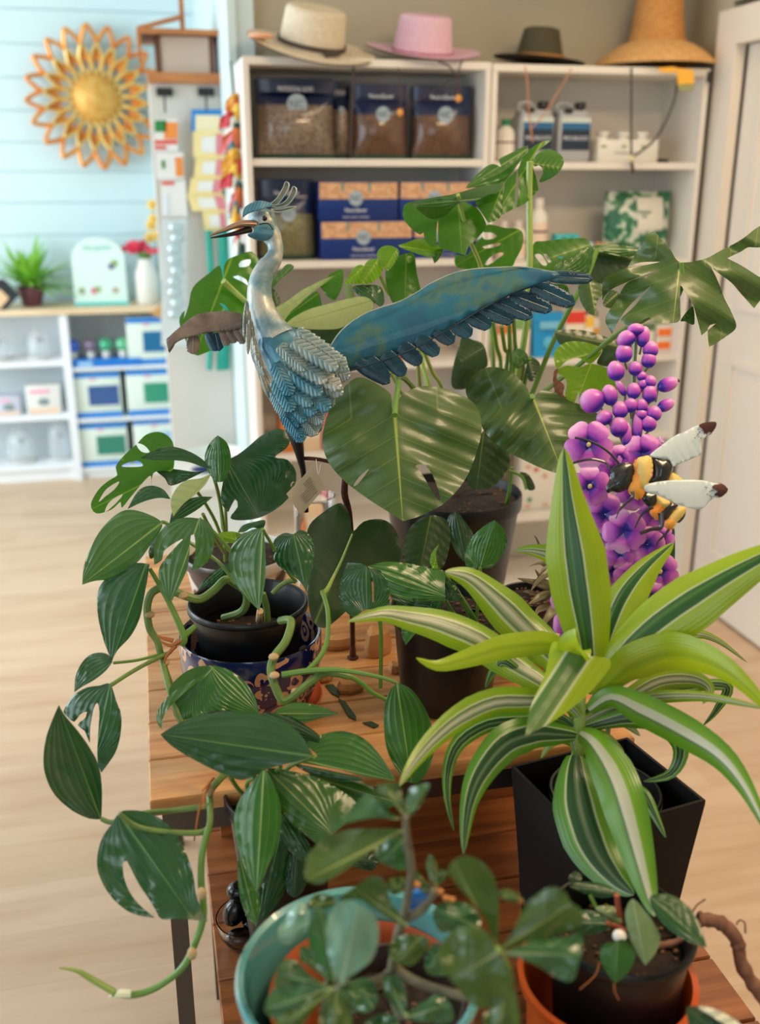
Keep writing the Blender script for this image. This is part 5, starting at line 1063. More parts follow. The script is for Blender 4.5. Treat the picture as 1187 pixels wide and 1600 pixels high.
L(D, 'c3', [(440, 690), (520, 710), (600, 725), (645, 720), (632, 780), (560, 775), (470, 740)], (640, 730), (440, 695), 1.52, 0, -.02, .008, PLT)
L(D, 'c3', [(640, 720, 1), (600, 725), (590, 760), (610, 790), (635, 770)], (640, 722), (605, 790), 1.49, 0, -.02, .004, PHI)
L(D, 'c3', [(800, 740, 1), (850, 750), (885, 775), (830, 775)], (800, 742), (885, 773), 1.5, 0, -.02, .004, PLL)
for pts, d_ in (([(690, 660), (730, 730), (775, 810)], 1.5), ([(722, 700), (760, 760), (790, 812)], 1.5), ([(650, 690), (640, 760), (700, 830)], 1.5), ([(800, 585), (795, 680), (785, 800)], 1.5), ([(610, 585), (650, 700), (720, 810)], 1.5), ([(655, 610), (715, 690), (765, 800)], 1.5), ([(560, 805), (620, 815), (700, 830)], 1.48)): T(D, 'c3', pts, [d_, d_+.03], .0028, m_stem, 'stem')
# ---------------------------------------------------------------- M: large monstera
L(M_, 'b6', [(315, 725), (302, 690), (300, 640), (250, 600), (180, 567), (130, 580), (60, 660), (20, 760), (10, 850), (40, 930), (100, 1000), (150, 1040), (220, 1090), (300, 1140), (350, 1172, 1), (420, 1150), (510, 1105), (570, 1050), (620, 980), (660, 880), (680, 790), (670, 710), (630, 660), (560, 625), (470, 603), (400, 610), (345, 640), (325, 680)], (315, 727), (348, 1165), 1.50, .005, -.03, .035, MON, [[(402, 938), (440, 935), (475, 980), (500, 1050), (503, 1085), (480, 1060), (440, 990), (420, 960)], [(140, 1022), (165, 985), (205, 952), (180, 990), (155, 1018)]], .0022, 5, .5, div=40, und=.006)
L(M_, 'b6', [(895, 645), (865, 600), (800, 540), (720, 522), (660, 545), (615, 605), (625, 660), (660, 710), (690, 790), (760, 860), (860, 915), (950, 955), (1010, 965), (1040, 900), (1100, 850), (1150, 800), (1187, 740), (1120, 690), (1040, 660), (980, 625), (930, 622)], (895, 645), (1015, 950), 1.62, .01, -.03, .035, MON, (), .0022, 5, .5, div=36, und=.006)
L(M_, 'b6', [(680, 800), (620, 980), (640, 1035), (720, 1030), (780, 970), (800, 900), (760, 850), (720, 800)], (690, 790), (660, 1030), 1.78, 0, -.02, .012, MOD)
T(M_, 'b6', [(315, 725), (320, 660), (330, 590), (330, 560), (400, 620), (600, 900), (640, 1020)], [1.50, 1.56, 1.7, 1.98], .0045, m_stem, 'petiole')
T(M_, 'b6', [(895, 645), (830, 760), (740, 900), (700, 1000)], [1.62, 1.8, 2.0], .0045, m_stem, 'petiole')
for sg in (0, 1):
    L(M_, 'e1', [[(75, 450), (38, 510), (45, 560), (90, 620), (155, 665), (175, 650), (185, 700), (230, 745), (260, 742), (262, 640), (272, 570), (276, 740), (330, 765), (400, 785), (455, 802, 1), (475, 740), (520, 700), (590, 620), (590, 590), (540, 500), (430, 440), (300, 430)], [(70, 452, 1), (200, 425), (380, 393), (550, 345), (707, 320, 1), (680, 380), (600, 400), (520, 440), (430, 450), (380, 480), (320, 540), (260, 562), (200, 550), (140, 500)]][sg], (405, 440), [(430, 790), (100, 470)][sg], 1.74-.03*sg, 0, -.02+.06*sg, .02, [GRN, PHL][sg])
L(M_, 'e1', [(705, 322, 1), (640, 350), (540, 400), (520, 450), (560, 520), (605, 587, 1), (690, 540), (700, 400)], (705, 330), (605, 580), 1.72, 0, -.02, .01, GRN)
L(M_, 'e1', [(455, 355), (500, 300), (580, 220), (640, 195), (690, 215), (675, 165), (740, 130), (820, 90), (870, 75), (850, 130), (800, 200), (740, 280), (700, 325), (600, 342), (500, 352)], (860, 100), (460, 350), 1.80, 0, -.02, .012, PHL)
L(M_, 'e1', [(1030, 35, 1), (960, 50), (890, 90), (830, 160), (800, 230), (720, 310), (700, 400), (605, 587, 1), (680, 540), (770, 495), (850, 455), (938, 370, 1), (925, 300), (900, 200), (920, 120), (970, 80)], (880, 180), (640, 560), 1.76, 0, -.02, .012, GRN, [[(793, 235), (805, 300), (802, 400), (790, 478), (775, 488), (785, 350)]])
L(M_, 'e1', [(895, 185), (940, 120), (1010, 100), (1080, 130), (1105, 180), (1080, 240), (1020, 290), (945, 315), (968, 250), (945, 208), (910, 212)], (895, 190), (1090, 220), 1.75, 0, -.02, .012, GRN)
L(M_, 'e1', [(590, 603), (640, 600), (720, 620), (800, 625), (835, 660), (830, 740), (790, 820), (740, 890), (560, 895), (400, 880), (390, 800), (460, 800), (520, 720), (560, 680)], (800, 640), (420, 850), 1.88, 0, -.02, .012, GRN, [[(560, 655), (620, 650), (660, 670), (640, 690), (580, 695)], [(565, 745), (640, 725), (690, 722), (660, 742), (580, 757)], [(583, 862), (620, 810), (680, 782), (705, 790), (660, 830), (600, 867)]])
L(M_, 'e2', [(478, 180), (560, 155), (700, 140), (820, 138), (860, 180), (880, 240), (860, 330), (820, 385), (740, 385), (620, 385), (560, 385), (478, 385)], (850, 180), (490, 300), 1.84, 0, -.02, .012, GRN, [[(490, 250), (530, 245), (570, 310), (540, 315)], [(545, 240), (565, 240), (598, 295), (580, 300)], [(640, 265), (670, 255), (675, 270)]])
L(M_, 'e2', [(620, 340), (660, 290), (740, 260), (820, 200), (835, 190), (870, 240), (860, 330), (820, 385), (700, 385)], (840, 200), (640, 370), 1.80, 0, -.02, .01, PHL)
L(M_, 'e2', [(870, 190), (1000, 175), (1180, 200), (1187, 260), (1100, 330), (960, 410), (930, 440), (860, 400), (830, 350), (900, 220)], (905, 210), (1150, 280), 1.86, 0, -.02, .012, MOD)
L(M_, 'e2', [(870, 190), (1000, 172), (1100, 185), (1187, 210), (1150, 255), (1040, 255), (930, 225)], (905, 205), (1180, 215), 1.84, 0, -.04, .006, PHL)
L(M_, 'e2', [(780, 440), (850, 400), (920, 440), (940, 500), (900, 560), (895, 655, 1), (840, 630), (790, 550)], (850, 405), (893, 650), 1.78, 0, -.02, .01, MON)
L(M_, 'e2', [(940, 570), (990, 480), (1050, 510), (1020, 590), (980, 600)], (1040, 500), (950, 580), 1.8, 0, -.02, .01, MON)
L(M_, 'e2', [(560, 450), (640, 440), (700, 450), (715, 510), (670, 525), (600, 490)], (700, 450), (600, 480), 1.84, 0, -.02, .01, GRN)
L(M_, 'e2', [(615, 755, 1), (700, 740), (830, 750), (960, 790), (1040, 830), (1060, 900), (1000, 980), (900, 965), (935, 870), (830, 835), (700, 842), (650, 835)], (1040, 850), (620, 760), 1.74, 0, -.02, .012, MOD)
L(M_, 'e2', [(620, 960), (615, 900), (650, 850), (720, 820), (820, 825), (900, 850), (932, 880), (905, 930), (850, 968), (780, 930), (700, 950), (640, 1000)], (905, 890), (630, 960), 1.68, 0, -.03, .012, LIM)
L(M_, 'e2', [(640, 1010), (700, 980), (790, 990), (850, 968), (920, 980), (1000, 1020), (1060, 1120), (960, 1170), (850, 1260), (790, 1260), (780, 1150), (745, 1240), (700, 1260), (690, 1180), (700, 1080), (650, 1040)], (860, 975), (760, 1230), 1.66, 0, -.02, .012, LIM)
L(M_, 'e2', [(0, 800), (80, 810), (150, 850), (175, 980), (100, 1010), (0, 980)], (150, 860), (0, 950), 1.86, 0, -.02, .012, MOD)
L(M_, 'b6', [(560, 520), (600, 420), (680, 420), (700, 500), (640, 600), (560, 610)], (680, 430), (570, 600), 1.9, 0, -.02, .012, MOD)
L(M_, 'e2', [(345, 880), (400, 870), (440, 910), (440, 960), (380, 1000), (340, 970)], (430, 900), (345, 960), 1.84, 0, -.02, .01, PHL)
L(M_, 'e2', [(440, 930), (500, 940), (525, 990), (480, 1080), (440, 1060)], (445, 935), (480, 1075), 1.86, 0, -.02, .01, MOD)
# unfurled browned scrap beside the lime leaf
L(M_, 'f4', [(330, 650, 1), (340, 590), (365, 580), (355, 640), (400, 680), (395, 740), (440, 770), (400, 800), (350, 750)], (345, 590), (400, 790), 1.66, 0, -.02, .006, M8('dry_brown_leaf', 110, 70, 44, .8), name='dry_leaf')
L(M_, 'e4', [(840, 95), (900, 70), (960, 75), (980, 200), (1005, 320), (1000, 400), (850, 420), (790, 330), (770, 200), (800, 150)], (910, 75), (900, 400), 1.80, 0, -.02, .012, GRN)
for o_, b_, t_ in (([(715, 80), (740, 30), (800, 15), (860, 50), (840, 120), (790, 180), (750, 150)], (850, 40), (770, 160)), ([(608, 262), (630, 150), (680, 105), (740, 120), (752, 180), (700, 250), (650, 270)], (720, 110), (620, 260)), ([(500, 270), (560, 165), (625, 150), (612, 260), (530, 268)], (620, 160), (505, 268)), ([(860, 20), (900, 0), (1000, -30), (1100, 0), (1150, 50), (1080, 90), (980, 70)], (870, 20), (1130, 60))):
    L(M_, 'e4', o_, b_, t_, 1.77, 0, -.02, .01, LIM)
L(M_, 'e4', [(500, 280), (545, 275), (570, 350), (560, 380), (510, 375)], (530, 280), (530, 375), 1.8, 0, 0, .004, PAL)
L(M_, 'e4', [(1080, 60), (1150, 40), (1130, 100), (1095, 135, 1)], (1140, 45), (1095, 133), 1.77, 0, 0, .003, GRN)
L(M_, 'e4', [(555, 290), (640, 275), (740, 290), (765, 380), (740, 420), (690, 390), (600, 350)], (570, 285), (745, 415), 1.78, 0, -.02, .01, PHI)
L(M_, 'e4', [(105, 545, 1), (150, 500), (260, 440), (400, 400), (560, 360), (640, 355), (690, 390), (680, 450), (600, 500), (500, 550), (430, 570), (250, 568)], (680, 380), (110, 545), 1.76, 0, -.03, .01, PAL)
L(M_, 'e4', [(30, 440), (110, 390), (220, 310), (240, 300), (340, 250), (440, 210, 1), (370, 262), (280, 330), (210, 395), (140, 460), (90, 525), (60, 490)], (435, 212), (50, 470), 1.80, 0, -.02, .006, PAL)
L(M_, 'e4', [(335, 285, 1), (400, 210), (470, 175), (495, 200), (480, 300), (440, 375), (400, 365)], (340, 285), (480, 190), 1.82, 0, -.02, .008, GRN)
L(M_, 'e4', [(60, 500), (160, 440), (250, 360), (320, 320), (345, 380), (340, 430), (220, 460), (150, 520), (90, 560)], (330, 330), (70, 520), 1.84, 0, -.02, .008, GRN)
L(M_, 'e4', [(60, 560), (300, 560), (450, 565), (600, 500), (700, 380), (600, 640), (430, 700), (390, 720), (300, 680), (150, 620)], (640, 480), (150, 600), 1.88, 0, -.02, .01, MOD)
L(M_, 'e5', [(752, 130), (700, 60), (620, 80), (540, 110), (502, 160), (497, 262), (472, 160), (400, 210), (300, 290), (265, 350), (252, 430), (230, 500), (215, 540), (222, 480), (185, 530), (190, 600), (230, 700), (260, 780), (320, 802, 1), (420, 760), (520, 700), (640, 600), (660, 450), (690, 300), (720, 180)], (495, 265), (300, 780), 1.80, .01, -.02, .015, GRN, [[(610, 170), (620, 130), (690, 115), (680, 160)], [(565, 240), (600, 230), (660, 260), (672, 300), (640, 280)], [(470, 425), (500, 435), (540, 485), (510, 475)]])
T(M_, 'e5', [(497, 270), (560, 330), (680, 440), (800, 560), (1000, 800)], [1.79, 1.82, 1.95], [.006, .004], m_stemp, 'petiole')
L(M_, 'e5', [(820, 260), (880, 220), (950, 150), (1000, 170), (940, 230), (890, 275), (830, 345, 1), (815, 300)], (985, 165), (830, 320), 1.82, 0, -.02, .006, PHL)
L(M_, 'e5', [(820, 330), (860, 330), (905, 420), (860, 460), (825, 400)], (840, 330), (870, 450), 1.84, 0, -.02, .006, MOD)
# leaf that hangs over the door side
L(M_, 'e3', [(610, 320), (540, 230), (470, 150), (430, 105), (390, 110), (350, 150), (290, 260), (230, 362, 1), (320, 325), (470, 318, 1), (400, 335), (250, 362), (130, 395), (60, 440), (48, 530), (50, 600, 1), (90, 540), (150, 500), (290, 440), (470, 370, 1), (380, 420), (270, 450), (210, 490), (150, 600), (70, 730), (118, 840, 1), (170, 740), (250, 630), (400, 490, 1), (280, 640), (180, 745), (285, 785), (340, 740), (390, 722), (430, 755), (520, 762), (605, 745), (612, 640), (612, 490), (640, 530), (700, 620), (730, 720), (765, 850, 1), (868, 765, 1), (812, 795), (818, 938, 1), (940, 860), (1015, 790), (980, 680), (930, 580), (880, 450), (835, 360, 1), (900, 410), (980, 470), (1050, 550), (1145, 655, 1), (1195, 590), (1300, 480), (1187, 430), (1060, 350), (950, 293, 1), (1060, 240), (1100, 215), (1187, 215), (1320, 190), (1330, 20), (1187, 60), (1050, 160), (900, 240), (780, 300)], (610, 325), (560, 755), 1.56, 0, -.02, .08, MON, (), .0015, 5, .5, div=40, und=.012)
L(M_, 'e3', [(615, 740), (700, 640), (715, 760), (690, 772, 1), (650, 750)], (640, 640), (690, 770), 1.6, 0, -.02, .004, PHL)
T(M_, 'e3', [(620, 325), (600, 560), (340, 745), (200, 810), (40, 930)], [1.565, 1.60, 1.66], .0038, m_stem, 'petiole')
T(M_, 'e2', [(1090, 740), (920, 862), (800, 960), (620, 1100), (460, 1250), (200, 1700)], [1.66, 1.7, 2.0], [.0038, .0045], m_stem, 'petiole')
T(M_, 'e2', [(900, 210), (840, 375), (760, 530), (620, 800), (470, 1170), (300, 1600)], [1.84, 1.82, 1.98], [.005, .005], m_stem, 'petiole')
T(M_, 'e1', [(405, 400), (420, 470), (450, 600), (490, 720), (560, 900), (620, 1250), (640, 1900), (560, 2300)], [1.70, 1.76, 1.9, 2.0], [.0035, .005], m_stemp, 'petiole')
T(M_, 'e1', [(880, 180), (876, 400), (878, 880), (850, 1300), (780, 1700), (700, 2250)], [1.75, 1.8, 2.0], [.006, .0065], m_stemp, 'petiole')
for pts in ([(210, 690), (235, 850), (262, 1010), (200, 1500), (100, 1750)], [(315, 620), (322, 850), (328, 1030), (250, 1600)], [(268, 720), (290, 870), (305, 960), (200, 1600)], [(345, 640), (355, 800), (350, 1000), (200, 1700)], [(400, 870), (400, 1060), (250, 1600)], [(455, 930), (430, 1060), (300, 1650)]): T(M_, 'e2', pts, [1.86, 1.98], .004, m_stem, 'petiole')
for pts in ([(985, 780), (1000, 950), (1020, 1100)], [(880, 860), (940, 945), (1000, 1100)], [(800, 850), (860, 960), (960, 1150)], [(930, 90), (935, 360), (1000, 700), (1100, 1200)], [(730, 210), (790, 330), (860, 400), (1050, 900), (1120, 1300)], [(1020, 700), (1080, 850), (1150, 1000), (1180, 1500)]): T(M_, 'e4', pts, [1.80, 1.98], .004, m_stemp, 'petiole')
T(M_, 'px', [(800, 730), (795, 770), (790, 790)], [1.95, 2.0], .004, m_stem, 'stem')
T(M_, 'px', [(795, 735), (815, 745), (822, 765)], [1.92, 1.92], [.003, .003], m_stem, 'stem')
L(M_, 'px', [(812, 738), (826, 742), (836, 762), (826, 766), (820, 752)], (815, 740), (830, 764), 1.92, 0, 0, .002, MOD)
# ---------------------------------------------------------------- E: pleated leaves
L(E_, 'c4', [(75, 365, 1), (130, 330), (220, 292), (340, 275), (460, 285), (560, 320), (620, 370), (668, 450, 1), (600, 470), (500, 495), (430, 530), (380, 540), (300, 510), (200, 460), (120, 410)], (668, 450), (75, 365), 1.24, -.005, -.04, .018, PLT, corr=.002, n=4, k=1.5, div=22)
L(E_, 'c4', [(475, 500), (430, 550), (380, 620), (360, 690), (370, 780), (400, 880), (448, 978, 1), (490, 880), (530, 780), (543, 680), (530, 600), (500, 530)], (475, 502), (448, 975), 1.20, 0, -.03, .016, PLL, corr=.0015)
L(E_, 'c4', [(490, 500), (600, 510), (700, 540), (800, 600), (830, 640), (780, 720), (680, 790, 1), (620, 740), (560, 680), (520, 600)], (490, 502), (740, 750), 1.24, 0, -.03, .014, PHL, corr=.0015)
L(E_, 'c4', [(640, 400), (700, 365), (780, 352), (860, 380), (920, 440), (960, 500), (985, 545, 1), (880, 530), (760, 500), (650, 480), (600, 470), (680, 450)], (620, 465), (985, 545), 1.27, 0, -.04, .012, PLL, corr=.0015)
L(E_, 'c4', [(470, 285), (560, 290), (640, 330), (690, 375), (660, 420), (560, 360)], (480, 285), (690, 380), 1.30, 0, -.04, .008, PLT)
L(E_, 'c4', [(520, 285), (560, 250), (620, 240), (700, 258), (765, 285, 1), (700, 300), (620, 318)], (520, 285), (765, 285), 1.36, 0, -.04, .006, PHL)
L(E_, 'c4', [(640, 520), (800, 530), (900, 570), (1000, 620), (960, 650), (860, 640), (760, 590)], (650, 525), (990, 630), 1.28, 0, -.03, .01, PHL)
L(E_, 'c4', [(600, 480), (760, 510), (860, 540), (760, 545), (650, 515)], (600, 485), (850, 540), 1.26, 0, -.03, .006, PLT)
L(E_, 'c4', [(545, 700), (600, 760), (655, 840), (620, 855), (560, 800), (535, 740)], (545, 705), (640, 850), 1.25, 0, -.02, .006, PHI)
L(E_, 'c5', [(125, 330), (122, 400), (130, 480), (155, 550), (190, 588, 1), (205, 520), (195, 460), (160, 400)], (130, 335), (190, 585), 1.24, 0, -.03, .008, PLL)
L(E_, 'c5', [(195, 470), (205, 560), (240, 540), (290, 470), (310, 380), (300, 280), (270, 240), (240, 380)], (280, 250), (210, 550), 1.28, 0, -.03, .01, PLT)
L(E_, 'c5', [(285, 170), (300, 260), (345, 320), (398, 348, 1), (392, 290), (340, 220)], (290, 180), (395, 345), 1.25, 0, -.03, .008, PHI)
L(E_, 'c5', [(300, 330), (300, 450), (340, 480), (375, 430), (370, 350), (340, 330)], (340, 330), (330, 475), 1.28, 0, -.03, .008, PLT)
L(E_, 'c5', [(470, 280), (560, 300), (640, 330), (620, 380), (520, 350)], (480, 285), (630, 360), 1.28, 0, -.03, .008, PLT)
for pts in ([(475, 500), (450, 560), (480, 620)], [(440, 530), (410, 560), (430, 620)], [(540, 490), (500, 540), (500, 620)], [(668, 450), (560, 500), (510, 600)], [(345, 530), (380, 580), (440, 640)]): T(E_, 'c4', pts, [1.24, 1.33], .0028, m_stem, 'petiole')
# ---------------------------------------------------------------- G: dracaena
gd = 1.28
T(G, 'px', [(898, 1225), (903, 1170), (906, 1110), (910, 1060)], [1.335, 1.29, 1.28], [.010, .008, .006], m_stemp, 'stem')
def g(path, w, d, m, **k): R(G, 'px', path, w, d, m, **k)
# rear leaves first, then the ones bending towards the viewer
g([(930, 1075), (905, 960), (870, 880), (838, 862), (803, 861)], 17, [1.30, 1.36, 1.38], DR2, roll=.5)
g([(935, 1080), (1005, 1045), (1060, 1010), (1085, 1008), (1112, 1024)], 9, [1.31, 1.42, 1.44], DR3)
g([(940, 1080), (1010, 1020), (1077, 992), (1118, 999), (1167, 1035)], 8, [1.31, 1.42, 1.44], DR2)
g([(945, 1095), (1060, 1075), (1134, 1072), (1120, 1108), (1098, 1134)], 9, [1.31, 1.40], DR3)
g([(900, 1085), (867, 1028), (823, 983), (780, 940), (735, 903), (695, 893)], 32, [1.29, 1.33, 1.33, 1.31], DR2, roll=-.3, fold=.35, wave=.08)
g([(895, 1100), (848, 1066), (802, 1036), (747, 998), (690, 975), (640, 964), (595, 958), (543, 971)], 27, [1.28, 1.30, 1.28, 1.24], DR2, roll=-.4, fold=.35)
g([(925, 1085), (918, 1000), (905, 910), (895, 840), (887, 775), (881, 700)], 47, [1.29, 1.27, 1.27], DR1, fold=.35, wave=.03)
g([(930, 1075), (950, 990), (975, 930), (1010, 885), (1052, 848)], 30, [1.29, 1.30, 1.31], DR1, roll=.45, fold=.4, wave=.05)
g([(935, 1080), (975, 1020), (1040, 965), (1110, 918), (1190, 872), (1265, 835)], 44, [1.28, 1.24, 1.2], DR1, roll=.25, fold=.35, wave=.04)
g([(915, 1070), (890, 1030), (862, 1008), (815, 1008), (774, 1015), (725, 1030), (682, 1040), (650, 1028)], 20, [1.28, 1.25, 1.22], DR4, roll=.5, roll1=-.2)
L(G, 'px', [(864, 1003), (897, 1022), (954, 1033), (921, 1082), (867, 1125), (820, 1150, 1), (829, 1103), (851, 1054)], (905, 1022), (820, 1148), 1.19, 0, -.05, .012, stripemat('dracaena_front_leaf', [(0, LM), (.36, LM), (.385, WH), (.41, (74, 120, 48)), (.5, (96, 130, 66)), (.60, (74, 120, 48)), (.625, WH), (.65, LM), (1, LM)]), (), .0005, name='leaf')
R(G, 'px', [(912, 1085), (900, 1045), (896, 1015), (905, 1008)], 26, [1.27, 1.23, 1.20], DR4, prof='flat')
g([(930, 1090), (960, 1062), (990, 1040), (1047, 1022), (1100, 1032), (1150, 1060), (1215, 1125)], 30, [1.28, 1.24, 1.15], DR4, roll=-.5, fold=.3)
g([(925, 1100), (975, 1092), (1030, 1065), (1080, 1062), (1107, 1076), (1098, 1100)], 16, [1.29, 1.33, 1.31], DR2, roll=-.3)
g([(925, 1108), (996, 1092), (1095, 1088), (1200, 1108)], 10, [1.29, 1.27, 1.2], DR2)
g([(920, 1110), (955, 1090), (1000, 1110), (1062, 1142), (1124, 1182), (1166, 1235), (1200, 1305)], 26, [1.28, 1.22, 1.12], DR5, roll=-.3, fold=.3)
g([(905, 1120), (870, 1090), (830, 1096), (774, 1098), (720, 1122), (676, 1158), (644, 1196), (624, 1228)], 21, [1.28, 1.22, 1.12], DR2, roll=.4, fold=.3)
g([(895, 1135), (870, 1120), (818, 1126), (763, 1132), (719, 1159), (701, 1198), (699, 1248), (709, 1298)], 13, [1.29, 1.27, 1.22], DR3, roll=.3)
g([(900, 1150), (870, 1148), (832, 1148), (790, 1163), (752, 1208), (732, 1260), (724, 1334)], 28, [1.28, 1.22, 1.17], DR3, roll=.2, fold=.35, wave=.04)
g([(905, 1140), (950, 1128), (990, 1122), (1035, 1132), (1062, 1169), (1048, 1208), (1005, 1221)], 17, [1.29, 1.28, 1.3], DR3, roll=-.3)
g([(905, 1130), (960, 1105), (1010, 1112), (1045, 1135)], 13, [1.29, 1.30], DR2, roll=-.2)
g([(900, 1180), (900, 1215), (908, 1270), (930, 1330), (960, 1372), (990, 1398)], 42, [1.28, 1.22, 1.16], DR3, roll=.1, fold=.3)
g([(905, 1145), (925, 1160), (952, 1200), (972, 1250), (993, 1327), (1010, 1390), (1022, 1432)], 35, [1.28, 1.19, 1.12], DR5, roll=-.1, fold=.3, wave=.05)
g([(985, 1222), (1005, 1240), (1022, 1272), (1040, 1309)], 9, [1.27, 1.22], DR3)
for (pts, w_, mm) in (([(900, 1165), (875, 1150), (850, 1150), (832, 1165)], 12, DR3), ([(903, 1120), (880, 1085), (850, 1075), (830, 1085)], 13, DR3), ([(905, 1150), (935, 1120), (970, 1125), (1000, 1150)], 13, DR2), ([(905, 1170), (890, 1150), (862, 1160), (845, 1185)], 10, DR2), ([(905, 1130), (890, 1100), (885, 1070), (870, 1050)], 12, DR3), ([(908, 1120), (930, 1100), (950, 1075), (975, 1060)], 12, DR3), ([(905, 1160), (925, 1150), (950, 1155), (975, 1175)], 11, DR2), ([(900, 1180), (895, 1150), (897, 1120), (900, 1095)], 11, DR2), ([(902, 1110), (865, 1090), (825, 1050), (800, 1045)], 12, DR3), ([(898, 1130), (862, 1125), (834, 1085), (802, 1049)], 12, DR3), ([(850, 1085), (790, 1035), (770, 1050), (758, 1075)], 9, DR3)):
    g(pts, w_, [1.30, 1.29, 1.31], mm)
# ---------------------------------------------------------------- J: tradescantia
for (pts, w_) in (([(470, 420), (450, 330), (380, 285), (300, 270), (150, 235)], 26), ([(475, 420), (510, 200), (480, 150), (400, 190), (330, 250), (265, 340)], 24), ([(470, 430), (500, 330), (520, 260), (480, 330)], 26), ([(470, 430), (430, 360), (360, 380), (300, 420), (250, 450)], 20), ([(480, 420), (490, 460), (430, 530), (350, 650)], 30), ([(480, 420), (540, 330), (540, 220), (455, 80)], 16), ([(470, 430), (420, 180), (380, 120), (330, 108), (245, 135)], 11), ([(470, 430), (430, 170), (380, 150), (335, 200)], 10), ([(470, 430), (330, 380), (250, 350), (200, 350)], 10), ([(470, 430), (400, 300), (340, 220), (300, 160)], 12), ([(470, 430), (520, 380), (600, 300), (660, 260)], 20), ([(470, 430), (400, 470), (330, 500), (300, 560)], 18), ([(470, 430), (440, 250), (330, -60), (290, -130)], 7)):
    R(J, 'e8', pts, w_*1.7, [1.62, 1.58, 1.56], TRD)
R(J, 'f4', [(350, 1700), (340, 1650)], 6, 1.6, TRD)
for k in range(14):
    random.seed(k*3+1); a = random.uniform(0, 6.28); x, y = 475+90*cos(a), 330+110*sin(a)
    R(J, 'e8', [(475, 430), ((475+x)/2, (430+y)/2-60), (x, y)], 34, [1.63, 1.6], TRD if k % 3 else M8('dark_red_leaf', 84, 36, 34, .5))
# ---------------------------------------------------------------- K: desert rose
def k(cr, pts, b_, t_, d, m=ROS, gy=-.02, gx=0, fold=.010, holes=()): return L(K, cr, pts, b_, t_, d, gx, gy, fold, m, holes, .0008, 6, .7, und=.0028)
T(K, 'c5', [(690, 765), (700, 700), (715, 620), (735, 560), (752, 480), (765, 400), (760, 330), (748, 250), (745, 180)], [.98, .95, .93, .90], [.0052, .0048, .0042, .003], m_bark, 'stem')
T(K, 'c5', [(735, 560), (790, 540), (830, 500), (850, 450)], [.95, .93], [.0045, .003], m_bark, 'stem')
T(K, 'c5', [(690, 765), (640, 790), (570, 800), (490, 815)], [.98, .93], [.0055, .0035], m_bark, 'stem')
T(K, 'c5', [(700, 740), (800, 800), (1000, 850), (1075, 790), (1095, 700)], [.98, .95, .90, .88], [.005, .003], m_bark, 'stem')
T(K, 'c5', [(690, 765), (700, 840), (730, 930)], [.98, .97], [.006, .006], m_bark, 'stem')
k('c5', [(740, 232), (690, 224), (640, 225), (530, 230), (450, 260), (390, 310), (370, 370), (375, 415), (420, 430), (480, 405), (560, 350), (640, 290), (700, 250)], (740, 232), (378, 415), .90, ROD, -.04)
k('c5', [(725, 188), (690, 168), (650, 130), (605, 98), (560, 130), (520, 170), (470, 212), (475, 226), (520, 207), (580, 192), (650, 184), (700, 190)], (725, 188), (475, 220), .91, ROS)
k('c5', [(735, 170), (700, 130), (665, 90), (655, 62), (700, 55), (728, 80)], (735, 170), (660, 60), .91, ROD)
k('c5', [(742, 185), (745, 110), (770, 70), (832, 58), (820, 100), (790, 150)], (742, 182), (830, 62), .91, ROS)
k('c5', [(748, 255), (690, 255), (640, 275), (625, 310), (650, 350), (700, 372), (742, 378), (750, 310)], (746, 258), (650, 350), .93, ROS)
k('c5', [(640, 60), (700, 80), (730, 130), (690, 120), (650, 90)], (735, 150), (645, 62), .92, ROD)
k('e6', [(660, 885), (600, 780), (555, 650), (540, 450), (580, 320), (660, 240), (740, 238), (850, 290), (930, 380), (948, 520), (900, 680), (800, 770), (710, 835)], (655, 890), (790, 270), .86, ROL, .01)
k('e6', [(620, 895), (540, 820), (470, 740), (420, 620), (400, 500), (410, 420), (430, 330), (480, 290), (540, 330), (560, 450), (570, 620), (600, 760)], (618, 895), (500, 310), .88, ROS, .01)
k('e6', [(610, 905), (500, 860), (400, 790), (330, 710), (260, 685), (190, 710), (155, 790), (150, 900), (300, 885), (450, 880)], (610, 905), (160, 800), .88, ROS, .0, fold=.02)
k('e6', [(610, 908), (450, 880), (300, 885), (150, 900), (90, 980), (65, 1050), (80, 1110), (160, 1150), (260, 1080), (380, 1000), (480, 945)], (610, 905), (80, 1070), .87, ROS, -.02)
k('e6', [(605, 915), (480, 950), (380, 1000), (280, 1060), (200, 1120), (150, 1190), (250, 1260), (350, 1210), (440, 1090), (540, 980)], (605, 915), (200, 1210), .86, ROD, -.03)
k('e6', [(622, 925), (540, 990), (490, 1080), (485, 1187), (560, 1270), (680, 1260), (745, 1180), (720, 1080), (680, 985)], (622, 925), (600, 1260), .86, ROD, -.03)
k('e6', [(640, 920), (720, 865), (790, 845), (812, 950), (795, 1050), (755, 1105), (700, 1010)], (640, 918), (790, 1080), .89, ROS, -.02)
k('e6', [(412, 390), (400, 280), (340, 250), (270, 300), (210, 390), (165, 490), (190, 560), (250, 572), (340, 520), (400, 450)], (420, 400), (180, 520), .95, ROL, -.02)
k('e6', [(400, 290), (420, 220), (480, 180), (550, 185), (622, 238), (560, 290), (480, 292)], (620, 240), (405, 285), .96, ROD, -.02)
k('e6', [(360, 580), (440, 620), (520, 740), (560, 850), (480, 800), (400, 740), (340, 690), (335, 620)], (600, 890), (345, 620), .91, ROS, 0)
k('e6', [(1180, 435), (1050, 385), (900, 290), (800, 225), (640, 230), (700, 170), (770, 120), (900, 40), (1000, 90), (1030, 220), (1100, 320)], (1175, 430), (760, 140), .92, ROD, 0)
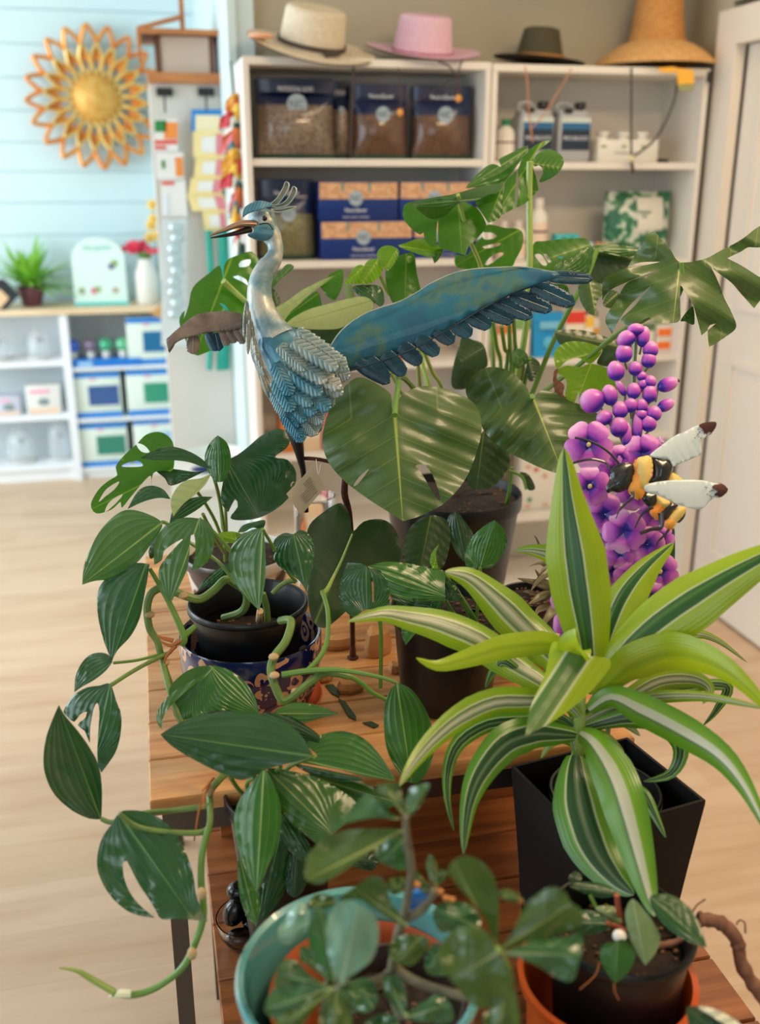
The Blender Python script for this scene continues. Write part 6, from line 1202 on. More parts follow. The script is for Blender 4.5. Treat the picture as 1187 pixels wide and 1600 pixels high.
k('e6', [(1187, 490), (1080, 520), (1030, 590), (1040, 680), (1100, 730), (1200, 735), (1270, 680), (1330, 590), (1320, 520), (1250, 500)], (1300, 490), (1080, 720), .93, ROD, -.02)
k('e7', [(700, 728), (640, 570), (560, 450), (480, 360), (410, 270), (395, 220), (450, 160), (520, 148), (610, 190), (680, 280), (706, 400), (708, 560)], (704, 730), (430, 185), .88, ROD, .01)
k('e7', [(712, 728), (780, 640), (850, 500), (900, 420), (980, 360), (1050, 338), (1120, 370), (1150, 430), (1215, 480), (1212, 560), (1130, 620), (1000, 652), (850, 690)], (712, 728), (1180, 430), .87, ROD, 0)
k('e7', [(730, 750), (850, 700), (950, 662), (1100, 650), (1215, 630), (1225, 720), (1205, 800), (1180, 900), (1130, 928), (1050, 890), (950, 830), (850, 785)], (730, 748), (1200, 760), .86, ROS, -.02)
k('e7', [(700, 745), (640, 620), (540, 580), (440, 600), (360, 680), (345, 770), (380, 870), (450, 960), (520, 1050), (620, 1090), (720, 1062), (790, 970), (800, 890), (755, 800)], (695, 748), (420, 920), .84, ROD, -.01)
k('e7', [(740, 1000), (800, 960), (830, 1080), (830, 1200), (740, 1300), (640, 1240), (610, 1140), (700, 1070)], (770, 800), (700, 1280), .85, ROD, -.02)
k('e7', [(460, 600), (400, 620), (340, 612), (300, 520), (330, 450), (430, 430), (530, 450), (590, 520), (590, 585), (520, 590)], (580, 590), (330, 480), .93, ROS, -.02)
k('e7', [(700, 372), (760, 352), (830, 385), (862, 430), (800, 440), (730, 412)], (700, 390), (858, 430), .9, ROD)
tag_tip = k('e7', [(838, 402), (862, 428), (858, 442), (820, 438)], (830, 420), (860, 435), .8985, M8('dry_tip', 204, 140, 76, .6)); tag_tip.name = 'leaf_tip'
for o_, b_, t_ in (([(320, 340), (270, 260), (260, 180), (290, 140), (322, 190), (335, 270)], (322, 340), (290, 142)), ([(305, 345), (250, 300), (200, 240), (190, 300), (230, 370), (285, 385)], (310, 350), (195, 260)), ([(330, 330), (400, 270), (385, 240), (345, 235)], (330, 335), (390, 245)), ([(30, 300), (70, 280), (130, 285), (120, 360), (60, 390), (20, 360)], (140, 370), (30, 330))):
    k('e7', o_, b_, t_, .94, ROD)
for o_, b_, t_ in (([(135, 1145), (60, 1080), (0, 1000), (0, 900), (80, 890), (130, 960), (140, 1060)], (130, 1140), (20, 900)), ([(130, 1150), (180, 1090), (250, 1040), (350, 1000), (420, 1080), (415, 1180), (250, 1175)], (130, 1150), (410, 1060)), ([(250, 800), (290, 700), (350, 700), (400, 860), (330, 890), (270, 870)], (360, 720), (270, 860)), ([(-200, 960), (-140, 900), (-60, 930), (-40, 1050), (-110, 1120), (-190, 1080)], (-60, 1100), (-160, 940)), ([(-120, 1180), (0, 1120), (90, 1170), (60, 1240), (-80, 1260)], (110, 1190), (-100, 1220))):
    k('e7', o_, b_, t_, .93, ROS)
for (x, y) in ((345, 360), (380, 400), (420, 410), (190, 310), (205, 318)): T(K, 'e7', [(x-18, y-6), (x, y+8), (x+20, y)], .935, [.0012, .003, .0012], M8('peach_bud', 222, 150, 90, .6), 'bud')
T(K, 'e7', [(140, 530), (230, 470), (330, 380)], [.95, .94], [.0035, .0025], m_bark, 'stem')
T(K, 'e7', [(705, 730), (730, 780), (760, 850)], [.88, .9], [.004, .004], m_stemp, 'stem')
# blue spade handle lying behind the stems
tag(MB().bbox(at(642, 1420, .99).x, at(676, 1420, .99).x, at(650, 1425, 1.0).y, at(650, 1425, 1.0).y+.012, at(650, 1436, .99).z, at(650, 1402, .99).z, .004, 3, .1).build('plant_label', M8('bright_blue_plastic', 10, 110, 200, .15, coat=1)), 'bright blue glossy plant label in the soil between the grey stems', 'plant label')
# ---------------------------------------------------------------- H: spotted leaf cutting
def h(pts, b_, t_, d, m=VAR, gy=-.02): return L(H, 'c8', pts, b_, t_, d, 0, gy, .006, m, (), .0006, 6, 1)
h([(775, 240), (850, 240), (920, 290), (960, 360), (985, 442, 1), (920, 420), (850, 380), (800, 330), (770, 280)], (772, 250), (983, 440), 1.06, PHI, -.04)
h([(702, 255), (675, 300), (680, 360), (700, 430), (750, 508, 1), (790, 460), (808, 400), (790, 360), (750, 300)], (702, 258), (752, 505), 1.06)
h([(642, 415), (590, 430), (578, 480), (600, 530), (635, 578, 1), (680, 540), (712, 480), (700, 440), (670, 410)], (645, 415), (635, 575), 1.04, PLL)
h([(625, 350), (560, 305), (505, 300), (470, 350), (500, 390), (570, 385)], (625, 350), (475, 345), 1.08, PHI)
h([(660, 340), (640, 290), (600, 280), (560, 290), (600, 330), (640, 350)], (660, 342), (562, 290), 1.09, VAR)
h([(460, 205), (520, 190), (600, 200), (642, 238), (580, 250), (520, 235)], (642, 238), (465, 205), 1.10, PLT)
h([(455, 180), (480, 150), (510, 165), (490, 200)], (500, 190), (458, 178), 1.12, PLT)
T(H, 'c8', [(652, 420), (655, 360), (648, 300), (642, 240)], [1.11, 1.08], [.004, .003], M8('reddish_stem', 160, 80, 56, .5), 'stem')
T(H, 'c8', [(600, 345), (640, 360), (670, 375)], [1.08, 1.09], [.0025, .003], MATS['reddish_stem'], 'stem')
T(H, 'c8', [(540, 240), (560, 280), (590, 330)], [1.10, 1.10], .002, m_stem, 'stem')
MB().blob(at(*K_('c8', (652, 396)), 1.055), .0075, .0075, .0065).build('white_bud', m_bottle, H)
T(H, 'c8', [(632, 578), (635, 610), (650, 640)], [1.04, 1.04], [.0012, .0006], m_root, 'aerial_root', 6)
T(H, 'c8', [(575, 495), (560, 545), (500, 600)], [1.045, 1.04], [.0008, .0005], m_root, 'aerial_root', 6)
# ---------------------------------------------------------------- loose brown root trailing off the bench
p_ = [(1090, 1436), (1125, 1442), (1150, 1468), (1158, 1505), (1178, 1540), (1205, 1575)]
rt = thing('dried_root', at(1125, 1442, 1.16), 'thick wrinkled brown root curling off the bench at lower right', 'root')
def rr(path, d, r, m, nm, n=12):
    P3 = smooth([at(*q, d) for q in path], 12); random.seed(8); b = MB()
    b.tube(P3, [r*random.uniform(.82, 1.15) for _ in range(30)], n, 1); b.build(nm, m, rt)
m_rt = mat('wrinkled_root', srgb(116, 76, 58), .8, col2=srgb(150, 106, 82), nscale=50, bumps=1.0)
rr(p_, 1.15, .0085, m_rt, 'root_body')
rr([(1092, 1440), (1060, 1470), (1020, 1480)], 1.14, .0045, m_rt, 'root_end')
for pts in ([(1078, 1432), (1088, 1415), (1102, 1405)], [(1150, 1445), (1155, 1438), (1163, 1442), (1164, 1458)], [(1158, 1500), (1162, 1515)], [(1176, 1540), (1180, 1556)]): rr(pts, 1.145, .0012, m_rt, 'rootlet', 6)
# white edged leaf at the very bottom right
Q = thing('white_edged_plant', at_z(1110, 1700, LZ), 'dark green leaf with white edge poking in at the bottom right corner', 'plant')
pot(Q, (at_z(1110, 1760, LZ).x+.02, at_z(1110, 1760, LZ).y-.05, LZ+.001), .05, .09, soilf=.9)
L(Q, 'px', [(1072, 1580), (1082, 1572), (1110, 1578), (1150, 1602), (1180, 1660), (1120, 1660), (1085, 1625)], (1074, 1578), (1160, 1640), .98, 0, -.03, .004, PLT)
L(Q, 'px', [(1090, 1573), (1120, 1578), (1160, 1604), (1185, 1655), (1150, 1615), (1115, 1590)], (1092, 1574), (1180, 1650), .975, 0, -.03, .003, M8('white_leaf_edge', 206, 210, 186, .4))
T(Q, 'px', [(1100, 1610), (1110, 1680), (1115, 1760)], [.98, .98], .003, m_stem, 'stem')
# ================================================================ heron sculpture
def metalpaint(name, stops, rough=.42, metal=.35, nscale=14, bumps=.35):
    m, t, b = nt(name); n = noise(t, nscale, 5); t.links.new(ramp(t, n, stops), b.inputs['Base Color'])
    b.inputs['Roughness'].default_value = rough; b.inputs['Metallic'].default_value = metal; b.inputs['Coat Weight'].default_value = .3
    bump(t, b, noise(t, 55, 3), bumps, .003); return m
def featherpaint(name, stops, n=9, k=1.0):
    m = metalpaint(name, stops, .42, .35, 26, 0); t = m.node_tree; b = t.nodes['Principled BSDF']
    uv = t.nodes.new('ShaderNodeUVMap'); sp_ = t.nodes.new('ShaderNodeSeparateXYZ'); t.links.new(uv.outputs[0], sp_.inputs[0])
    v = mth(t, 'ABSOLUTE', mth(t, 'SUBTRACT', sp_.outputs[1], .5)); ph = mth(t, 'FRACT', mth(t, 'MULTIPLY', mth(t, 'SUBTRACT', sp_.outputs[0], mth(t, 'MULTIPLY', v, k)), n))
    tri = mth(t, 'ABSOLUTE', mth(t, 'SUBTRACT', ph, .5)); groove = mth(t, 'MULTIPLY', mth(t, 'SUBTRACT', tri, .34), 6, clamp=True)
    old = b.inputs['Base Color'].links[0].from_socket; c = mixc(t, mth(t, 'MULTIPLY', groove, .75), old, (.02, .035, .045)); t.links.new(c, b.inputs['Base Color'])
    bump(t, b, mth(t, 'SUBTRACT', 1, mth(t, 'MULTIPLY', tri, 2)), .6, .002); return m
m_neck = metalpaint('brushed_silver_blue', [(.34, s_(84, 122, 134)), (.5, s_(128, 152, 156)), (.62, s_(176, 178, 168))], .5, .3, 30, .6)
m_body = metalpaint('steel_blue_paint', [(.3, s_(24, 84, 110)), (.5, s_(60, 120, 138)), (.7, s_(120, 150, 150))])
m_ft = featherpaint('blue_feather_paint', [(.3, s_(24, 96, 128)), (.5, s_(58, 126, 148)), (.7, s_(116, 156, 164))])
m_fs = featherpaint('silver_feather_paint', [(.3, s_(104, 138, 142)), (.5, s_(150, 168, 164)), (.7, s_(190, 190, 178))])
m_fg = metalpaint('grey_feather_paint', [(.3, s_(78, 86, 80)), (.5, s_(114, 118, 108)), (.7, s_(146, 146, 132))], nscale=30)
m_wing = metalpaint('teal_wing_paint', [(.40, s_(0, 82, 110)), (.52, s_(4, 98, 120)), (.60, s_(66, 104, 86)), (.68, s_(4, 88, 112))], .55, .0, 16, .2)
m_wf = featherpaint('dark_teal_feather', [(.3, s_(8, 58, 84)), (.6, s_(22, 90, 116)), (.75, s_(44, 112, 130))], 20, 1.4)
m_wb = metalpaint('brown_grey_wing', [(.3, s_(76, 62, 56)), (.5, s_(112, 96, 86)), (.7, s_(138, 122, 108))], .5, .3, 24, .3)
m_dk = M8('dark_bronze', 34, 28, 28, .45, metal=.4); m_bill = metalpaint('bronze_bill', [(.3, s_(128, 96, 74)), (.6, s_(176, 146, 122)), (.75, s_(206, 184, 160))], .35, .5, 20, .2)
m_rust = mat('rusty_iron', srgb(92, 50, 30), .7, .4, col2=srgb(58, 34, 26), nscale=60, bumps=.6)
hd = 1.60
stake = at_z(551, 1028, TZ)
HN = thing('heron_sculpture', stake, 'blue and silver metal heron with spread wings on a rusty garden stake', 'sculpture')
def hp(x, y, d=hd): return at(*K_('b5', (x, y)), d)
px1 = .337/FPX*hd     # metres per picture unit in this crop
def spine_body(path, nm, m, n=28, flat=.85):
    P3 = smooth([hp(x, y) for x, y, r in path], 5); rs = [r for _, _, r in path]; mm = len(P3); rl = []
    for i in range(mm): f = i/(mm-1)*(len(rs)-1); j = min(int(f), len(rs)-2); t = f-j; t = t*t*(3-2*t); rl.append((rs[j]+(rs[j+1]-rs[j])*t)*px1)
    return MB().tube(P3, rl, n, 1, flat).build(nm, m, HN)
spine_body([(505, 158, 30), (490, 175, 55), (500, 215, 78), (520, 255, 72), (545, 290, 52), (562, 330, 42), (565, 370, 42), (548, 410, 50), (520, 445, 56), (496, 500, 62), (490, 570, 68), (500, 640, 78), (530, 710, 90), (570, 780, 112)], 'head_and_neck', m_neck)
spine_body([(545, 730, 84), (590, 800, 122), (650, 880, 146), (690, 960, 150), (710, 1040, 128), (720, 1120, 90), (735, 1190, 55), (745, 1220, 20)], 'body', m_body, 32)
# cap, bill, eye, crest
def sheet3(nm, m, rows, th=0, parent=None):
    b = MB(); b.sheet(rows); o = b.build(nm, m, parent or HN)
    if th: md = o.modifiers.new('s', 'SOLIDIFY'); md.thickness = th; md.offset = 0
    return o
MB().tube([hp(445, 262, 1.585), hp(360, 285, 1.572), hp(262, 302, 1.56)], [30*px1, 17*px1, 4*px1], 12, 5, .55).build('lower_bill', m_dk, HN)
MB().tube([hp(470, 238, 1.585), hp(400, 238, 1.575), hp(320, 268, 1.565), hp(255, 292, 1.558)], [31*px1, 26*px1, 15*px1, 3*px1], 12, 5, .6).build('upper_bill', m_bill, HN)
def hl(cr, pts, b_, t_, d, m, nm, fold=.006, gx=0, gy=0, th=.0012, holes=(), corr=0, div=14):
    o = L(HN, cr, pts, b_, t_, d, gx, gy, fold, m, holes, corr, 5, .6, 0, nm, div); md = o.modifiers.new('s', 'SOLIDIFY'); md.thickness = th; md.offset = 0; return o
hl('b5', [(412, 200), (420, 165), (450, 142), (490, 130), (535, 138), (560, 150), (530, 160), (480, 175), (440, 188), (412, 208)], (412, 200), (560, 150), 1.562, m_ft, 'cap', .01)
for pts in ([(530, 150), (570, 120), (600, 70), (612, 42), (628, 55), (615, 90), (580, 140), (555, 152)], [(545, 155), (600, 140), (630, 105), (645, 65), (662, 75), (655, 105), (625, 145), (580, 162)], [(545, 168), (590, 168), (640, 158), (662, 158), (640, 168), (590, 182), (560, 180)]):
    c3 = [hp(x, y, 1.575) for x, y in pts]; MB().tube(c3+[c3[0]], .0011, 6, 3).build('crest_wire', m_fs, HN)
    hl('b5', pts, pts[0], pts[4], 1.577, m_fg, 'crest_feather', .002)
MB().blob(hp(514, 211, 1.552), .0042, .003, .0042).build('eye', m_peb, HN)
MB().tube([hp(490, 238, 1.549), hp(530, 236, 1.549), hp(552, 262, 1.553)], .0009, 6, 5).build('cheek_line', m_dk, HN)
hl('b5', [(470, 250), (500, 235), (540, 235), (562, 265), (540, 305), (500, 315), (450, 300), (435, 285), (460, 275)], (460, 270), (550, 280), 1.551, m_body, 'cheek', .012)
# breast feathers (long thin, grey)
random.seed(21)
for i, (x, y, ln, a, w_) in enumerate([(432, 600, 130, 1.62, 13), (440, 640, 150, 1.60, 14), (448, 680, 160, 1.50, 15), (452, 720, 160, 1.48, 14), (462, 760, 170, 1.42, 15), (472, 800, 170, 1.36, 16), (478, 840, 160, 1.34, 16), (490, 870, 170, 1.28, 16), (505, 900, 170, 1.22, 17), (512, 950, 140, 1.20, 17), (530, 980, 130, 1.15, 17), (545, 1020, 110, 1.1, 17), (425, 640, 120, 1.62, 9), (436, 700, 140, 1.56, 10), (560, 1060, 90, 1.0, 16), (500, 940, 110, 1.25, 12)]):
    ca, sa = cos(a), sin(a); pt = lambda u, v: (x+u*ln*ca-v*w_*sa, y+u*ln*sa+v*w_*ca)
    hl('b5', [pt(0, -.5), pt(.5, -1), pt(.9, -.6), (*pt(1.02, 0), 1), pt(.9, .6), pt(.5, 1), pt(0, .5)], pt(0, 0), pt(1, 0), 1.575-.0022*i, m_fg, 'breast_feather', .003)
# body feathers: serrated with raised tip
def feather(x, y, ln, wd, a, d, m, nt_=8, nm='body_feather', cr='b5', curl=.004):
    lo, hi = (.80, 1.0) if nm == 'body_feather' else (.92, 1.03)
    ca, sa = cos(a), sin(a); P = lambda u, v: (x+u*ln*ca-v*wd*sa, y+u*ln*sa+v*wd*ca)
    up, dn = [], []; wd *= 1.18
    for i in range(nt_):
        u0 = i/nt_*.86+.02; w0 = sin(pi*(.25+.62*u0))**.7
        up += [(*P(u0+.004, -w0*lo), 1), (*P(u0+.86/nt_*.95, -w0*hi), 1)]; dn += [(*P(u0+.004, w0*lo), 1), (*P(u0+.86/nt_*.95, w0*hi), 1)]
    pts = [P(0, 0)]+up+[P(.95, -.5), P(1.02, 0), P(.95, .5)]+dn[::-1]
    o = hl(cr, pts, P(0, 0), P(1, 0), d, m, nm, .0028, 0, 0, .0012, (), 0, 13)
    c3 = [at(*K_(cr, P(u, 0)), d-.003) for u in (.05, .5, .92)]; q = MB().tube(c3, .0008, 5, 3).build('quill', m, o); q.parent = o
    return o
fl_ = [(660, 730, 250, 34, .62), (640, 780, 250, 38, .55), (700, 790, 230, 40, .55), (740, 860, 190, 42, .5), (610, 840, 230, 40, .60), (660, 880, 240, 40, .52), (600, 900, 220, 42, .62), (700, 930, 200, 42, .5), (585, 960, 190, 40, .68), (660, 990, 190, 42, .60), (560, 880, 170, 36, 1.1), (560, 960, 170, 36, 1.05), (590, 1040, 160, 38, .8), (670, 1060, 150, 38, .7), (600, 1110, 140, 34, .95), (680, 1120, 120, 34, .9), (640, 1150, 110, 30, 1.1), (580, 800, 170, 34, .75), (620, 1010, 170, 38, .7), (720, 1000, 140, 36, .6), (560, 1010, 130, 32, 1.15), (760, 820, 150, 34, .5), (700, 1090, 110, 34, .8), (600, 1070, 130, 34, .95)]
for i, (x, y, ln, wd, a) in enumerate(sorted(fl_, key=lambda q: -q[1])):
    feather(x, y, ln, wd, a, 1.505+.010*sin(x*.01)+(.0022*(len(fl_)-i) if False else 0)-.0014*i+abs(x-640)*.00012, m_fs if (y < 880 or (x > 640 and i % 2)) else m_ft)
# right wing
hl('b6', [(35, 445, 1), (90, 370), (170, 310), (250, 275), (330, 250), (400, 215), (470, 170), (560, 130), (640, 112), (760, 104), (870, 104), (960, 118), (1010, 130), (1000, 145), (900, 178), (800, 215), (700, 265), (600, 325), (500, 385), (400, 440), (300, 480), (210, 510), (120, 540), (70, 500)], (40, 450), (1010, 132), 1.555, m_wing, 'wing_panel', .02, -.006, 0, .002, (), 0, 22)
MB().tube([at(*K_('b6', q), 1.552+.0*i) for i, q in enumerate([(120, 540), (210, 512), (300, 482), (400, 442), (500, 387), (600, 327), (700, 267), (800, 217), (900, 180)])], .0012, 6, 4).build('wing_hem', m_wf, HN)
MB().tube([at(*K_('b6', q), 1.553) for q in [(40, 440), (90, 368), (170, 308), (250, 273), (330, 248), (400, 213), (470, 168), (560, 128), (640, 110), (760, 102), (870, 102), (1000, 126)]], .0012, 6, 4).build('wing_edge', m_fs, HN)
for (x, y, ln, wd, a) in ((150, 500, 160, 30, .55), (200, 490, 120, 34, .80), (270, 465, 120, 34, .80), (340, 430, 110, 34, .75), (410, 395, 110, 34, .70), (480, 355, 100, 34, .65), (545, 320, 110, 36, .65), (610, 290, 120, 36, .52), (670, 265, 150, 36, .42), (730, 240, 170, 34, .42), (800, 215, 180, 34, .36), (890, 175, 190, 38, .42), (960, 140, 180, 26, .06)):
    feather(x, y, ln*1.04, wd*.92, a, 1.561, m_wf, 18, 'wing_feather', 'b6')
hl('b5', [(808, 820), (830, 845), (880, 880), (905, 935), (900, 960), (870, 930), (830, 880)], (815, 830), (900, 950), 1.55, m_dk, 'wing_joint', .004)
# left wing
hl('e5', [(92, 690, 1), (130, 650), (200, 590), (260, 540), (330, 505), (440, 490), (560, 492), (625, 508), (640, 560), (635, 605), (560, 625), (480, 630), (380, 640), (300, 660), (220, 680), (150, 720), (112, 785, 1), (98, 740)], (630, 550), (100, 720), 1.62, m_wb, 'wing_panel', .012, .01, 0, .002, (), 0, 20)
for (x, y, ln, wd, a, mm) in ((285, 660, 130, 42, 1.62, m_wb), (390, 640, 140, 34, 1.15, m_wf), (440, 640, 130, 34, 1.35, m_wf), (480, 630, 110, 34, 1.1, m_wb), (530, 625, 100, 30, 1.0, m_wb), (580, 615, 120, 28, 1.0, m_wb), (620, 600, 110, 26, 1.1, m_wb)):
    feather(x, y, ln, wd, a, 1.628, mm, 6, 'wing_feather', 'e5')
hl('e5', [(92, 690), (112, 785, 1), (150, 720), (140, 660)], (140, 680), (110, 780), 1.618, m_wf, 'wing_tip', .004)
m_lf = M8('dark_fallen_leaf', 34, 62, 30, .4)
for k_, (pts, lab) in enumerate((([(508, 1071), (520, 1070), (532, 1082), (530, 1090), (518, 1084)], 'small dark fallen leaf beside the terracotta saucer'), ([(528, 1092), (540, 1098), (556, 1120), (556, 1126), (544, 1120)], 'long dark fallen leaf lying on the pine slats'), ([(566, 1130), (580, 1128), (592, 1134), (585, 1138)], 'tiny dark fallen leaf nearest the table edge'))):
    b = MB(); b.prism([at_z(x, y, TZ+.001) for x, y in pts], (0, 0, .0015)); tag(b.build('fallen_leaf', m_lf, None, False), lab, 'leaf')
# legs, cross bar, stake, hang tag
MB().tube([hp(640, 1180, 1.60), hp(665, 1250, 1.60), hp(682, 1330, 1.61), at(474, 740, 1.62), at(478, 800, 1.64)], [.012, .010, .006, .0045, .0045], 12, 4).build('leg', m_dk, HN)
MB().tube([at(470, 716, 1.615), at(500, 718, 1.61), at(545, 730, 1.62)], .0032, 8, 4).build('cross_bar', m_rust, HN)
MB().tube([at(541, 735, 1.615), at(538, 770, 1.625), at(545, 800, 1.64), at(549, 850, 1.66), at(550, 940, 1.70), stake], [.0048, .0058, .0052, .0045, .0045, .0045], 10, 4).build('stake', m_rust, HN)
MB().lathe(stake, [(.010, 0), (.010, .002), (.006, .004), (.005, .02)], 24, cap=True).build('stake_foot', m_rust, HN)
m_kraft = mat('kraft_paper', srgb(196, 172, 140), .8, col2=srgb(182, 158, 126), nscale=40)
tc_ = [at(*K_('f5', q), 1.58) for q in ((262, 372), (362, 552), (162, 786), (40, 604))]
hn = MB().prism(tc_, (0, .0008, 0)).build('hang_tag', m_kraft, HN, False)
u_ = (tc_[0]-tc_[3]).normalized(); v_ = (tc_[2]-tc_[3]).normalized(); nrm = v_.cross(u_).normalized()
if nrm.dot(CO-tc_[0]) < 0: nrm = -nrm
for k_ in range(8):
    c_ = tc_[3].lerp(tc_[2], .22+.085*k_).lerp(tc_[0].lerp(tc_[1], .22+.085*k_), .52 if k_ > 2 else .66); ln_ = .014 if k_ > 2 else .008
    MB().prism([c_-u_*ln_+nrm*.0006, c_+u_*ln_+nrm*.0006, c_+u_*ln_+v_*.0007+nrm*.0006, c_-u_*ln_+v_*.0007+nrm*.0006], nrm*.0002).build('printed_line', M8('tag_ink', 120, 96, 74, .8), hn, False)
MB().tube([at(*K_('f5', q), 1.60) for q in ((290, 310), (298, 380), (310, 440), (330, 350))], .0006, 5, 4).build('tag_cord', m_bottle, HN)

# ================================================================ purple flower stake with bumblebee
def grad(name, a, b_, edge):
    # petal paint: colour runs from heart to tip along the petal's own length
    m, t, bs = nt(name); uv = t.nodes.new('ShaderNodeUVMap'); sp_ = t.nodes.new('ShaderNodeSeparateXYZ'); t.links.new(uv.outputs[0], sp_.inputs[0])
    f = mth(t, 'ADD', sp_.outputs[0], mth(t, 'MULTIPLY', mth(t, 'SUBTRACT', noise(t, 60, 2), .5), .3))
    t.links.new(ramp(t, f, [(.22, a), (.50, b_), (.98, edge)]), bs.inputs['Base Color']); bs.inputs['Roughness'].default_value = .42; bs.inputs['Coat Weight'].default_value = .1; return m
m_pet = grad('violet_petal', s_(44, 22, 150), s_(196, 80, 198), s_(240, 186, 232))
m_pet2 = grad('deep_violet_petal', s_(40, 20, 140), s_(158, 54, 184), s_(220, 130, 210))
def budmat():
    m, t, bs = nt('bud_paint'); tc = t.nodes.new('ShaderNodeUVMap'); sp_ = t.nodes.new('ShaderNodeSeparateXYZ'); t.links.new(tc.outputs[0], sp_.inputs[0])
    t.links.new(ramp(t, sp_.outputs[1], [(.22, s_(44, 24, 160)), (.42, s_(160, 56, 186)), (.62, s_(198, 92, 196)), (.95, s_(230, 160, 214))]), bs.inputs['Base Color']); bs.inputs['Roughness'].default_value = .4; bs.inputs['Coat Weight'].default_value = .15; return m
m_bud = budmat()
fd0 = 1.42
fb = at(960, 1010, fd0)
FS = thing('flower_stake', (fb.x, fb.y, LZ+.30), 'painted metal stake of purple and pink delphinium blossoms with a bumblebee', 'garden stake')
def bp(x, y, d=fd0): return at(*K_('b8', (x, y)), d)
m_pole = M8('pale_green_metal', 128, 146, 112, .4, metal=.3)
MB().tube([Vector((fb.x, fb.y, LZ+.30)), bp(500, 1300, 1.425), bp(520, 900, 1.425), bp(553, 600, 1.425), bp(560, 300, 1.425), bp(572, 80, 1.425)], [.004, .004, .004, .003], 8, 5).build('pole', m_pole, FS)
def bud(x, y, rx, ry, ang=0, tip=False, d=1.41):
    c = bp(x, y, d); rx *= 1.1; ry *= 1.08; sx = rx*.3374/FPX*d; sz = ry*.3374/FPX*d; R_ = Matrix((RT, FW, UP)).transposed() @ Matrix.Rotation(-ang, 3, 'Y')
    nu, nv = 16, 10; co, uvs, F = [], [], []
    for j in range(nv+1):
        ph = -pi/2+pi*j/nv
        for k_ in range(nu+1):
            a = 2*pi*k_/nu; co.append(c+R_ @ Vector((sx*cos(ph)*cos(a), sx*.8*cos(ph)*sin(a), sz*sin(ph)*(1.15 if ph > 0 else .95)))); uvs.append((k_/nu, .5+.5*sin(ph)))
    for j in range(nv):
        for k_ in range(nu): a = j*(nu+1)+k_; F.append((a, a+1, a+nu+2, a+nu+1))
    o = finish_leaf('bud', co, F, uvs, m_bud, FS)
    if tip: MB().blob(c+R_ @ Vector((0, 0, sz*1.0)), sx*.45, sx*.4, sz*.22).build('bud_tip', m_peb, o)
    MB().tube([c-(R_ @ Vector((0, 0, sz*.9))), bp((x*2+558)/3, y+ry*1.6, 1.42)], .0016, 6, 2).build('bud_stalk', m_pole, o)
for q in [(573, 48, 38, 26), (530, 90, 42, 34, .6), (606, 82, 28, 44, -.2), (518, 158, 36, 40, .1), (640, 140, 34, 34, -.1), (632, 188, 32, 34, -.1), (480, 240, 37, 42, .2), (570, 228, 30, 30), (600, 262, 22, 20), (636, 288, 28, 26, -.4), (716, 300, 30, 46, -1.2, True), (505, 318, 16, 38, .5), (562, 332, 30, 34), (636, 345, 32, 38), (605, 300, 20, 22), (374, 378, 54, 50, .9), (452, 352, 34, 44, .2), (708, 396, 26, 38, -1.1), (548, 398, 30, 32), (600, 400, 26, 30), (500, 420, 34, 36, .2), (655, 436, 34, 32, -.4), (428, 455, 36, 32, .7), (632, 482, 34, 36, -.1), (495, 500, 40, 44, .1), (597, 440, 26, 24), (580, 500, 22, 60), (530, 540, 22, 54)]: bud(*q)
def blossom(x, y, r, rot, d=1.40, tilt=.0, n=5, m=None, eye=True, sq=1.0):
    s_c = .3374/FPX*d
    for k_ in range(n):
        a = rot+2*pi*k_/n; ca, sa = cos(a), sin(a); P = lambda u, v: (x+(u*ca-v*sa)*r, y+(u*sa+v*ca)*r*sq)
        o = L(FS, 'b8', [P(.02, 0), P(.35, -.30), P(.72, -.50), P(1.0, -.33), P(1.05, 0), P(1.0, .33), P(.72, .50), P(.35, .30)], P(0, 0), P(1, 0), d-.010+.0016*(k_ % 2), 0, 0, .0015, m or (m_pet if k_ % 2 else m_pet2), (), .0006, 2, 0, .006, 'petal', 9)
    if eye: MB().blob(bp(x, y, d-.008), 11*s_c, 6*s_c, 12*s_c).build('blossom_eye', M8('cream_eye', 236, 206, 140, .5), FS)
for q in [(354, 577, 108, .3, 1.395), (360, 770, 92, .9, 1.395), (604, 620, 90, .2, 1.41), (470, 700, 80, .5, 1.41), (430, 900, 92, .1, 1.40), (520, 980, 100, .6, 1.395), (400, 990, 70, .2, 1.405), (660, 900, 86, .3, 1.41), (625, 1040, 80, .9, 1.40), (500, 1080, 76, .2, 1.40), (686, 1166, 84, .5, 1.39), (650, 1286, 82, 1.0, 1.388), (560, 1180, 90, .4, 1.40), (470, 1170, 70, .1, 1.405), (250, 1290, 72, .3, 1.40), (290, 1410, 96, .7, 1.395), (590, 1360, 80, .3, 1.395), (540, 1440, 80, .8, 1.40), (690, 1010, 60, .2, 1.41), (560, 800, 80, .5, 1.41), (440, 1300, 70, .2, 1.41), (600, 700, 70, .1, 1.415), (500, 640, 60, .8, 1.41)]:
    blossom(*q[:4], q[4], eye=q[0] in (354, 360, 686, 650, 290))
L(FS, 'b8', [(735, 960), (752, 975), (752, 1150), (738, 1162), (730, 1080)], (740, 965), (742, 1155), 1.42, 0, 0, .004, PLT, name='stake_leaf')
L(FS, 'b8', [(640, 620), (655, 560), (690, 540), (702, 560), (680, 600)], (645, 620), (700, 550), 1.405, 0, 0, .004, m_pet, name='petal')
L(FS, 'b8', [(270, 1500), (330, 1490), (430, 1560), (500, 1640), (380, 1640), (300, 1580)], (280, 1500), (490, 1640), 1.42, 0, 0, .006, PLT, name='stake_leaf')
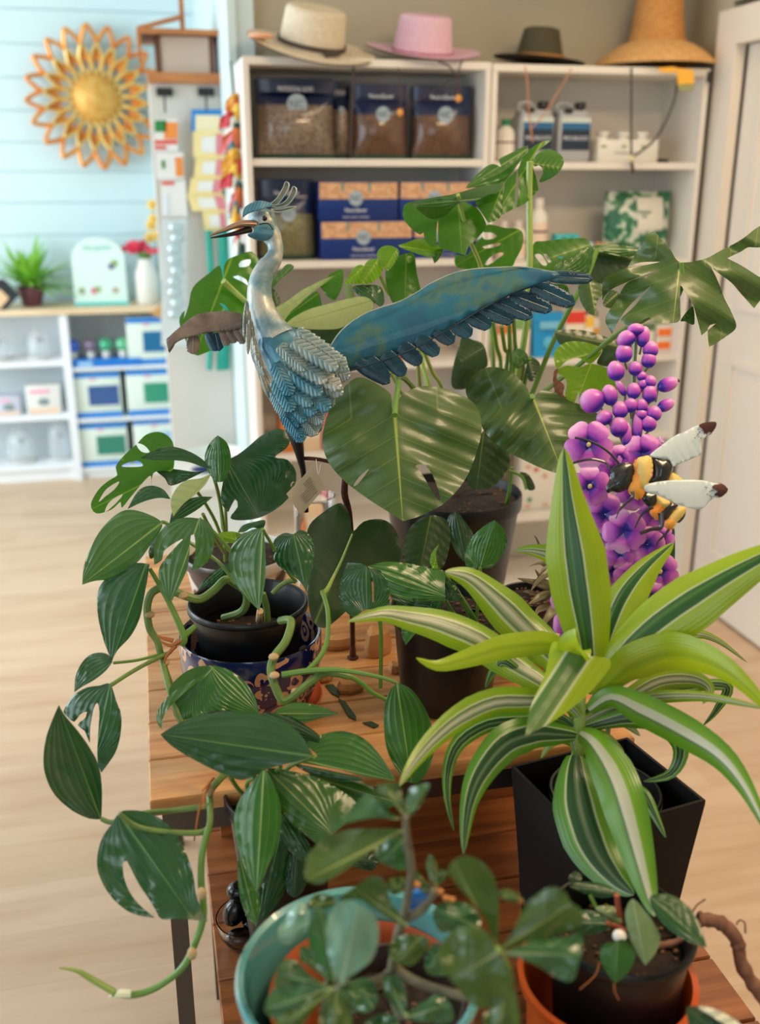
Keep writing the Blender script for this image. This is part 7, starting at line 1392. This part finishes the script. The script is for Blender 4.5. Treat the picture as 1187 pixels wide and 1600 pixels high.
# dark wire antennae run over the blossoms; bee body in bands
BE = thing('bumblebee', at(*K_('g8', (400, 560)), 1.37), 'black and yellow metal bumblebee with white wings fixed on the purple flower stake', 'bee ornament')
m_by = mat('bee_yellow', srgb(232, 196, 106), .5, col2=srgb(236, 206, 124), nscale=30, bumps=.5); m_bo = mat('bee_orange', srgb(238, 138, 44), .5, col2=srgb(236, 170, 70), nscale=26, bumps=.5)
m_bk = M8('bee_black', 26, 26, 30, .28, coat=.6); m_bw = mat('bee_wing_white', srgb(226, 232, 228), .4, col2=srgb(206, 222, 222), nscale=20); m_br = mat('bee_wing_brown', srgb(96, 46, 36), .5, col2=srgb(74, 34, 28), nscale=50)
def gp(x, y, d=1.37): return at(*K_('g8', (x, y)), d)
ug = .1853/FPX*1.37
def band(pts, m, nm, d, dep=40, div=12):
    # puffed, two sided band of the insect body
    o = None; P_ = [K_('g8', p) for p in pts]; vo, F, size = traced(P_, [], div); n = len(vo); cx, cy = sum(p[0] for p in P_)/len(P_), sum(p[1] for p in P_)/len(P_)
    out = spline2(P_, 2.0); hd_ = lambda p: min((Vector(q)-p).length for q in out); mxd = max(hd_(p) for p in vo); b = MB(); dp = dep*ug
    fr = [at(p.x, p.y, d-dp*sqrt(min(1, hd_(p)/mxd*1.0))) for p in vo]; bk = [at(p.x, p.y, d+dp*.5*sqrt(min(1, hd_(p)/mxd))) for p in vo]
    b.v = [tuple(p) for p in fr+bk]
    for f in F: b.quad(*f); b.quad(*[i+n for i in reversed(f)])
    return b.build(nm, m, BE, angle=80)
band([(85, 665), (120, 580), (130, 500), (200, 455), (300, 450), (328, 500), (322, 580), (280, 660), (200, 700), (140, 690), (105, 705)], m_bk, 'head', 1.37, 60)
band([(160, 620), (185, 560), (240, 530), (285, 540), (270, 600), (225, 645), (175, 650)], M8('eye_gloss', 16, 26, 32, .1, coat=1), 'eye', 1.338, 18)
band([(320, 440), (380, 400), (455, 392), (480, 440), (482, 520), (450, 600), (420, 700), (370, 765), (320, 740), (275, 690), (300, 600), (325, 520)], m_bo, 'collar', 1.37, 62)
band([(350, 420), (400, 395), (460, 390), (484, 450), (482, 540), (450, 610), (410, 680), (360, 660), (345, 560)], m_by, 'thorax_fur', 1.368, 68)
band([(462, 405), (510, 395), (560, 412), (610, 415), (655, 475), (630, 560), (590, 620), (520, 625), (455, 620), (450, 585), (482, 560), (478, 470)], m_bk, 'thorax_back', 1.372, 62)
band([(600, 600), (640, 530), (690, 550), (740, 600), (700, 660), (620, 650)], m_by, 'rear_fur', 1.376, 40)
band([(395, 760), (410, 700), (470, 700), (515, 715), (510, 780), (480, 820), (440, 815)], m_bk, 'belly_band', 1.372, 40)
band([(455, 860), (500, 800), (520, 735), (580, 750), (640, 790), (590, 850), (530, 930), (490, 915)], m_bo, 'belly_stripe', 1.374, 42)
band([(510, 735), (560, 740), (630, 785), (590, 830), (540, 820)], m_by, 'belly_fur', 1.372, 40)
band([(530, 870), (580, 830), (630, 785), (695, 805), (660, 850), (600, 925), (560, 920)], m_bk, 'abdomen_band', 1.374, 44)
band([(580, 965), (610, 910), (670, 840), (720, 815), (765, 825), (745, 890), (690, 950), (650, 1010), (600, 1005)], m_by, 'abdomen_fur', 1.376, 44)
band([(582, 955), (640, 920), (665, 960), (640, 1012), (600, 1010)], m_bo, 'abdomen_tip', 1.37, 44)
band([(690, 950), (735, 895), (760, 860), (752, 905), (715, 950)], m_bk, 'stinger', 1.378, 30)
def wing(pts, b_, t_, m, nm, d, fold=.004):
    o = L(BE, 'g8', pts, b_, t_, d, 0, 0, fold, m, (), .0007, 9, 0, 0, nm, 18); md = o.modifiers.new('s', 'SOLIDIFY'); md.thickness = .0016; md.offset = 0
wing([(460, 385), (560, 300), (680, 215), (740, 195), (820, 150), (875, 130), (940, 108), (1012, 108), (1010, 150), (960, 208), (900, 250), (885, 300), (890, 370), (820, 410), (720, 450), (655, 480), (620, 420), (540, 410)], (480, 400), (1010, 115), m_bw, 'upper_wing', 1.366)
wing([(875, 130), (940, 106), (1014, 106), (1008, 155), (962, 212), (920, 200), (905, 165)], (880, 140), (1010, 115), m_br, 'wing_tip', 1.3635)
wing([(410, 660), (450, 625), (600, 600), (760, 592), (900, 598), (1000, 620), (1060, 625), (1112, 670), (1080, 720), (1020, 740), (960, 770), (920, 820), (860, 842), (760, 820), (640, 775), (520, 715), (440, 700)], (420, 665), (1110, 675), m_bw, 'lower_wing', 1.335)
wing([(1010, 625), (1065, 625), (1114, 672), (1080, 722), (1030, 740), (1005, 715), (1030, 690), (990, 660)], (1010, 680), (1112, 675), m_br, 'wing_tip', 1.3325)
random.seed(6)
for k_ in range(26): x = random.gauss(965, 22); y = random.uniform(615, 760); MB().blob(gp(x, y, 1.3325), .0009, .0006, .0007, None, 6, 4).build('wing_speck', m_br, BE) if k_ < 14 else MB().blob(gp(random.gauss(870, 26), random.uniform(165, 240), 1.3635), .0009, .0006, .0007, None, 6, 4).build('wing_speck', m_br, BE)
for pts, r_ in (([(310, 690), (315, 740), (260, 790), (200, 850), (170, 920)], [.0022, .0016, .001]), ([(480, 820), (430, 850), (380, 900), (330, 1000)], [.0032, .0018, .001]), ([(550, 870), (555, 940), (545, 1000), (470, 1010), (375, 1045)], [.0042, .003, .0024]), ([(620, 1010), (580, 1060), (530, 1110), (515, 1150)], [.002, .001])):
    MB().tube([gp(x, y, 1.335) for x, y in pts], r_, 8, 5).build('leg', m_bk, BE)
MB().tube([at(*K_('b8', q), 1.365) for q in ((495, 665), (455, 620), (400, 580), (340, 555), (290, 545))], .0018, 8, 5).build('antenna', m_bk, BE)
MB().tube([at(*K_('b8', q), 1.362) for q in ((450, 690), (430, 660), (360, 645), (270, 665))], .0018, 8, 5).build('antenna', m_bk, BE)
